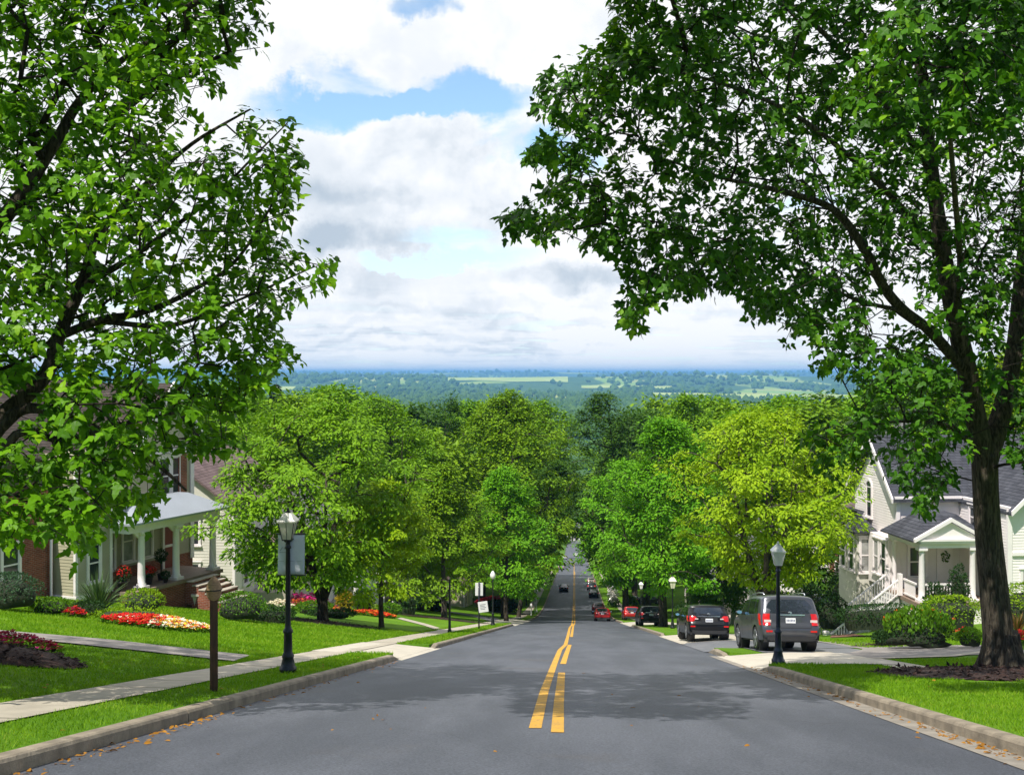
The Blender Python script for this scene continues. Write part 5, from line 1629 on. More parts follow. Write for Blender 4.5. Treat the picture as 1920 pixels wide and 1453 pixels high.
plain_house('small pale house across the lawn from the two red cars', (g_[0] + 3, g_[1] + 3, g_[2] + .3), FRT_R, 11, 8, 4.6, 2.6, 'offwhite', 'brownroof', [('f', -3.5, .7, .9, 1.5), ('f', 3.2, .7, .9, 1.5), ('r', 3, .7, .9, 1.5)], doors=[(0, 'browndoor')])
# long low buildings where the street meets the valley
for (px, py, d, w_, h_, m_, lab) in ((1070, 1000, 640, 14, 5, 'offwhite', 'far pale building at the foot of the street'), (1064, 985, 690, 18, 5, 'greyroof', 'far grey-roofed building behind the pale one at the foot of the street')):
    p = P(px, py, d); p = np.array((p[0], p[1], float(T(p[0], p[1]))))
    plain_house(lab, p, 0, w_, 10, h_, 2.5, 'white2' if m_ != 'greyroof' else 'offwhite', 'greyroof', [('f', -3, 1, 1.5, 1.5), ('f', 3, 1, 1.5, 1.5)])

# town specks on the plain
rgt = np.random.default_rng(3)
for i in range(34):
    if i < 12: px, py = rgt.uniform(640, 930), rgt.uniform(709, 723)
    elif i < 22: px, py = rgt.uniform(1290, 1350), rgt.uniform(708, 720)
    elif i < 28: px, py = rgt.uniform(1470, 1600), rgt.uniform(706, 716)
    else: px, py = rgt.uniform(980, 1250), rgt.uniform(708, 724)
    q = G(px, py, 900, 900) if False else None
    d = ZPLAIN - 1.48
    dep = min(11000, max(3300, -d * FPX / (py - 700)))
    p = P(px, 700, dep); z = float(T(p[0], p[1]))
    mb = MB(); w_ = rgt.uniform(30, 110); h_ = rgt.uniform(12, 28)
    mb.box(-w_ / 2, w_ / 2, -10, 10, -4, h_); mb.box(-w_ / 2 - 1, w_ / 2 + 1, -11, 11, h_, h_ + 1.2, m=1)
    for k in range(3): mb.box(-w_ / 2 + 2, w_ / 2 - 2, -10.3, -9.9, 2.5 + k * h_ / 3.6, 4 + k * h_ / 3.6, m=1)
    o = mb.build('distant_building', [M['white'], M['greyroof']])
    o.location = (p[0], p[1], z)
    tag(o, 'tiny pale building of the distant town on the plain', 'building', 'buildings of the distant town')
# ------------------------------------------------------------------ cars
def paint(name, c, metal=.35, rough=.28):
    m = mat(name, c, rough, .05, 3.0, metal=metal, coat=.45, spec=.35)
    return m


PAINT = {k: paint(k + '_paint', c, mtl) for k, c, mtl in (('graphite', (.085, .09, .105), .5), ('black', (.004, .004, .005), .0), ('ink', (.007, .008, .012), .1), ('red', (.36, .012, .012), .15), ('darkred', (.17, .008, .016), .25),
                                                          ('white', (.72, .72, .72), .05), ('silver', (.42, .46, .50), .6), ('champagne', (.40, .33, .27), .4), ('palegrey', (.52, .53, .55), .3))}
M['tyre'] = mat('tyre_rubber', (.012, .012, .013), .8, .2, 20, .2, 60)
M['rim'] = mat('alloy_rim', (.50, .51, .53), .28, .1, 5, metal=.85)
M['carglass'] = mat('dark_car_glass', (.012, .015, .018), .04, .2, 1.0, spec=.9)
M['rearglass'] = mat('rear_screen', (.020, .026, .034), .05, .2, 1.0, spec=1.0)
M['plastic'] = mat('black_plastic', (.016, .016, .017), .6, .1, 8)
M['tail'] = mat('red_lens', (.55, .012, .012), .18, .15, 9, coat=.6)
M['tail_clear'] = mat('clear_lens', (.60, .50, .48), .15, .1, 9, coat=.6)
M['chrome'] = mat('chrome', (.72, .73, .75), .15, .05, 3, metal=.95)
M['plate'] = mat('licence_plate', (.72, .73, .74), .5, .08, 12)
M['plate_ink'] = mat('plate_ink', (.05, .07, .16), .5, .1, 10)
M['mirrorglass'] = mat('mirror_glass', (.25, .50, .62), .08, .1, 4, metal=.6)

# side outlines (distance from the tail, height); wheels, widths and glass
CARS = {
    'suv': dict(L=4.75, W=1.90, prof=[(.16, .36), (.03, .46), (.0, .62), (.02, .80), (.09, .86), (.10, 1.00), (.13, 1.16), (.24, 1.46), (.33, 1.64), (.30, 1.70), (.50, 1.745), (1.2, 1.775), (2.1, 1.765), (2.75, 1.66), (3.50, 1.16), (4.15, 1.06), (4.55, .92), (4.70, .74), (4.74, .55), (4.66, .36)],
                belt=1.08, wheels=(.96, 3.78), wr=.375, tumble=.17, rearwin=(1.17, 1.60, .80), sides=[(.55, 1.02, 1.16, 1.60), (1.10, 1.98, 1.14, 1.62), (2.06, 3.02, 1.12, 1.60)], lights='block', lz=(.80, 1.16), rails=True),
    'hatch': dict(L=4.40, W=1.80, prof=[(.15, .30), (.02, .40), (.0, .56), (.02, .70), (.10, .78), (.09, .92), (.13, 1.00), (.36, 1.28), (.48, 1.39), (.42, 1.42), (.62, 1.455), (1.3, 1.49), (2.0, 1.475), (2.6, 1.36), (3.35, .97), (3.95, .88), (4.24, .76), (4.37, .58), (4.39, .42), (4.30, .28)],
                  belt=.93, wheels=(.82, 3.48), wr=.325, tumble=.20, rearwin=(1.02, 1.34, .74), sides=[(.72, 1.08, 1.02, 1.33), (1.15, 1.92, .98, 1.36), (2.0, 2.86, .96, 1.34)], lights='wrap', lz=(.76, .99), rails=False),
    'sedan': dict(L=4.65, W=1.80, prof=[(.15, .30), (.02, .40), (.0, .56), (.02, .72), (.07, .92), (.16, 1.0), (.55, 1.02), (.95, 1.22), (1.35, 1.385), (1.75, 1.44), (2.3, 1.44), (2.85, 1.33), (3.55, .97), (4.1, .88), (4.45, .74), (4.6, .58), (4.63, .42), (4.55, .28)],
                  belt=.93, wheels=(.95, 3.68), wr=.32, tumble=.20, rearwin=(1.06, 1.36, .70), sides=[(1.25, 1.98, .99, 1.31), (2.06, 2.95, .97, 1.30)], lights='wrap', lz=(.74, .93), rails=False),
}


def make_car(kind, label, paint_m, loc, yaw=0.0, pitch=0.0, roll=0.0, group=None, detail=True, name=None, scale=1.0):
    C = CARS[kind]; L, W = C['L'], C['W']; hw = W / 2
    prof = np.array(C['prof']); wr = C['wr']; arch = wr + .055
    root = thing(name or {'suv': 'suv', 'hatch': 'hatchback_car', 'sedan': 'sedan_car'}[kind], label, 'car', loc, (pitch, roll, yaw), group)
    root.scale = (scale,) * 3
    yo = -L / 2
    # the silhouette, resampled
    top = []
    for i in range(len(prof) - 1):
        a, b = prof[i], prof[i + 1]; n = max(2, int(np.linalg.norm(b - a) / .10))
        for k in range(n): top.append(a + (b - a) * k / n)
    top.append(prof[-1]); top = np.array(top)
    for _ in range(2): top[1:-1] = .25 * top[:-2] + .5 * top[1:-1] + .25 * top[2:]
    sill = .27 if kind != 'suv' else .34

    def halfw(y, z):
        k = 1 - C['tumble'] * max(0.0, (z - C['belt']) / (prof[:, 1].max() - C['belt'])) ** 1.15
        e = min(y, L - y)
        k *= 1 - .085 * max(0, 1 - e / .55) ** 2
        k *= 1 - .03 * max(0, (.55 - z) / .3)
        sh = .012 * math.exp(-((z - C['belt'] + .05) / .05) ** 2)
        return hw * k + sh

    def bottom(y):
        z = sill
        for wy in C['wheels']:
            if abs(y - wy) < arch: z = max(z, wr + math.sqrt(arch ** 2 - (y - wy) ** 2) * 1.0)
        return z
    # roof, tail and nose as one strip; the rounded shoulder runs along it
    mb = MB()
    fr_ = [0, .35, .65, .84, .93, .975, 1.0]; ins = [0, 0, .003, .012, .030, .058, .095]
    tg = np.gradient(top, axis=0); nrm = np.stack((-tg[:, 1], tg[:, 0]), -1); nrm = norm(nrm)
    cen = np.array((L / 2, .8))
    flip = np.sum(nrm * (cen - top), -1) < 0
    nrm[flip] *= -1
    rows = []
    for i, (p, n_) in enumerate(zip(top, nrm)):
        row = []
        for s_, seq in ((-1, range(len(fr_) - 1, 0, -1)), (1, range(len(fr_)))):
            for j in seq:
                q = p + n_ * ins[j]
                row.append((s_ * fr_[j] * halfw(q[0], q[1]) if j else 0.0, q[0] + yo, q[1] - (.035 * fr_[j] ** 2 if q[1] > C['belt'] + .2 else 0)))
        rows.append(row)
    mb.grid(rows)
    # sides: columns between the sill (or wheel arch) and the shoulder
    for s_ in (-1, 1):
        shoulder = np.array([p + n_ * ins[-1] for p, n_ in zip(top, nrm)])
        ysd = shoulder[:, 0]; order = np.argsort(ysd)
        cols = []
        ylist = sorted(set(list(np.linspace(ysd.min() + .001, ysd.max() - .001, 60)) + [wy + arch * k for wy in C['wheels'] for k in (-1, -.97, -.9, -.75, -.5, -.25, 0, .25, .5, .75, .9, .97, 1)]))
        for y in ylist:
            if y < ysd.min() or y > ysd.max(): continue
            # highest crossing of the shoulder curve at this y
            zt = -1; zlo = 9
            for k in range(len(shoulder) - 1):
                a, b = shoulder[k], shoulder[k + 1]
                if (a[0] - y) * (b[0] - y) <= 0 and abs(a[0] - b[0]) > 1e-9:
                    z = a[1] + (b[1] - a[1]) * (y - a[0]) / (b[0] - a[0]); zt = max(zt, z); zlo = min(zlo, z)
            if zt < 0: continue
            zb = bottom(y)
            if y < .17 or y > L - .17: zb = max(zb, min(zlo, zt - .02)) if zlo < zt - .05 else zb
            zb = min(zb, zt - .01)
            col_ = []
            for f in (0, .12, .3, .5, .68, .84, .93, 1):
                z = zb + (zt - zb) * f
                zz = z - (.035 if z > C['belt'] + .2 and f > .99 else 0)
                col_.append((s_ * halfw(y, z), y + yo, zz))
            cols.append(col_)
        mb.grid(cols)
    # arch liners and floor
    mb.build('body', paint_m, root)
    ub = MB(); ub.box(-hw * .90, hw * .90, .16 + yo, L - .2 + yo, sill - .06, sill + .30); ub.box(-hw * .72, hw * .72, .05 + yo, .17 + yo, sill - .02, sill + .1)
    for wy in C['wheels']:
        for s_ in (-1, 1): ub.lathe([(arch + .02, -.14), (arch + .02, .14)], (s_ * (hw - .20), wy + yo, wr), 20, axis='x')
    ub.build('underbody', M['plastic'], root)
    # tail glass
    inner_top = top + 0

    def tail_y(z):
        seg = top[:np.argmax(top[:, 1] > prof[:, 1].max() - .02) + 1]
        o = np.argsort(seg[:, 1])
        return float(np.interp(z, seg[o, 1], seg[o, 0]))
    z0, z1, fw = C['rearwin']
    gb = MB()
    rows = []
    for z in np.linspace(z0, z1, 7):
        wv = fw * (1 - .10 * (z - z0) / (z1 - z0)); rows.append([(f * wv * halfw(.4, z), tail_y(z) - .014 + .03 * abs(f) ** 3 + yo, z - .0) for f in np.linspace(-1.06, 1.06, 9)])
    gb.grid(rows); gb.build('rear_window', M['rearglass'], root)
    if detail:
        wp = MB(); wp.tube([(0, tail_y(z0) - .03 + yo, z0 + .0), (-.1, tail_y(z0 + .03) - .035 + yo, z0 + .04), (-.42, tail_y(z0 + .07) - .03 + yo, z0 + .06)], [.02, .012, .008], 6); wp.build('wiper', M['plastic'], root)
    # side glass
    for s_ in (-1, 1):
        for (y0, y1, za, zb) in C['sides']:
            sg = MB()
            rws = []
            for z in np.linspace(za, zb, 6):
                f = (z - za) / (zb - za)
                a = y0 + (.14 * f if y0 < 1.0 else 0); b = y1 - (.42 * f if y1 > 2.8 else 0)
                rws.append([(s_ * (halfw(y, z) + .006), y + yo, z) for y in np.linspace(a, b, 5)])
            sg.grid(rws); sg.build('side_window', M['carglass'], root)
    # lamps
    la, lb = C['lz']
    for s_ in (-1, 1):
        lm = MB()
        if C['lights'] == 'block':
            yb = [tail_y(z) for z in np.linspace(la, lb, 6)]
            rws = []
            for z in np.linspace(la, lb, 6):
                y = tail_y(z)
                rws.append([(s_ * .70 * halfw(.3, z), y - .018 + yo, z), (s_ * .86 * halfw(.3, z), y - .012 + yo, z), (s_ * .965 * halfw(.1, z), y + .045 + yo, z), (s_ * (halfw(y + .16, z) + .012), y + .16 + yo, z), (s_ * (halfw(y + .30, z) + .010), y + .30 + yo, z)])
            lm.grid(rws, m=0)
            z = la + .13
            lm.box(min(s_ * .62, s_ * .84), max(s_ * .62, s_ * .84), tail_y(z) - .026 + yo, tail_y(z) - .016 + yo, z - .04, z + .04, m=1)
        else:
            rws = []
            for k, z in enumerate(np.linspace(la, lb, 5)):
                y = tail_y(z); inn = .54 + .22 * abs(k - 2.4) / 2.4
                rws.append([(s_ * inn * hw, y - .014 + yo, z), (s_ * .80 * hw, y - .016 + yo, z), (s_ * .955 * halfw(.1, z), y + .035 + yo, z), (s_ * (halfw(y + .14, z) + .012), y + .14 + yo, z), (s_ * (halfw(y + .34, z) + .008), y + .34 + yo, z + .02)])
            lm.grid(rws, m=0)
            lm.box(min(s_ * .46, s_ * .60), max(s_ * .46, s_ * .60), tail_y(la + .1) - .024 + yo, tail_y(la + .1) - .012 + yo, la + .08, la + .13, m=1)
        lm.build('tail_light', [M['tail'], M['tail_clear']], root)
    # plate in its recess, trim above it, badge (an oval, no marks), reflectors, bumper insert
    zp = {'suv': .93, 'hatch': .80, 'sedan': .80}[kind]
    if kind == 'suv': zp = .95
    yp = tail_y(zp)
    rc = MB(); rc.box(-.36, .36, yp - .012 + yo, yp + .05 + yo, zp - .13, zp + .13); rc.build('plate_recess', M['plastic'] if kind != 'suv' else paint_m, root)
    pl = MB(); pl.box(-.155, .155, yp - .026 + yo, yp - .014 + yo, zp - .08, zp + .08)
    po = pl.build('licence_plate', M['plate'], root)
    if detail:
        ink = MB()
        for k in range(6):
            x = -.115 + k * .046; ink.box(x - .013, x + .013, yp - .029 + yo, yp - .0265 + yo, zp - .03, zp + .035)
        ink.build('plate_marks', M['plate_ink'], po)
        tr_ = MB(); tr_.box(-.46, .46, tail_y(zp + .17) - .03 + yo, tail_y(zp + .17) + yo, zp + .15, zp + .195); tr_.build('tailgate_trim', M['chrome'], root)
        bg_ = MB(); bg_.lathe([(.055, -.012), (.06, 0), (.045, .014)], (0, 0, 0), 16)
        bo = bg_.build('badge', M['chrome'], root); bo.location = (0, tail_y(zp + .25) - .012 + yo, zp + .26 if kind != 'suv' else zp + .235); bo.rotation_euler = (PI / 2, 0, 0); bo.scale = (1.25, .8, 1)
        for s_ in (-1, 1):
            rl = MB(); zr = prof[2][1] - .0; rl.box(min(s_ * .60, s_ * .80), max(s_ * .60, s_ * .80), tail_y(zr) - .012 + yo, tail_y(zr) + .02 + yo, zr - .03, zr + .025); rl.build('reflector', M['tail'], root)
        lo = MB(); zr = sill + .10; lo.box(-hw * .80, hw * .80, tail_y(zr) - .015 + yo, tail_y(zr) + .1 + yo, zr - .10, zr + .05); lo.build('bumper_skirt', M['plastic'], root)
        gs = MB(); zl = prof[2][1] + .10; zu = z0 - .04
        for (xa, za, xb, zb2) in ((-.66, zl, -.66, zu), (.66, zl, .66, zu)):
            zz = np.linspace(za, zb2, 7)
            gs.add([(xa * hw - .006, tail_y(z) - .006 + yo, z) for z in zz] + [(xa * hw + .006, tail_y(z) - .006 + yo, z) for z in zz], [(k, k + 1, 8 + k, 7 + k) for k in range(6)])
        for zz in (zl,):
            xx = np.linspace(-.66 * hw, .66 * hw, 9)
            gs.add([(x, tail_y(zz) - .007 + yo, zz - .008) for x in xx] + [(x, tail_y(zz + .01) - .007 + yo, zz + .008) for x in xx], [(k, k + 1, 10 + k, 9 + k) for k in range(8)])
        gs.build('tailgate_seam', M['plastic'], root)
    # door mirrors
    for s_ in (-1, 1):
        y = C['sides'][-1][1] - .22; z = C['sides'][-1][2] + .02
        mr = MB(); mr.lathe([(.02, -.10), (.10, -.07), (.125, 0), (.09, .06), (.02, .09)], (0, 0, 0), 12)
        mo = mr.build('mirror', paint_m, root); mo.location = (s_ * (halfw(y, z) + .13), y + yo, z + .05); mo.scale = (1.0, .45, .62)
        mg = MB(); mg.lathe([(.085, -.002), (.085, .003)], (0, 0, 0), 12)
        m2 = mg.build('mirror_glass', M['mirrorglass'], mo); m2.location = (0, -.13, 0); m2.rotation_euler = (PI / 2, 0, 0)
        ar = MB(); ar.box(min(s_ * halfw(y, z) * .96, s_ * (halfw(y, z) + .05)), max(s_ * halfw(y, z) * .96, s_ * (halfw(y, z) + .05)), y - .02 + yo, y + .03 + yo, z, z + .04); ar.build('mirror_arm', M['plastic'], root)
    # wheels
    for wy in C['wheels']:
        for s_ in (-1, 1):
            o = bpy.data.objects.new('wheel', None); col.objects.link(o); o.parent = root; o.location = (s_ * (hw - .115), wy + yo, wr)
            tb_ = MB(); w2 = .115
            tb_.lathe([(wr * .72, -w2), (wr * .93, -w2), (wr, -w2 * .72), (wr, w2 * .72), (wr * .93, w2), (wr * .72, w2)], (0, 0, 0), 28, axis='x'); tb_.build('tyre', M['tyre'], o)
            rm = MB(); x0 = s_ * w2 * .80
            rm.lathe([(wr * .70, 0), (wr * .76, s_ * .035), (wr * .70, s_ * .04), (wr * .62, s_ * .0)], (x0 - s_ * .01, 0, 0), 28, axis='x')
            for k in range(5):
                a = k * 2 * PI / 5 + .3
                u = np.array((math.cos(a), math.sin(a))); v = np.array((-u[1], u[0]))
                pts = [u * .03 + v * .05, u * wr * .68 + v * .045, u * wr * .68 - v * .045, u * .03 - v * .05]
                rm.add([(x0, p[0], p[1]) for p in pts] + [(x0 + s_ * .028, p[0], p[1]) for p in pts], [(0, 1, 2, 3), (4, 5, 6, 7), (0, 1, 5, 4), (1, 2, 6, 5), (2, 3, 7, 6), (3, 0, 4, 7)])
            rm.lathe([(.055, -.01), (.055, .03), (.03, .04)] if s_ > 0 else [(.03, -.04), (.055, -.03), (.055, .01)], (x0, 0, 0), 14, axis='x')
            rm.build('rim', M['rim'], o)
            ds = MB(); ds.lathe([(wr * .58, 0), (wr * .58, .02)], (x0 - s_ * .06, 0, 0), 20, axis='x'); ds.build('brake_disc', M['plastic'], o)
    if C['rails']:
        for s_ in (-1, 1):
            rl = MB(); rl.tube([(s_ * .66, .75 + yo, 1.745), (s_ * .66, .85 + yo, 1.80), (s_ * .66, 1.6 + yo, 1.825), (s_ * .66, 2.4 + yo, 1.80), (s_ * .66, 2.5 + yo, 1.74)], .022, 8); rl.build('roof_rail', M['chrome'], root)
    if detail:
        # door seams and handles
        for s_ in (-1, 1):
            ys_ = [C['sides'][-2][0] - .03 if len(C['sides']) > 2 else C['sides'][0][0] + .05, C['sides'][-1][0] - .04, C['sides'][-1][1] - .02]
            for y in ys_[:2]:
                hd = MB(); yy = y + .10; zz = C['belt'] - .08; hd.box(min(s_ * (halfw(yy, zz) - .01), s_ * (halfw(yy, zz) + .028)), max(s_ * (halfw(yy, zz) - .01), s_ * (halfw(yy, zz) + .028)), yy + yo, yy + .2 + yo, zz - .018, zz + .018); hd.build('door_handle', paint_m, root)
            sm_ = MB()
            for y in ys_:
                zs = np.linspace(max(bottom(y), sill) + .05, C['belt'] + .06, 7)
                sm_.add([(s_ * (halfw(y, z) + .0035), y + yo - .006, z) for z in zs] + [(s_ * (halfw(y, z) + .0035), y + yo + .006, z) for z in zs], [(k, k + 1, 8 + k, 7 + k) for k in range(6)])
            sm_.build('door_seam', M['plastic'], root)
    return root


def on_ground(px, py, up=.02):
    q = G(px, py); return q + (0, 0, up)


def slope_at(y): return math.atan(float((R(y + 1.5) - R(y - 1.5)) / 3.0))


def park(kind, label, pm, X, Y, yaw=0.0, dz=.035, **kw):
    """X, Y = middle of the tail's foot"""
    L = CARS[kind]['L'] * kw.get('scale', 1)
    cx = X - math.sin(yaw) * L / 2; cy_ = Y + math.cos(yaw) * L / 2
    z = float((R(cy_) if abs(cx) < 4.7 else T(cx, cy_)))
    pitch = slope_at(cy_) * math.cos(yaw)
    roll = slope_at(cy_) * math.sin(yaw) * -1
    return make_car(kind, label, pm, (cx, cy_, z + dz), yaw, pitch, roll, **kw)


suv = park('suv', 'large graphite grey sport utility car with roof rails, parked behind the lamp', PAINT['graphite'], 6.82, 33.9, .05, .03)
park('hatch', 'glossy black hatchback with bright red lamps parked in front of the grey car', PAINT['black'], 5.68, 45.3, .03, .03)
park('hatch', 'black hatchback parked between the tree trunk and the red hatchback', PAINT['ink'], 5.75, 80.5, .03, .03)
park('hatch', 'red hatchback parked on the pale pad beyond the kerb', PAINT['red'], 6.2, 116, .02, .03)
park('sedan', 'red sedan driving down the lane past the parked cars', PAINT['red'], 3.05, 118, 0, .02)
park('sedan', 'dark red sedan rolling down behind the red one', PAINT['darkred'], 3.3, 150, 0, .02)
park('sedan', 'black sedan following the queue under the bright boughs', PAINT['black'], 3.4, 192, 0, .02, detail=False)
park('hatch', 'small black car in the queue ahead of the black sedan', PAINT['ink'], 3.3, 214, 0, .02, detail=False)
park('sedan', 'pale beige car at the head of the queue', PAINT['champagne'], 3.6, 234, 0, .02, detail=False)
park('sedan', 'dark green-black sedan alone on the other side of the centre line', PAINT['ink'], -2.2, 207, 0, .02, detail=False)
park('sedan', 'silver-blue car standing by the far kerb under dark boughs', PAINT['silver'], -4.0, 312, 0, .02, detail=False)
park('sedan', 'small white car parked nose-out on the far pad', PAINT['white'], 8.3, 172, -.5, .03, detail=False)
park('sedan', 'dark grey car parked beside the small white one', PAINT['ink'], 10.6, 172, -.6, .03, detail=False)
park('suv', 'dark car parked deep in the shade behind the black hatchback', PAINT['black'], 13.2, 66, -1.15, .03)
park('sedan', 'pale grey car half hidden behind the trunk of the wide tree', PAINT['palegrey'], 11.6, 98, -1.3, .03, detail=False)
park('sedan', 'faint white car crossing far down at the bottom of the street', PAINT['white'], .8, 470, .1, .02, detail=False)
park('sedan', 'pale parked car furthest down under the left boughs', PAINT['palegrey'], -4.0, 420, 0, .02, detail=False)
# ------------------------------------------------------------------ street furniture
M['lampglass'] = mat('milky_lamp_glass', (.80, .75, .60), .25, .12, 5)
M['lampwhite'] = mat('white_lamp_glass', (.82, .81, .78), .22, .06, 5)
M['post_wood'] = mat('stained_timber', (.085, .038, .018), .65, .35, 5, .35, 22, stretch=(6, 6, .7))
M['post_cap'] = mat('pale_carved_timber', (.36, .22, .12), .7, .3, 9, .4, 25, stretch=(2, 2, 6))
M['banner'] = mat('pale_blue_banner', (.72, .76, .83), .7, .05, 1.2)
M['banner_ink'] = mat('faded_banner_ink', (.36, .40, .45), .7, .1, 4)
M['sign'] = mat('white_sign', (.80, .80, .79), .5, .05, 3)
M['ink'] = mat('grey_ink', (.30, .31, .33), .6, .1, 6)
M['navy_iron'] = mat('navy_iron', (.010, .016, .042), .38, .2, 6, .15, 40, coat=.25)


def lamp_post(label, loc, H, iron='iron', glass='lampglass', head=1.0, cap='same', group='lamp posts along the street', plain=False, globe=False):
    r = thing('street_lamp', label, 'street lamp', loc, 0, group)
    hh = .74 * head
    hp = H - hh
    mb = MB()
    k = .055
    mb.lathe([(.15, -.15), (.15, .06), (.165, .07), (.165, .12), (.14, .15), (.125, .22), (.105, .30), (.115, .33), (.115, .36), (.085, .42), (.078, .78), (.095, .80), (.095, .84), (.066, .88), (k, .95), (k * .78, hp - .18), (.062, hp - .16), (.062, hp - .13), (.045, hp - .11), (.045, hp - .05), (.075, hp - .03), (.085, hp)], n=18)
    mb.build('post', M[iron], r)
    # lantern: four-sided, wider above, under a hipped cap with a finial
    s0, s1 = .115 * head, .20 * head
    if globe:
        lb = MB(); lb.lathe([(.08 * head, 0), (.15 * head, .06), (.20 * head, .20 * head), (.19 * head, .34 * head), (.10 * head, .50 * head), (.03, .60 * head)], (0, 0, hp), 16); lb.build('lantern', M[glass], r)
        fb = MB(); fb.lathe([(.03, .58 * head), (.035, .62 * head), (.008, .70 * head)], (0, 0, hp), 8); fb.build('finial', M[iron], r)
        return r
    zt = hp + hh * .60

    def ring(s_, z, n=4):
        return [(s_ * math.cos(PI / 4 + i * PI / 2) * 1.414, s_ * math.sin(PI / 4 + i * PI / 2) * 1.414, z) for i in range(n)]
    gl_ = MB(); a, b = ring(s0 * .94, hp + .015), ring(s1 * .94, zt)
    gl_.add(a + b, [(0, 1, 2, 3), (4, 5, 6, 7)] + [(i, (i + 1) % 4, 4 + (i + 1) % 4, 4 + i) for i in range(4)]); gl_.build('lantern', M[glass], r)
    fb = MB()
    for i in range(4):
        fb.tube([ring(s0, hp)[i], ring(s1, zt)[i]], .011 * head, 6)
        j = (i + 1) % 4
        m0 = tuple((u + v) / 2 for u, v in zip(ring(s0, hp)[i], ring(s0, hp)[j])); m1 = tuple((u + v) / 2 for u, v in zip(ring(s1, zt)[i], ring(s1, zt)[j]))
        fb.tube([m0, m1], .006 * head, 5)
    fb.box(-s0 * 1.05, s0 * 1.05, -s0 * 1.05, s0 * 1.05, hp - .005, hp + .014)
    fb.build('lantern_frame', M[iron] if cap == 'same' else M[cap], r)
    cp_ = MB(); e, e2, f = ring(s1 * 1.16, zt + .004), ring(s1 * 1.16, zt + .03), ring(s1 * .38, hp + hh * .93)
    cp_.add(e + e2 + f, [(0, 1, 2, 3), (8, 9, 10, 11)] + [(o + i, o + (i + 1) % 4, o + 4 + (i + 1) % 4, o + 4 + i) for o in (0, 4) for i in range(4)])
    cp_.build('lantern_cap', M[glass] if cap == 'same' else M[cap], r)
    fi = MB(); fi.lathe([(s1 * .34, hp + hh * .93 + .002), (s1 * .36, hp + hh * .97), (s1 * .14, hp + hh), (.03, hp + hh * 1.03), (.012, hp + hh * 1.10)], n=10); fi.build('finial', M[iron] if cap == 'same' else M[cap], r)
    return r


def px_height(q, py_top): d = depth(q); return float(P(0, py_top, d)[2] - q[2])


q = G(540, 1261); HL = px_height(q, 955)
lamp_l = lamp_post('black lamp post with a milky lantern, carrying the pale banner', q + (0, 0, -.02), HL, head=.76)
d_ = depth(q); ppm = FPX / d_
# banner behind the post
bt_, bb_ = (P(540, 1004, d_)[2], P(540, 1078, d_)[2])
bw = (569 - 519) / ppm
bn_ = thing('banner', 'pale blue blank banner hung on the black lamp post', 'banner', (q[0], q[1] + .085, bt_), YAW)
mb = MB(); n = 8
rows = [[(-bw / 2 + .04 + bw * i / n, .02 * math.sin(i * .8 + j * .5), -(bt_ - bb_) * j / 8) for i in range(n + 1)] for j in range(9)]
mb.grid(rows); cl_ = mb.build('cloth', M['banner'], bn_)
sm = cl_.modifiers.new('thick', 'SOLIDIFY'); sm.thickness = .008
mb = MB(); mb.tube([(-bw / 2 - .0, 0, .02), (bw / 2 + .07, 0, .02)], .012, 6); mb.build('upper_rod', M['iron'], bn_)
mb = MB(); mb.tube([(-bw / 2 - .0, 0, -(bt_ - bb_) - .015), (bw / 2 + .07, 0, -(bt_ - bb_) - .015)], .010, 6); mb.build('lower_rod', M['iron'], bn_)
mb = MB()
mb.box(-bw * .36, -bw * .10, -.024, -.021, -.335, -.325); mb.tube([(-bw * .33, -.024, -.30), (-bw * .24, -.024, -.23), (-bw * .17, -.024, -.255), (-bw * .12, -.024, -.20)], .006, 5)
mb.box(-bw * .44, bw * .46, -.024, -.021, -(bt_ - bb_) * .66 - .006, -(bt_ - bb_) * .66)
mb.build('faint_print', M['banner_ink'], bn_)

q = G(1459, 1244)
lamp_post('navy lamp post with a white capped lantern standing before the grey car', q + (0, 0, -.02), px_height(q, 1017), iron='navy_iron', glass='lampwhite', cap='lampwhite', head=.72)
q = G(924, 1173)
lamp_post('black lamp post with a white globe by the white sign boards', q, px_height(q, 1066), glass='lampwhite', globe=True, head=.95)
q = XD(987, 168)
lamp_post('far lamp post with a white lantern in front of the dark tree', q, px_height(q, 1078), glass='lampwhite', head=1.3)
q = XD(1261, 72)
lamp_post('lamp post with a small glass lantern beside the trunk of the wide tree', q, px_height(q, 1080), glass='lampglass', head=1.1)
q = XD(1202, 108)
lamp_post('small lamp post with a white lantern behind the black hatchback by the slim trunks', q, px_height(q, 1090), glass='lampwhite', head=1.0)

# wooden post with carved cap
q = G(401, 1296); H = px_height(q, 1120)
wp = thing('wooden_post', 'brown timber post with a pale carved onion cap on the verge', 'post', q + (0, 0, -.05), .35)
mb = MB(); mb.box(-.058, .058, -.058, .058, 0, H + .05); mb.build('post', M['post_wood'], wp, .008)
mb = MB(); hc = px_height(q, 1095) - H
mb.lathe([(.060, -.01), (.085, .02), (.108, .08), (.110, .135), (.118, .14), (.118, .165), (.112, .17), (.108, .20), (.092, .25), (.060, .30), (.020, .345), (.004, .36)], (0, 0, H + .02), 12); mb.build('cap', M['post_cap'], wp)
mb = MB(); mb.lathe([(.121, .143), (.121, .158)], (0, 0, H + .02), 12); mb.build('band', M['iron'], wp)

# thin bare pole
q = G(843, 1186); H = px_height(q, 1087)
bp_ = thing('bare_pole', 'thin dark pole with nothing on it beside the sidewalk', 'pole', q, 0)
mb = MB(); mb.lathe([(.10, -.05), (.10, .12), (.07, .2), (.055, .9), (.045, H)], n=10); mb.build('shaft', M['iron'], bp_)
mb = MB(); mb.lathe([(.05, 0), (.058, .02), (.03, .05)], (0, 0, H), 10); mb.build('cap', M['iron'], bp_)

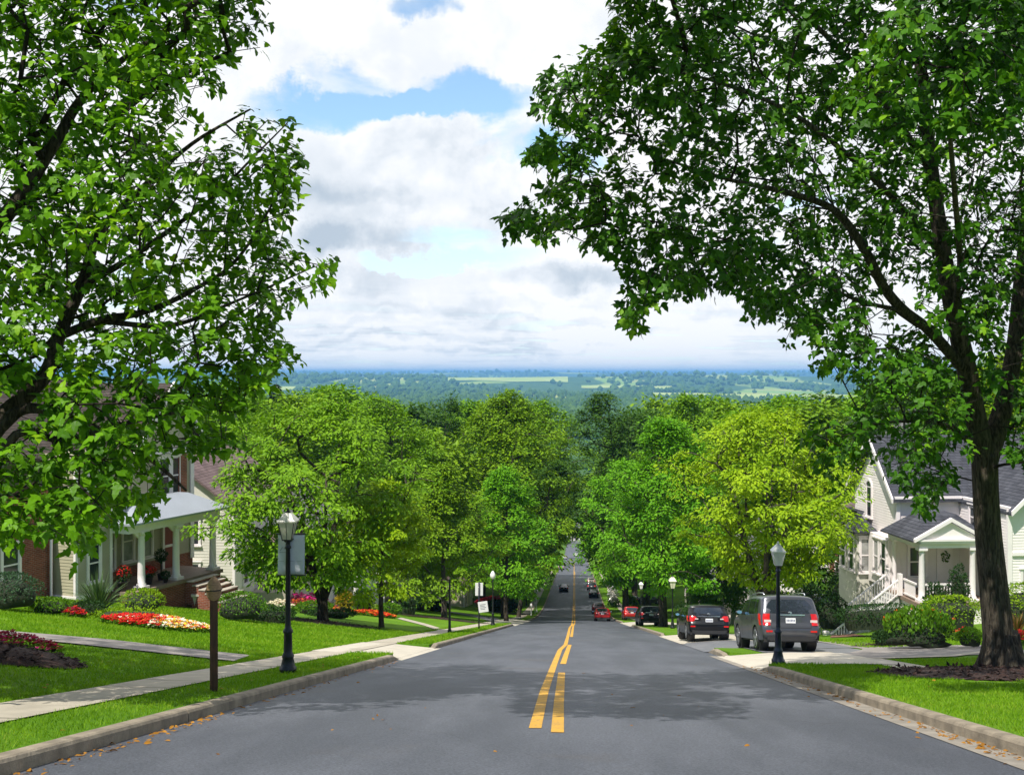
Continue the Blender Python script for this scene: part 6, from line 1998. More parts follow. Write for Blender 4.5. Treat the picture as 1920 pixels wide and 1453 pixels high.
# sign post with two boards
q = G(898, 1180); d_ = depth(q); ppm = FPX / d_
sg = thing('sign_post', 'black sign post with a plain white board above a tilted white notice', 'sign', q, YAW)
H = px_height(q, 1092)
mb = MB(); mb.tube([(0, 0, -.05), (0, 0, H + .03)], .045, 8); mb.build('post', M['iron'], sg)
zt, zb_ = px_height(q, 1093), px_height(q, 1117)
mb = MB(); mb.box(-7 / ppm, 7.5 / ppm, .05, .08, zb_, zt); mb.build('upper_board', M['sign'], sg, .01)
zt, zb_ = px_height(q, 1127), px_height(q, 1147)
mb = MB(); w_ = 9 / ppm; h_ = (zt - zb_) / 2
mb.box(-w_, w_, -.08, -.055, -h_, h_); nb = mb.build('notice_board', M['sign'], sg, .01); nb.location = (8 / ppm, 0, (zt + zb_) / 2); nb.rotation_euler = (0, -.14, 0)
mb = MB()
for k in range(4): mb.box(-w_ * .6, w_ * (.6 - .25 * (k % 2)), -.085, -.081, h_ * (.45 - .28 * k) - .02, h_ * (.45 - .28 * k) + .02)
mb.build('faint_print', M['ink'], nb)

# mailboxes and little white posts down the hill
for (px, py, top, lab) in ((1003, 1141, 1122, 'white mailbox on a short post by the far crossing'), (996, 1136, 1120, 'narrow white marker post beside the mailbox')):
    q = XD(px, 138 + (px - 996)); H = 1.5 if 'mailbox' in lab else 1.7
    o = thing('mailbox' if 'mailbox' in lab else 'marker_post', lab, 'mailbox' if 'mailbox' in lab else 'post', q, 0)
    mb = MB(); mb.box(-.06, .06, -.06, .06, -.1, H - .4); mb.build('post', M['sign'], o)
    mb = MB(); mb.box(-.13, .13, -.3, .3, H - .395, H - .12); mb.lathe([(.13, -.3), (.13, .3)], (0, 0, 0), 12, axis='x') if False else None
    mb.prism([(.13 * math.cos(PI * i / 8), H - .118 + .13 * math.sin(PI * i / 8)) for i in range(9)], -.3, .3); mb.build('box' if 'mailbox' in lab else 'head', M['sign'], o)
    mb = MB(); mb.box(.132, .15, -.1, -.06, H - .25, H - .02); mb.build('flag', M['tail'], o)
q = XD(1006, 150); H = px_height(q, 1103)
o = thing('street_lamp', 'squat lamp post with two white globes past the mailbox', 'street lamp', q, 0, 'lamp posts along the street')
mb = MB(); mb.lathe([(.12, -.1), (.12, .2), (.06, .4), (.05, H - .5)], n=10); mb.build('post', M['sign'], o)
for s_ in (-1, 1):
    mb = MB(); mb.lathe([(.05, -.2), (.22, -.08), (.24, .06), (.14, .22), (.03, .28)], (s_ * .28, 0, H - .3), 12); mb.build('globe', M['lampwhite'], o)
mb = MB(); mb.tube([(-.28, 0, H - .5), (0, 0, H - .56), (.28, 0, H - .5)], .035, 6); mb.build('bracket', M['sign'], o)
# planter statue by the queue
q = XD(1149, 168); H = 2.9
o = thing('flowering_shrub', 'white flowering shrub between the queue of cars and the small parked ones', 'shrub', q, 0)
rgf = np.random.default_rng(8); n = 420
u = norm(rgf.normal(0, 1, (n, 3))) * rgf.uniform(.5, 1, (n, 1)); pos = u * np.array((.8, .8, 1.25)) + np.array((0, 0, 1.9))
V, Fa = leaves(pos, u + rgf.normal(0, .3, (n, 3)), u + np.array((0, 0, 1.0)), .34, 'diam'); link('blossom', arr_mesh('blossom', V, Fa, M['lampwhite']), o)
pos = norm(rgf.normal(0, 1, (n, 3))) * rgf.uniform(.6, 1, (n, 1)) * np.array((1.1, 1.1, .8)) + np.array((.2, 0, .7))
V, Fa = leaves(pos, rgf.normal(0, 1, (n, 3)), rgf.normal(0, .5, (n, 3)) + np.array((0, 0, 1.0)), .34, 'diam'); link('foliage', arr_mesh('foliage', V, Fa, M['leaf_dark']), o)
# wires' poles: pale utility posts by the shaded house
for px, d, lab in ((1352, 82, 'pale square post in the shade by the pale grey car'), (1374, 86, 'leaning white post beside the pale square one')):
    q = XD(px, d)
    o = thing('garden_post', lab, 'post', q, (0, .06 if 'lean' in lab else 0, 0))
    mb = MB(); mb.box(-.19, .19, -.19, .19, -.3, 1.6); mb.box(-.17, .17, -.17, .17, 1.62, 3.0); mb.build('shaft', M['lattice'], o)
    mb = MB(); mb.box(-.24, .24, -.24, .24, 3.001, 3.12); mb.build('cap', M['white'], o)
# ------------------------------------------------------------------ gardens
M['shrub_lime'] = leaf_mat('lime_shrub_leaves', (.14, .27, .006), (.27, .40, .012), (1.2, 1.2, .5), .25, .5, 1.5)
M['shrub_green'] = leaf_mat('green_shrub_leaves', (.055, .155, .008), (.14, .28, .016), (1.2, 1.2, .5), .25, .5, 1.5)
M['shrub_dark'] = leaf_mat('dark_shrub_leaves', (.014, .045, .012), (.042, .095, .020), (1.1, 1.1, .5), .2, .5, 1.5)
M['shrub_blue'] = leaf_mat('blue_green_leaves', (.030, .075, .035), (.075, .145, .065), (1.1, 1.1, .7), .2, .5, 1.5)
M['gold'] = leaf_mat('golden_shrub_leaves', (.26, .21, .012), (.40, .30, .02), (1.1, 1.0, .5), .25, .5, 1.5)
M['spiky'] = leaf_mat('spiky_leaves', (.045, .10, .030), (.13, .20, .075), (1.1, 1.1, .6), .2, .5, 1.5)
M['f_red'] = leaf_mat('red_petals', (.48, .010, .012), (.72, .040, .020), (1.1, .6, .5), .15, .6, 1.0)
M['f_yellow'] = leaf_mat('yellow_petals', (.80, .42, .02), (.90, .70, .06), (1.1, 1, .4), .15, .6, 1.0)
M['f_white'] = leaf_mat('cream_petals', (.80, .70, .48), (.90, .86, .74), (1, 1, .8), .15, .6, 1.0)
M['f_pink'] = leaf_mat('magenta_petals', (.42, .012, .14), (.66, .05, .26), (1.1, .6, .8), .15, .6, 1.0)
M['f_crimson'] = leaf_mat('crimson_petals', (.20, .006, .025), (.38, .025, .060), (1.1, .6, .8), .15, .6, 1.0)
M['f_orange'] = leaf_mat('orange_petals', (.70, .12, .015), (.85, .26, .03), (1.1, .8, .5), .15, .6, 1.0)
M['twigdark'] = mat('dark_twigs', (.018, .026, .010), .9, .3, 6)
M['pot'] = mat('dark_pot', (.030, .022, .020), .6, .2, 5)
M['urn'] = mat('cream_urn', (.52, .47, .40), .75, .1, 4, .15, 30)
rgs = np.random.default_rng(77)


def sphereish(n, flat_bottom=True, p=2.0):
    u = norm(rgs.normal(0, 1, (n, 3)))
    if flat_bottom: u[:, 2] = np.where(u[:, 2] < -.15, -u[:, 2], u[:, 2])
    if p != 2.0:
        k = (np.abs(u) ** p).sum(1, keepdims=True) ** (1 / p); u = u / k
    return u


def shrub(label, loc, rx, ry, h, mt='shrub_green', size=.07, dens=170, name='shrub', cat='shrub', p=2.0, rot=0.0, rough=.10, group=None, shape='diam', wild=.45):
    o = thing(name, label, cat, loc, rot, group)
    area = 2 * PI * ((rx * ry + rx * h + ry * h) / 3)
    n = int(min(16000, max(900, 1.9 * area * dens / (size / .07) ** 2)))
    S = np.array((rx, ry, h * .54))

    def form(u):
        b = 1 + rough * (2 * (vnoise(u * np.array((rx, ry, h)) + loc[0] % 7, max(.18, .33 * min(rx, h)), 2) - .5))[:, None]
        return u * b * S + np.array((0, 0, h * .46))
    u = sphereish(n, True, p)
    depth_ = rgs.uniform(.78, 1.03, (n, 1))
    pos = form(u) * np.concatenate((depth_, depth_, np.ones_like(depth_)), 1)
    nr = norm(u / S)
    d = nr * .55 + rgs.normal(0, .6, (n, 3)) + np.array((0, 0, .25))
    V, Fa = leaves(pos, d, nr + rgs.normal(0, wild, (n, 3)), size * rgs.uniform(.6, 1.35, n), shape)
    link('foliage', arr_mesh('foliage', V, Fa, M[mt]), o)
    # the woody heart that keeps the light from passing straight through
    nu, nv = 18, 9
    rows = []
    for j in range(nv + 1):
        th = PI * .5 - (PI * .5 + .5) * j / nv
        uu = np.array([(math.cos(th) * math.cos(2 * PI * i / nu), math.cos(th) * math.sin(2 * PI * i / nu), math.sin(th)) for i in range(nu + 1)])
        if p != 2.0: uu = uu / (np.abs(uu) ** p).sum(1, keepdims=True) ** (1 / p)
        rows.append([tuple(q) for q in form(uu) * np.array((.74, .74, .82))])
    mb = MB(); mb.grid(rows); mb.build('branches', M['twigdark'], o)
    return o


def hedge(label, p, q, wd, h, mt='shrub_dark', size=.055, dens=210):
    p = np.array(p); q = np.array(q); m_ = (p + q) / 2; L = np.linalg.norm((q - p)[:2]); a = math.atan2(q[1] - p[1], q[0] - p[0])
    o = shrub(label, m_, L / 2, wd / 2, h, mt, size, dens, 'hedge', 'hedge', 5.0, a, .05)
    tilt = math.atan2(q[2] - p[2], L); o.rotation_euler = (0, -tilt, a)
    return o


def flowers(label, loc, rx, ry, h, kinds, n=900, size=.075, name='flower_bed', rot=0.0, green='shrub_green', patches=None, cat='flower bed', group=None, ground=True):
    """kinds: list of (part name, material, share)"""
    o = thing(name, label, cat, loc, rot, group)
    ca, sa = math.cos(rot), math.sin(rot)

    def gz(x, y): 
        X = loc[0] + x * ca - y * sa; Y = loc[1] + x * sa + y * ca
        return T(X, Y) - loc[2] if ground else 0 * x
    a = rgs.uniform(0, 2 * PI, n); r = rgs.uniform(0, 1, n) ** .5
    x, y = r * np.cos(a) * rx, r * np.sin(a) * ry
    hh = h * (1 - .55 * r ** 2)
    who = rgs.choice(len(kinds), n, p=np.array([k[2] for k in kinds]) / sum(k[2] for k in kinds)) if patches is None else patches(x / rx, y / ry, rgs.uniform(0, 1, n))
    for k, (pn, mm, _) in enumerate(kinds):
        s_ = np.where(who == k)[0]
        if not len(s_): continue
        pet = 5; rep = np.repeat(s_, pet); ph = np.tile(np.arange(pet), len(s_)) * 2 * PI / pet + np.repeat(rgs.uniform(0, 6, len(s_)), pet)
        c = np.stack((x[rep], y[rep], gz(x[rep], y[rep]) + hh[rep] * np.repeat(rgs.uniform(.75, 1.1, len(s_)), pet)), -1)
        d = np.stack((np.cos(ph), np.sin(ph), rgs.uniform(.1, .7, len(ph))), -1)
        tilt = np.repeat(rgs.normal(0, .45, (len(s_), 3)), pet, 0)
        V, Fa = leaves(c, d + tilt * .5, np.array((0, 0, 1.0)) + tilt, size * np.repeat(rgs.uniform(.7, 1.2, len(s_)), pet), 'diam')
        link(pn, arr_mesh(pn, V, Fa, M[mm]), o)
    m_ = n * 3
    a = rgs.uniform(0, 2 * PI, m_); r = rgs.uniform(0, 1, m_) ** .5; x, y = r * np.cos(a) * rx, r * np.sin(a) * ry
    pos = np.stack((x, y, gz(x, y) + h * (1 - .5 * r ** 2) * rgs.uniform(.05, .85, m_)), -1)
    V, Fa = leaves(pos, rgs.normal(0, 1, (m_, 3)) + np.array((0, 0, .5)), rgs.normal(0, .6, (m_, 3)) + np.array((0, 0, .7)), size * 1.1 * rgs.uniform(.7, 1.3, m_), 'diam')
    link('foliage', arr_mesh('foliage', V, Fa, M[green]), o)
    return o


def mulch(label, loc, rx, ry, rot=0.0, h=.10, n=500):
    o = thing('mulch_bed', label, 'mulch bed', loc, 0)
    mb = MB(); ca, sa = math.cos(rot), math.sin(rot)
    rows = []
    for j in range(9):
        f = 1 - j / 8
        row = []
        for i in range(41):
            t_ = 2 * PI * i / 40; w_ = 1 + .05 * math.sin(3 * t_ + loc[0]) + .035 * math.sin(7 * t_)
            x0, y0 = math.cos(t_) * rx * f * w_, math.sin(t_) * ry * f * w_
            x, y = x0 * ca - y0 * sa, x0 * sa + y0 * ca
            X, Y = loc[0] + x, loc[1] + y
            row.append((x, y, max(float(T(X, Y)), float(R(Y)) if abs(X) < 4.6 else -1e9) - loc[2] + .02 + h * (1 - f ** 2.5)))
        rows.append(row)
    mb.grid(rows); mb.build('soil', M['mulch'], o)
    a = rgs.uniform(0, 2 * PI, n); r = rgs.uniform(0, 1.03, n) ** .5; x0, y0 = np.cos(a) * rx * r, np.sin(a) * ry * r
    x, y = x0 * ca - y0 * sa, x0 * sa + y0 * ca
    z = T(loc[0] + x, loc[1] + y) - loc[2] + .03 + h * (1 - r ** 2.5)
    V, Fa = leaves(np.stack((x, y, z), -1), rgs.normal(0, 1, (n, 3)) * np.array((1, 1, .25)), rgs.normal(0, .35, (n, 3)) + np.array((0, 0, 1.0)), rgs.uniform(.06, .16, n), 'diam')
    link('bark_chips', arr_mesh('bark_chips', V, Fa, M['mulch']), o)['kind'] = 'stuff'
    return o


def g2(px, py): return G(px, py)


def span(px0, px1, py):
    a, b = G(px0, py), G(px1, py); return (a + b) / 2, np.linalg.norm(b - a)


def wpx(px0, px1, d): return abs(px1 - px0) * d / FPX


def shrub_px(label, x0, x1, ytop, ybase, mt, d=None, p=2.0, name='shrub', ratio=.8, size=None, **kw):
    """a shrub that fills a box of the photograph, standing where its foot meets the ground"""
    q = G((x0 + x1) / 2, ybase) if d is None else XD((x0 + x1) / 2, d)
    dd = depth(q); w_ = (x1 - x0) * dd / FPX; h = float(P(0, ytop, dd)[2] - q[2])
    off = FWD * w_ * .5 * ratio * .9
    l2 = np.array((q[0] + off[0], q[1] + off[1], 0)); l2[2] = float(T(l2[0], l2[1]))
    h = max(.3, h + q[2] - l2[2] + (P(0, ytop, dd + w_ * .3)[2] - P(0, ytop, dd)[2]))
    return shrub(label, l2, w_ / 2, w_ / 2 * ratio, h, mt, size or max(.06, dd / 430), p=p, name=name, cat=kw.pop('cat', 'shrub'), **kw)


# --- in front of the brick house
shrub_px('dark blue-green shrub at the frame edge against the brick wall', -60, 62, 1076, 1146, 'shrub_blue')
shrub_px('low green shrub at the foot of the brick wall', 42, 128, 1122, 1152, 'shrub_green', ratio=.7)
shrub_px('clipped round bright green bush before the porch', 212, 300, 1106, 1150, 'shrub_lime', ratio=.8)
shrub_px('long low clipped hedge behind the red flowers', 160, 320, 1138, 1166, 'shrub_lime', p=4, ratio=.3, name='hedge', cat='hedge')
shrub_px('small dark filler shrub under the spiky plant', 118, 190, 1128, 1155, 'shrub_dark', ratio=.7)
shrub_px('round glossy bush beside the porch column', 338, 398, 1066, 1118, 'shrub_green', ratio=.8)
shrub_px('yellow-green ball bush behind the stone urn', 394, 432, 1083, 1118, 'shrub_lime', ratio=.8, d=52)
shrub_px('wide mounded green shrub right of the stone urn', 392, 492, 1112, 1166, 'shrub_green', ratio=.75)
shrub_px('dark low hedge meeting the mounded shrub', 455, 550, 1140, 1168, 'shrub_dark', p=4, ratio=.4, name='hedge', cat='hedge')
shrub_px('clump of low shrubs behind the black lamp', 545, 625, 1128, 1152, 'shrub_green', ratio=.6)
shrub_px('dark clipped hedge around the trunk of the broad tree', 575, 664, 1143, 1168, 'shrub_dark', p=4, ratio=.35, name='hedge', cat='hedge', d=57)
shrub_px('small golden ball bush behind the broad tree', 628, 662, 1110, 1136, 'gold', d=66)
shrub_px('round dark bush by the pale house', 660, 700, 1106, 1134, 'shrub_dark', d=70)
shrub_px('squat clipped dark bush at the corner of the pale house', 736, 784, 1110, 1146, 'shrub_dark', p=4, d=78)
shrub_px('low green mound beside the red ground flowers', 704, 752, 1132, 1156, 'shrub_green', ratio=.7)
shrub_px('low yellow-green hedge behind the slim tree', 640, 720, 1134, 1150, 'shrub_lime', p=4, ratio=.4, name='hedge', cat='hedge')
shrub_px('dark low shrub row along the sloping drive', 800, 842, 1128, 1142, 'shrub_dark', ratio=.6, d=105)
shrub_px('clipped dark hedge under the red mound', 905, 970, 1126, 1144, 'shrub_dark', p=4, ratio=.35, name='hedge', cat='hedge', d=140)
# spiky plant
q = G(152, 1150); q = q + FWD * 1.5; q[2] = float(T(q[0], q[1])); o = thing('spiky_plant', 'tall spiky grass-like plant against the brick bay', 'plant', q)
n = 260; a = rgs.uniform(0, 6.28, n); el_ = rgs.uniform(.35, 1.5, n)
V, F_ = [], []
bv = []; bf = []
for i in range(n):
    L_ = rgs.uniform(.9, 1.75); d = np.array((math.cos(a[i]) * math.cos(el_[i]), math.sin(a[i]) * math.cos(el_[i]), math.sin(el_[i])))
    s_ = np.array((-math.sin(a[i]), math.cos(a[i]), 0)) * .022
    p1 = d * L_ * .55; p2 = d * L_ + np.array((0, 0, -.25 * L_ * math.cos(el_[i])))
    k = len(bv); bv += [s_ * .6, -s_ * .6, p1 + s_, p1 - s_, p2]; bf += [(k, k + 1, k + 3), (k, k + 3, k + 2), (k + 2, k + 3, k + 4)]
link('blades', arr_mesh('blades', np.array(bv), np.array(bf), M['spiky']), o)
mb = MB(); mb.lathe([(.10, -.1), (.09, .2), (.04, .4)], n=8); mb.build('crown', M['twigdark'], o)
# flower beds on the lawn
q, w_ = span(195, 396, 1178)
flowers('bed of red, white and yellow flowers set in the front lawn', (G(296, 1176)), wpx(195, 396, depth(G(296, 1176))) / 2, 1.5, .34,
        [('red_blossom', 'f_red', 1), ('yellow_blossom', 'f_yellow', 1), ('white_blossom', 'f_white', 1), ('orange_blossom', 'f_orange', 1)], 1500, .085, rot=.25,
        patches=lambda x, y, u: np.where(x + .5 * (u - .5) < -.05, np.where(u < .93, 0, 2), np.where(u < .30, 1, np.where(u < .72, 2, np.where(u < .88, 0, 3)))))
flowers('small bed of red flowers beside the low clipped hedge', G(140, 1157), wpx(120, 160, depth(G(140, 1157))) / 2, .4, .30, [('red_blossom', 'f_crimson', .6), ('bright_blossom', 'f_red', .4)], 150, .075, rot=.2)
qm = G(15, 1228)
mulch('dark mulch mound of crimson flowers cut off by the frame edge', G(-14, 1236), 1.5, 1.0, .3, .24, 700)
flowers('crimson flowers growing on the dark mulch mound', G(4, 1222) + FWD * .2, 1.0, .5, .36, [('crimson_blossom', 'f_crimson', .8), ('pink_blossom', 'f_pink', .2)], 300, .07, rot=.2)
q = G(604, 1168)
mulch('reddish mulch ring under the broad green tree', q, 2.9, 1.8, 0, .10, 500)
flowers('magenta flowers massed behind the broad tree', XD(560, 66), 1.9, .9, .95, [('pink_blossom', 'f_pink', 1)], 420, .13)
flowers('magenta and white flowers beyond the trunk of the broad tree', XD(590, 70), 1.2, .8, 1.0, [('pink_blossom', 'f_pink', .8), ('white_blossom', 'f_white', .25)], 300, .13)
flowers('rust red low shrubs between the magenta flowers', XD(582, 62.5), 2.0, .8, .75, [('orange_blossom', 'f_orange', .35), ('red_blossom', 'f_crimson', .65)], 380, .10)
flowers('white flowers by the low shrubs behind the lamp', XD(527, 60), .9, .6, .6, [('white_blossom', 'f_white', 1)], 150, .10)
flowers('bed of red ground flowers before the low green mound', G(700, 1155), wpx(664, 752, depth(G(700, 1155))) / 2, .9, .36, [('red_blossom', 'f_red', .7), ('orange_blossom', 'f_orange', .4)], 420, .12, rot=-.2)
flowers('deep red mounded bush on the far corner lawn', XD(930, 146), 2.9, 1.4, 1.75, [('red_blossom', 'f_crimson', .7), ('pink_blossom', 'f_red', .3)], 700, .22, name='flowering_bush', cat='shrub', green='shrub_dark')
mulch('dark mulch patch under the olive tree', G(829, 1160), 3.6, 2.2, 0, .08, 200)
mulch('dark mulch patch under the little reddish tree', G(957, 1150), 3.2, 2.4, 0, .08, 150)
# potted plants on the porch, urn at the foot of the steps
def hp(a, b, c=0.0): return np.array(house.matrix_world @ F0.p(a, b, c)) if False else np.array(Matrix.Translation(house.location) @ Matrix.Rotation(house.rotation_euler.z, 4, 'Z') @ F0.p(a, b, c))


def pot_plant(label, loc, r, h, kinds, fh, fr2, n=140, palm=False):
    o = thing('potted_plant', label, 'potted plant', loc)
    mb = MB(); mb.lathe([(r * .7, 0), (r, h * .9), (r * 1.1, h * .9), (r * 1.1, h), (r * .8, h), (r * .78, h * .9)], n=14); mb.build('pot', M['pot'], o)
    zc = h + fh * .5
    if palm:
        mb = MB(); mb.tube([(0, 0, h * .8), (0.02, 0, h + fh * .7)], [.035, .025], 8); mb.build('stem', M['twigdark'], o); zc = h + fh * .85
    u = norm(rgs.normal(0, 1, (n * 3, 3))); pos = u * rgs.uniform(.5, 1, (n * 3, 1)) * np.array((fr2, fr2, fh * (.3 if palm else .55))) + np.array((0, 0, zc))
    V, Fa = leaves(pos, u + rgs.normal(0, .4, u.shape), u + np.array((0, 0, .8)), .11, 'diam'); link('foliage', arr_mesh('foliage', V, Fa, M['shrub_dark']), o)
    for pn, mm in kinds:
        u = norm(rgs.normal(0, 1, (n * 2, 3))); pos = u * np.array((fr2, fr2, fh * .55)) * 1.03 + np.array((0, 0, zc + .04)); pos = pos[u[:, 2] > -.2]; u = u[u[:, 2] > -.2]
        V, Fa = leaves(pos, np.cross(u, rgs.normal(0, 1, u.shape)), u, .10, 'diam'); link(pn, arr_mesh(pn, V, Fa, M[mm]), o)
    return o


pot_plant('dark pot of red flowers left of the porch column', hp(-.75, -.35), .22, .42, [('red_blossom', 'f_red')], .62, .34, 70)
pot_plant('dark pot of bright red flowers right of the porch column', hp(.75, -.3), .22, .36, [('red_blossom', 'f_red')], .42, .36)
pot_plant('tall topiary plant in a dark pot near the second porch column', hp(1.85, -.5), .17, .30, [], .95, .28, palm=True)
pot_plant('small green plant in a pot at the head of the steps', hp(1.45, .1), .12, .2, [], .3, .18, 60)
q = G(378, 1143)
o = thing('stone_urn', 'square cream stone planter at the foot of the brick steps', 'planter', q + (0, 0, -.05), .3)
mb = MB()
for z0, z1, s0, s1 in ((0, .1, .32, .32), (.101, .75, .26, .38), (.751, .85, .44, .44)):
    mb.add([(sx * s, sy * s, z) for z, s in ((z0, s0), (z1, s1)) for sx, sy in ((-1, -1), (1, -1), (1, 1), (-1, 1))], [(0, 1, 2, 3), (4, 5, 6, 7)] + [(i, (i + 1) % 4, 4 + (i + 1) % 4, 4 + i) for i in range(4)])
mb.build('planter', M['urn'], o)
mb = MB(); mb.lathe([(.3, 0), (.2, .04), (.02, .06)], (0, 0, .852), 12); mb.build('soil', M['mulch'], o)
# --- the white house's garden
q0, q1 = G(1592, 1194), G(1716, 1192)
hedge('long dark box hedge in front of the stairs', q0 + FWD * .8, q1 + FWD * .8, 1.5, 1.15, 'shrub_dark', .10)
shrub_px('tall clipped bright hedge before the white porch', 1738, 1850, 1116, 1186, 'shrub_lime', p=3.2, ratio=.5, name='hedge', cat='hedge')
shrub_px('green round shrub joining the clipped bright hedge', 1728, 1790, 1126, 1186, 'shrub_green', ratio=.8)
shrub_px('bright green shrub behind the maple trunk', 1885, 1990, 1094, 1184, 'shrub_lime', ratio=.7)
shrub_px('loose dark shrub leaning against the porch rail', 1782, 1824, 1066, 1122, 'shrub_dark', d=47.5, rough=.25)
shrub_px('small dark shrub at the porch corner', 1738, 1784, 1096, 1125, 'shrub_dark', d=47.5, rough=.25)
shrub_px('low green filler shrub beside the maple trunk', 1800, 1850, 1178, 1216, 'shrub_green', ratio=.7)
shrub_px('small dark shrub at the end of the flowering border', 1640, 1685, 1184, 1213, 'shrub_dark', ratio=.7)
q = G(1738, 1217)
o = shrub_px('loose bushy border with rusty flower spikes by the drive', 1664, 1812, 1165, 1217, 'shrub_dark', ratio=.6, rough=.35, name='flowering_border', cat='shrub', wild=.8)
n = 900; dd = depth(q); a = rgs.uniform(0, 6.28, n); r = rgs.uniform(.1, 1, n) ** .5
w_ = wpx(1664, 1812, dd) / 2
pos = np.stack((np.cos(a) * r * w_ * .9, np.sin(a) * r * w_ * .5, .95 * (1 - .5 * r ** 2) + rgs.uniform(0, .42, n) ** 1.0), -1)
V, Fa = leaves(pos, rgs.normal(0, .35, (n, 3)) + np.array((0, 0, 1.0)), rgs.normal(0, 1, (n, 3)), .16, 'diam'); link('stems', arr_mesh('stems', V, Fa, M['shrub_green']), o)
k = np.where(pos[:, 1] > -w_ * .05)[0][:80]
V, Fa = leaves(pos[k] + np.array((0, 0, .10)), rgs.normal(0, .4, (len(k), 3)) + np.array((0, 0, 1.0)), rgs.normal(0, 1, (len(k), 3)), .08, 'diam'); link('blossom', arr_mesh('blossom', V, Fa, M['f_orange']), o)
flowers('scarlet flowers behind the maple trunk', G(1912, 1208), .75, .6, .42, [('red_blossom', 'f_red', 1)], 260, .075)
flowers('few red flowers tucked under the clipped bright hedge', G(1806, 1190), .5, .35, .3, [('red_blossom', 'f_red', 1)], 46, .06)
# red-leaved spiky cordyline behind the trunk
q = G(1908, 1190); o = thing('spiky_plant', 'reddish spiky plant behind the maple trunk', 'plant', q)
bv = []; bf = []
for i in range(110):
    a_ = rgs.uniform(0, 6.28); e_ = rgs.uniform(.4, 1.45); L_ = rgs.uniform(.6, 1.1); d = np.array((math.cos(a_) * math.cos(e_), math.sin(a_) * math.cos(e_), math.sin(e_)))
    s_ = np.array((-math.sin(a_), math.cos(a_), 0)) * .022; k = len(bv); p1 = d * L_ * .55; p2 = d * L_ + np.array((0, 0, -.2 * L_ * math.cos(e_)))
    bv += [s_ * .6, -s_ * .6, p1 + s_, p1 - s_, p2]; bf += [(k, k + 1, k + 3), (k, k + 3, k + 2), (k + 2, k + 3, k + 4)]
link('blades', arr_mesh('blades', np.array(bv), np.array(bf), M['leaf_red']), o)
mulch('mulch ring round the foot of the thick maple', tb + np.array((-.35, -.9, 0)), 2.75, 2.1, 0, .10, 1500)
mulch('narrow mulch strip at the edge of the drive by the dark shrub', G(1650, 1211), 1.0, .5, 0, .05, 120)
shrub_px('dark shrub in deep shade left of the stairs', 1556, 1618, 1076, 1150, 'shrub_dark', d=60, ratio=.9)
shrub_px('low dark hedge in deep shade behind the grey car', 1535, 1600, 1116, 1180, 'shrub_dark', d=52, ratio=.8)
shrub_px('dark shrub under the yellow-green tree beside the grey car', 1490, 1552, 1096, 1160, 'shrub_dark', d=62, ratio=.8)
shrub_px('clipped round bush between the red hatchback and the small white car', 1170, 1196, 1118, 1138, 'shrub_green', d=140)
shrub_px('low dark hedge behind the black hatchback', 1312, 1352, 1130, 1146, 'shrub_dark', d=88, p=4, ratio=.4, name='hedge', cat='hedge')
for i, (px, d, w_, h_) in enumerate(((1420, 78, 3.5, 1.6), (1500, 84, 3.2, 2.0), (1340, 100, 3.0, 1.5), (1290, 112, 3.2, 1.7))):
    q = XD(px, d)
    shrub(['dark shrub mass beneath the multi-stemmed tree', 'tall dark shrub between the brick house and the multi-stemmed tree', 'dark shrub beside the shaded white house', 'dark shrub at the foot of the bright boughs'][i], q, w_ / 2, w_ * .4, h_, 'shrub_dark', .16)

# ------------------------------------------------------------------ grass blades on the near lawns and fallen leaves
M['blade'] = leaf_mat('grass_blades', (.095, .220, .006), (.205, .370, .012), (1.1, 1.2, .4), .35, .6, .6, (.30, .36, .05))


def blades(name, label, rects, n, seed, hh=(.032, .07)):
    rg_ = np.random.default_rng(seed)
    areas = np.array([(b - a) * (d - c) for a, b, c, d in rects]); cnt = rg_.multinomial(n, areas / areas.sum())
    xs, ys = [], []
    for (a, b, c, d), m_ in zip(rects, cnt):
        xs.append(rg_.uniform(a, b, m_)); ys.append(rg_.uniform(c, d, m_))
    x = np.concatenate(xs); y = np.concatenate(ys)
    k = rg_.uniform(0, 1, len(x)) < np.clip((13.0 / np.maximum(y, 6)) ** 1.0, .22, 1)
    x, y = x[k], y[k]
    md = ((x - (tb[0] - .35)) / 2.65) ** 2 + ((y - (tb[1] - .9)) / 2.05) ** 2 > 1
    x, y = x[md], y[md]
    if len(PATHPOLY): 
        md = ~inside(PATHPOLY, x, y); x, y = x[md], y[md]
    n = len(x); z = T(x, y)
    h = rg_.uniform(*hh, n) * (1 + np.clip((y - 14) / 50, 0, .5)); a = rg_.uniform(0, 6.28, n); w_ = .0045 * (1 + np.clip((y - 8) / 8, 0, 5))
    s_ = np.stack((np.cos(a), np.sin(a), 0 * a), -1) * w_[:, None]
    lean = rg_.normal(0, .45, (n, 2)) * h[:, None]
    p = np.stack((x, y, z - .01), -1); tip = p + np.stack((lean[:, 0], lean[:, 1], h), -1)
    V = np.stack((p - s_, p + s_, tip), 1).reshape(-1, 3); Fa = np.arange(3 * n).reshape(-1, 3)
    o = link(name, arr_mesh(name, V, Fa, M['blade'])); tag(o, label, 'grass', kind='stuff')


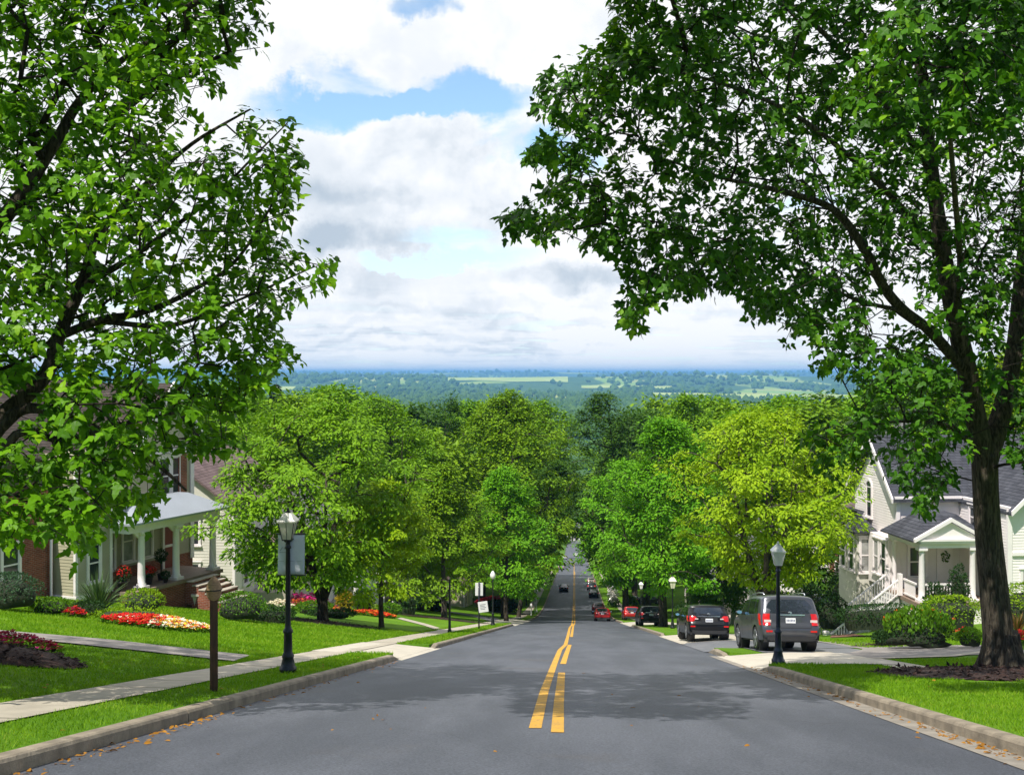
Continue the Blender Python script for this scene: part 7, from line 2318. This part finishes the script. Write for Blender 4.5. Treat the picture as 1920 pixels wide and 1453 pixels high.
PATHPOLY = [tuple(G(a, b)[:2]) for a, b in ((-60, 1179), (0, 1182), (200, 1199), (396, 1221), (470, 1229), (438, 1242), (250, 1222), (58, 1203), (0, 1196), (-60, 1191))]
blades('grass', 'short green grass of the lawns beside the brick house', [(-6.13, -5.0, 8, 29.3), (-15, -7.22, 11, 30), (-22, -7.23, 28, 50), (-7.5, -7.22, 12, 80), (-6.13, -5.0, 36.5, 84)], 430000, 1)
blades('grass', 'short green grass of the lawns beside the thick maple', [(4.82, 7.48, 8, 26.8), (7.48, 8.5, 8, 20.5), (8.47, 12.9, 14, 29.4), (8.5, 12, 8, 22), (9.9, 16, 37, 46)], 190000, 2)
M['fallen'] = leaf_mat('fallen_leaves', (.20, .085, .012), (.50, .24, .03), (1, .8, .3), .15, .7, 1)
rg_ = np.random.default_rng(9)
n = 520
y = np.where(rg_.uniform(0, 1, n) < .6, rg_.uniform(8, 28, n), rg_.uniform(8, 14, n)); sd_ = rg_.uniform(0, 1, n) < .40
x = np.where(sd_, XL + np.abs(rg_.normal(0, .13, n)) + .03, XR - np.abs(rg_.normal(0, .14, n)) - .03)
k = rg_.uniform(0, 1, n) < .13; x[k] = rg_.uniform(-8, 8, k.sum())
z = np.where((x > XL) & (x < XR), R(y) + .012 + .05 * np.clip(1 - np.abs(x) / 4.8, 0, 1), T(x, y) + .05)
V, Fa = leaves(np.stack((x, y, z), -1), rg_.normal(0, 1, (n, 3)) * np.array((1, 1, .12)), rg_.normal(0, .3, (n, 3)) + np.array((0, 0, 1.0)), rg_.uniform(.04, .10, n), 'oval')
o = link('fallen_leaves', arr_mesh('fallen_leaves', V, Fa, M['fallen'])); tag(o, 'dry orange leaves scattered along both kerbs and the road', 'fallen leaves', kind='stuff')

# ------------------------------------------------------------------ paths on the lawns
def gp(*pts): return [G(a, b) for a, b in pts]


a_ = gp((-60, 1180), (0, 1183), (200, 1200), (396, 1222), (470, 1230)); b_ = gp((-60, 1188), (0, 1193), (58, 1200), (250, 1220), (438, 1241))
sheet('garden_path', a_, b_, M['walk'], .03, label='grey garden path crossing the front lawn to the sidewalk', cat='path', nu=60)
sheet('garden_path', gp((752, 1158), (800, 1170), (832, 1180)), gp((745, 1160), (795, 1173), (822, 1183)), M['concrete'], .03, label='narrow pale path to the sidewalk near the bare pole', cat='path', nu=20)
sheet('driveway', [XD(846, 112), XD(890, 104), (-7.3, 92)], [XD(842, 120), XD(930, 112), (-7.3, 104)], M['drive'], .03, label='sloping grey driveway beyond the olive tree', cat='driveway', nu=20)
sheet('garden_path', [XD(1560, 50.5), XD(1600, 51)], [XD(1556, 47.5), XD(1625, 48)], M['brickpath'], .03, label='brick path at the foot of the white stairs', cat='path', nu=10)
sheet('garden_path', [(13.6, 34.6), (10.5, 30.8), (7.6, 30.4)], [(13.6, 33.8), (10.5, 30.2), (7.6, 29.9)], M['concrete'], .03, label='pale edge path below the flowering border', cat='path', nu=24)
# ------------------------------------------------------------------ the air
hz = bpy.data.materials.new('valley_haze'); hz.use_nodes = True
t = NT(hz.node_tree)
for n in list(t.n):
    if n.type != 'OUTPUT_MATERIAL': t.n.remove(n)
out = next(n for n in t.n if n.type == 'OUTPUT_MATERIAL')
pv_ = t.new('ShaderNodeVolumePrincipled')
pv_.inputs['Color'].default_value = (.23, .54, .96, 1)
pv_.inputs['Density'].default_value = 9e-5
pv_.inputs['Anisotropy'].default_value = .0
t.con(pv_.outputs[0], out.inputs['Volume'])
mb = MB(); mb.box(-34000, 34000, -600, 46000, ZPLAIN - 190, 80)
o = mb.build('haze', hz); tag(o, 'thin bluish air over the valley and far ridges', 'haze', kind='stuff')
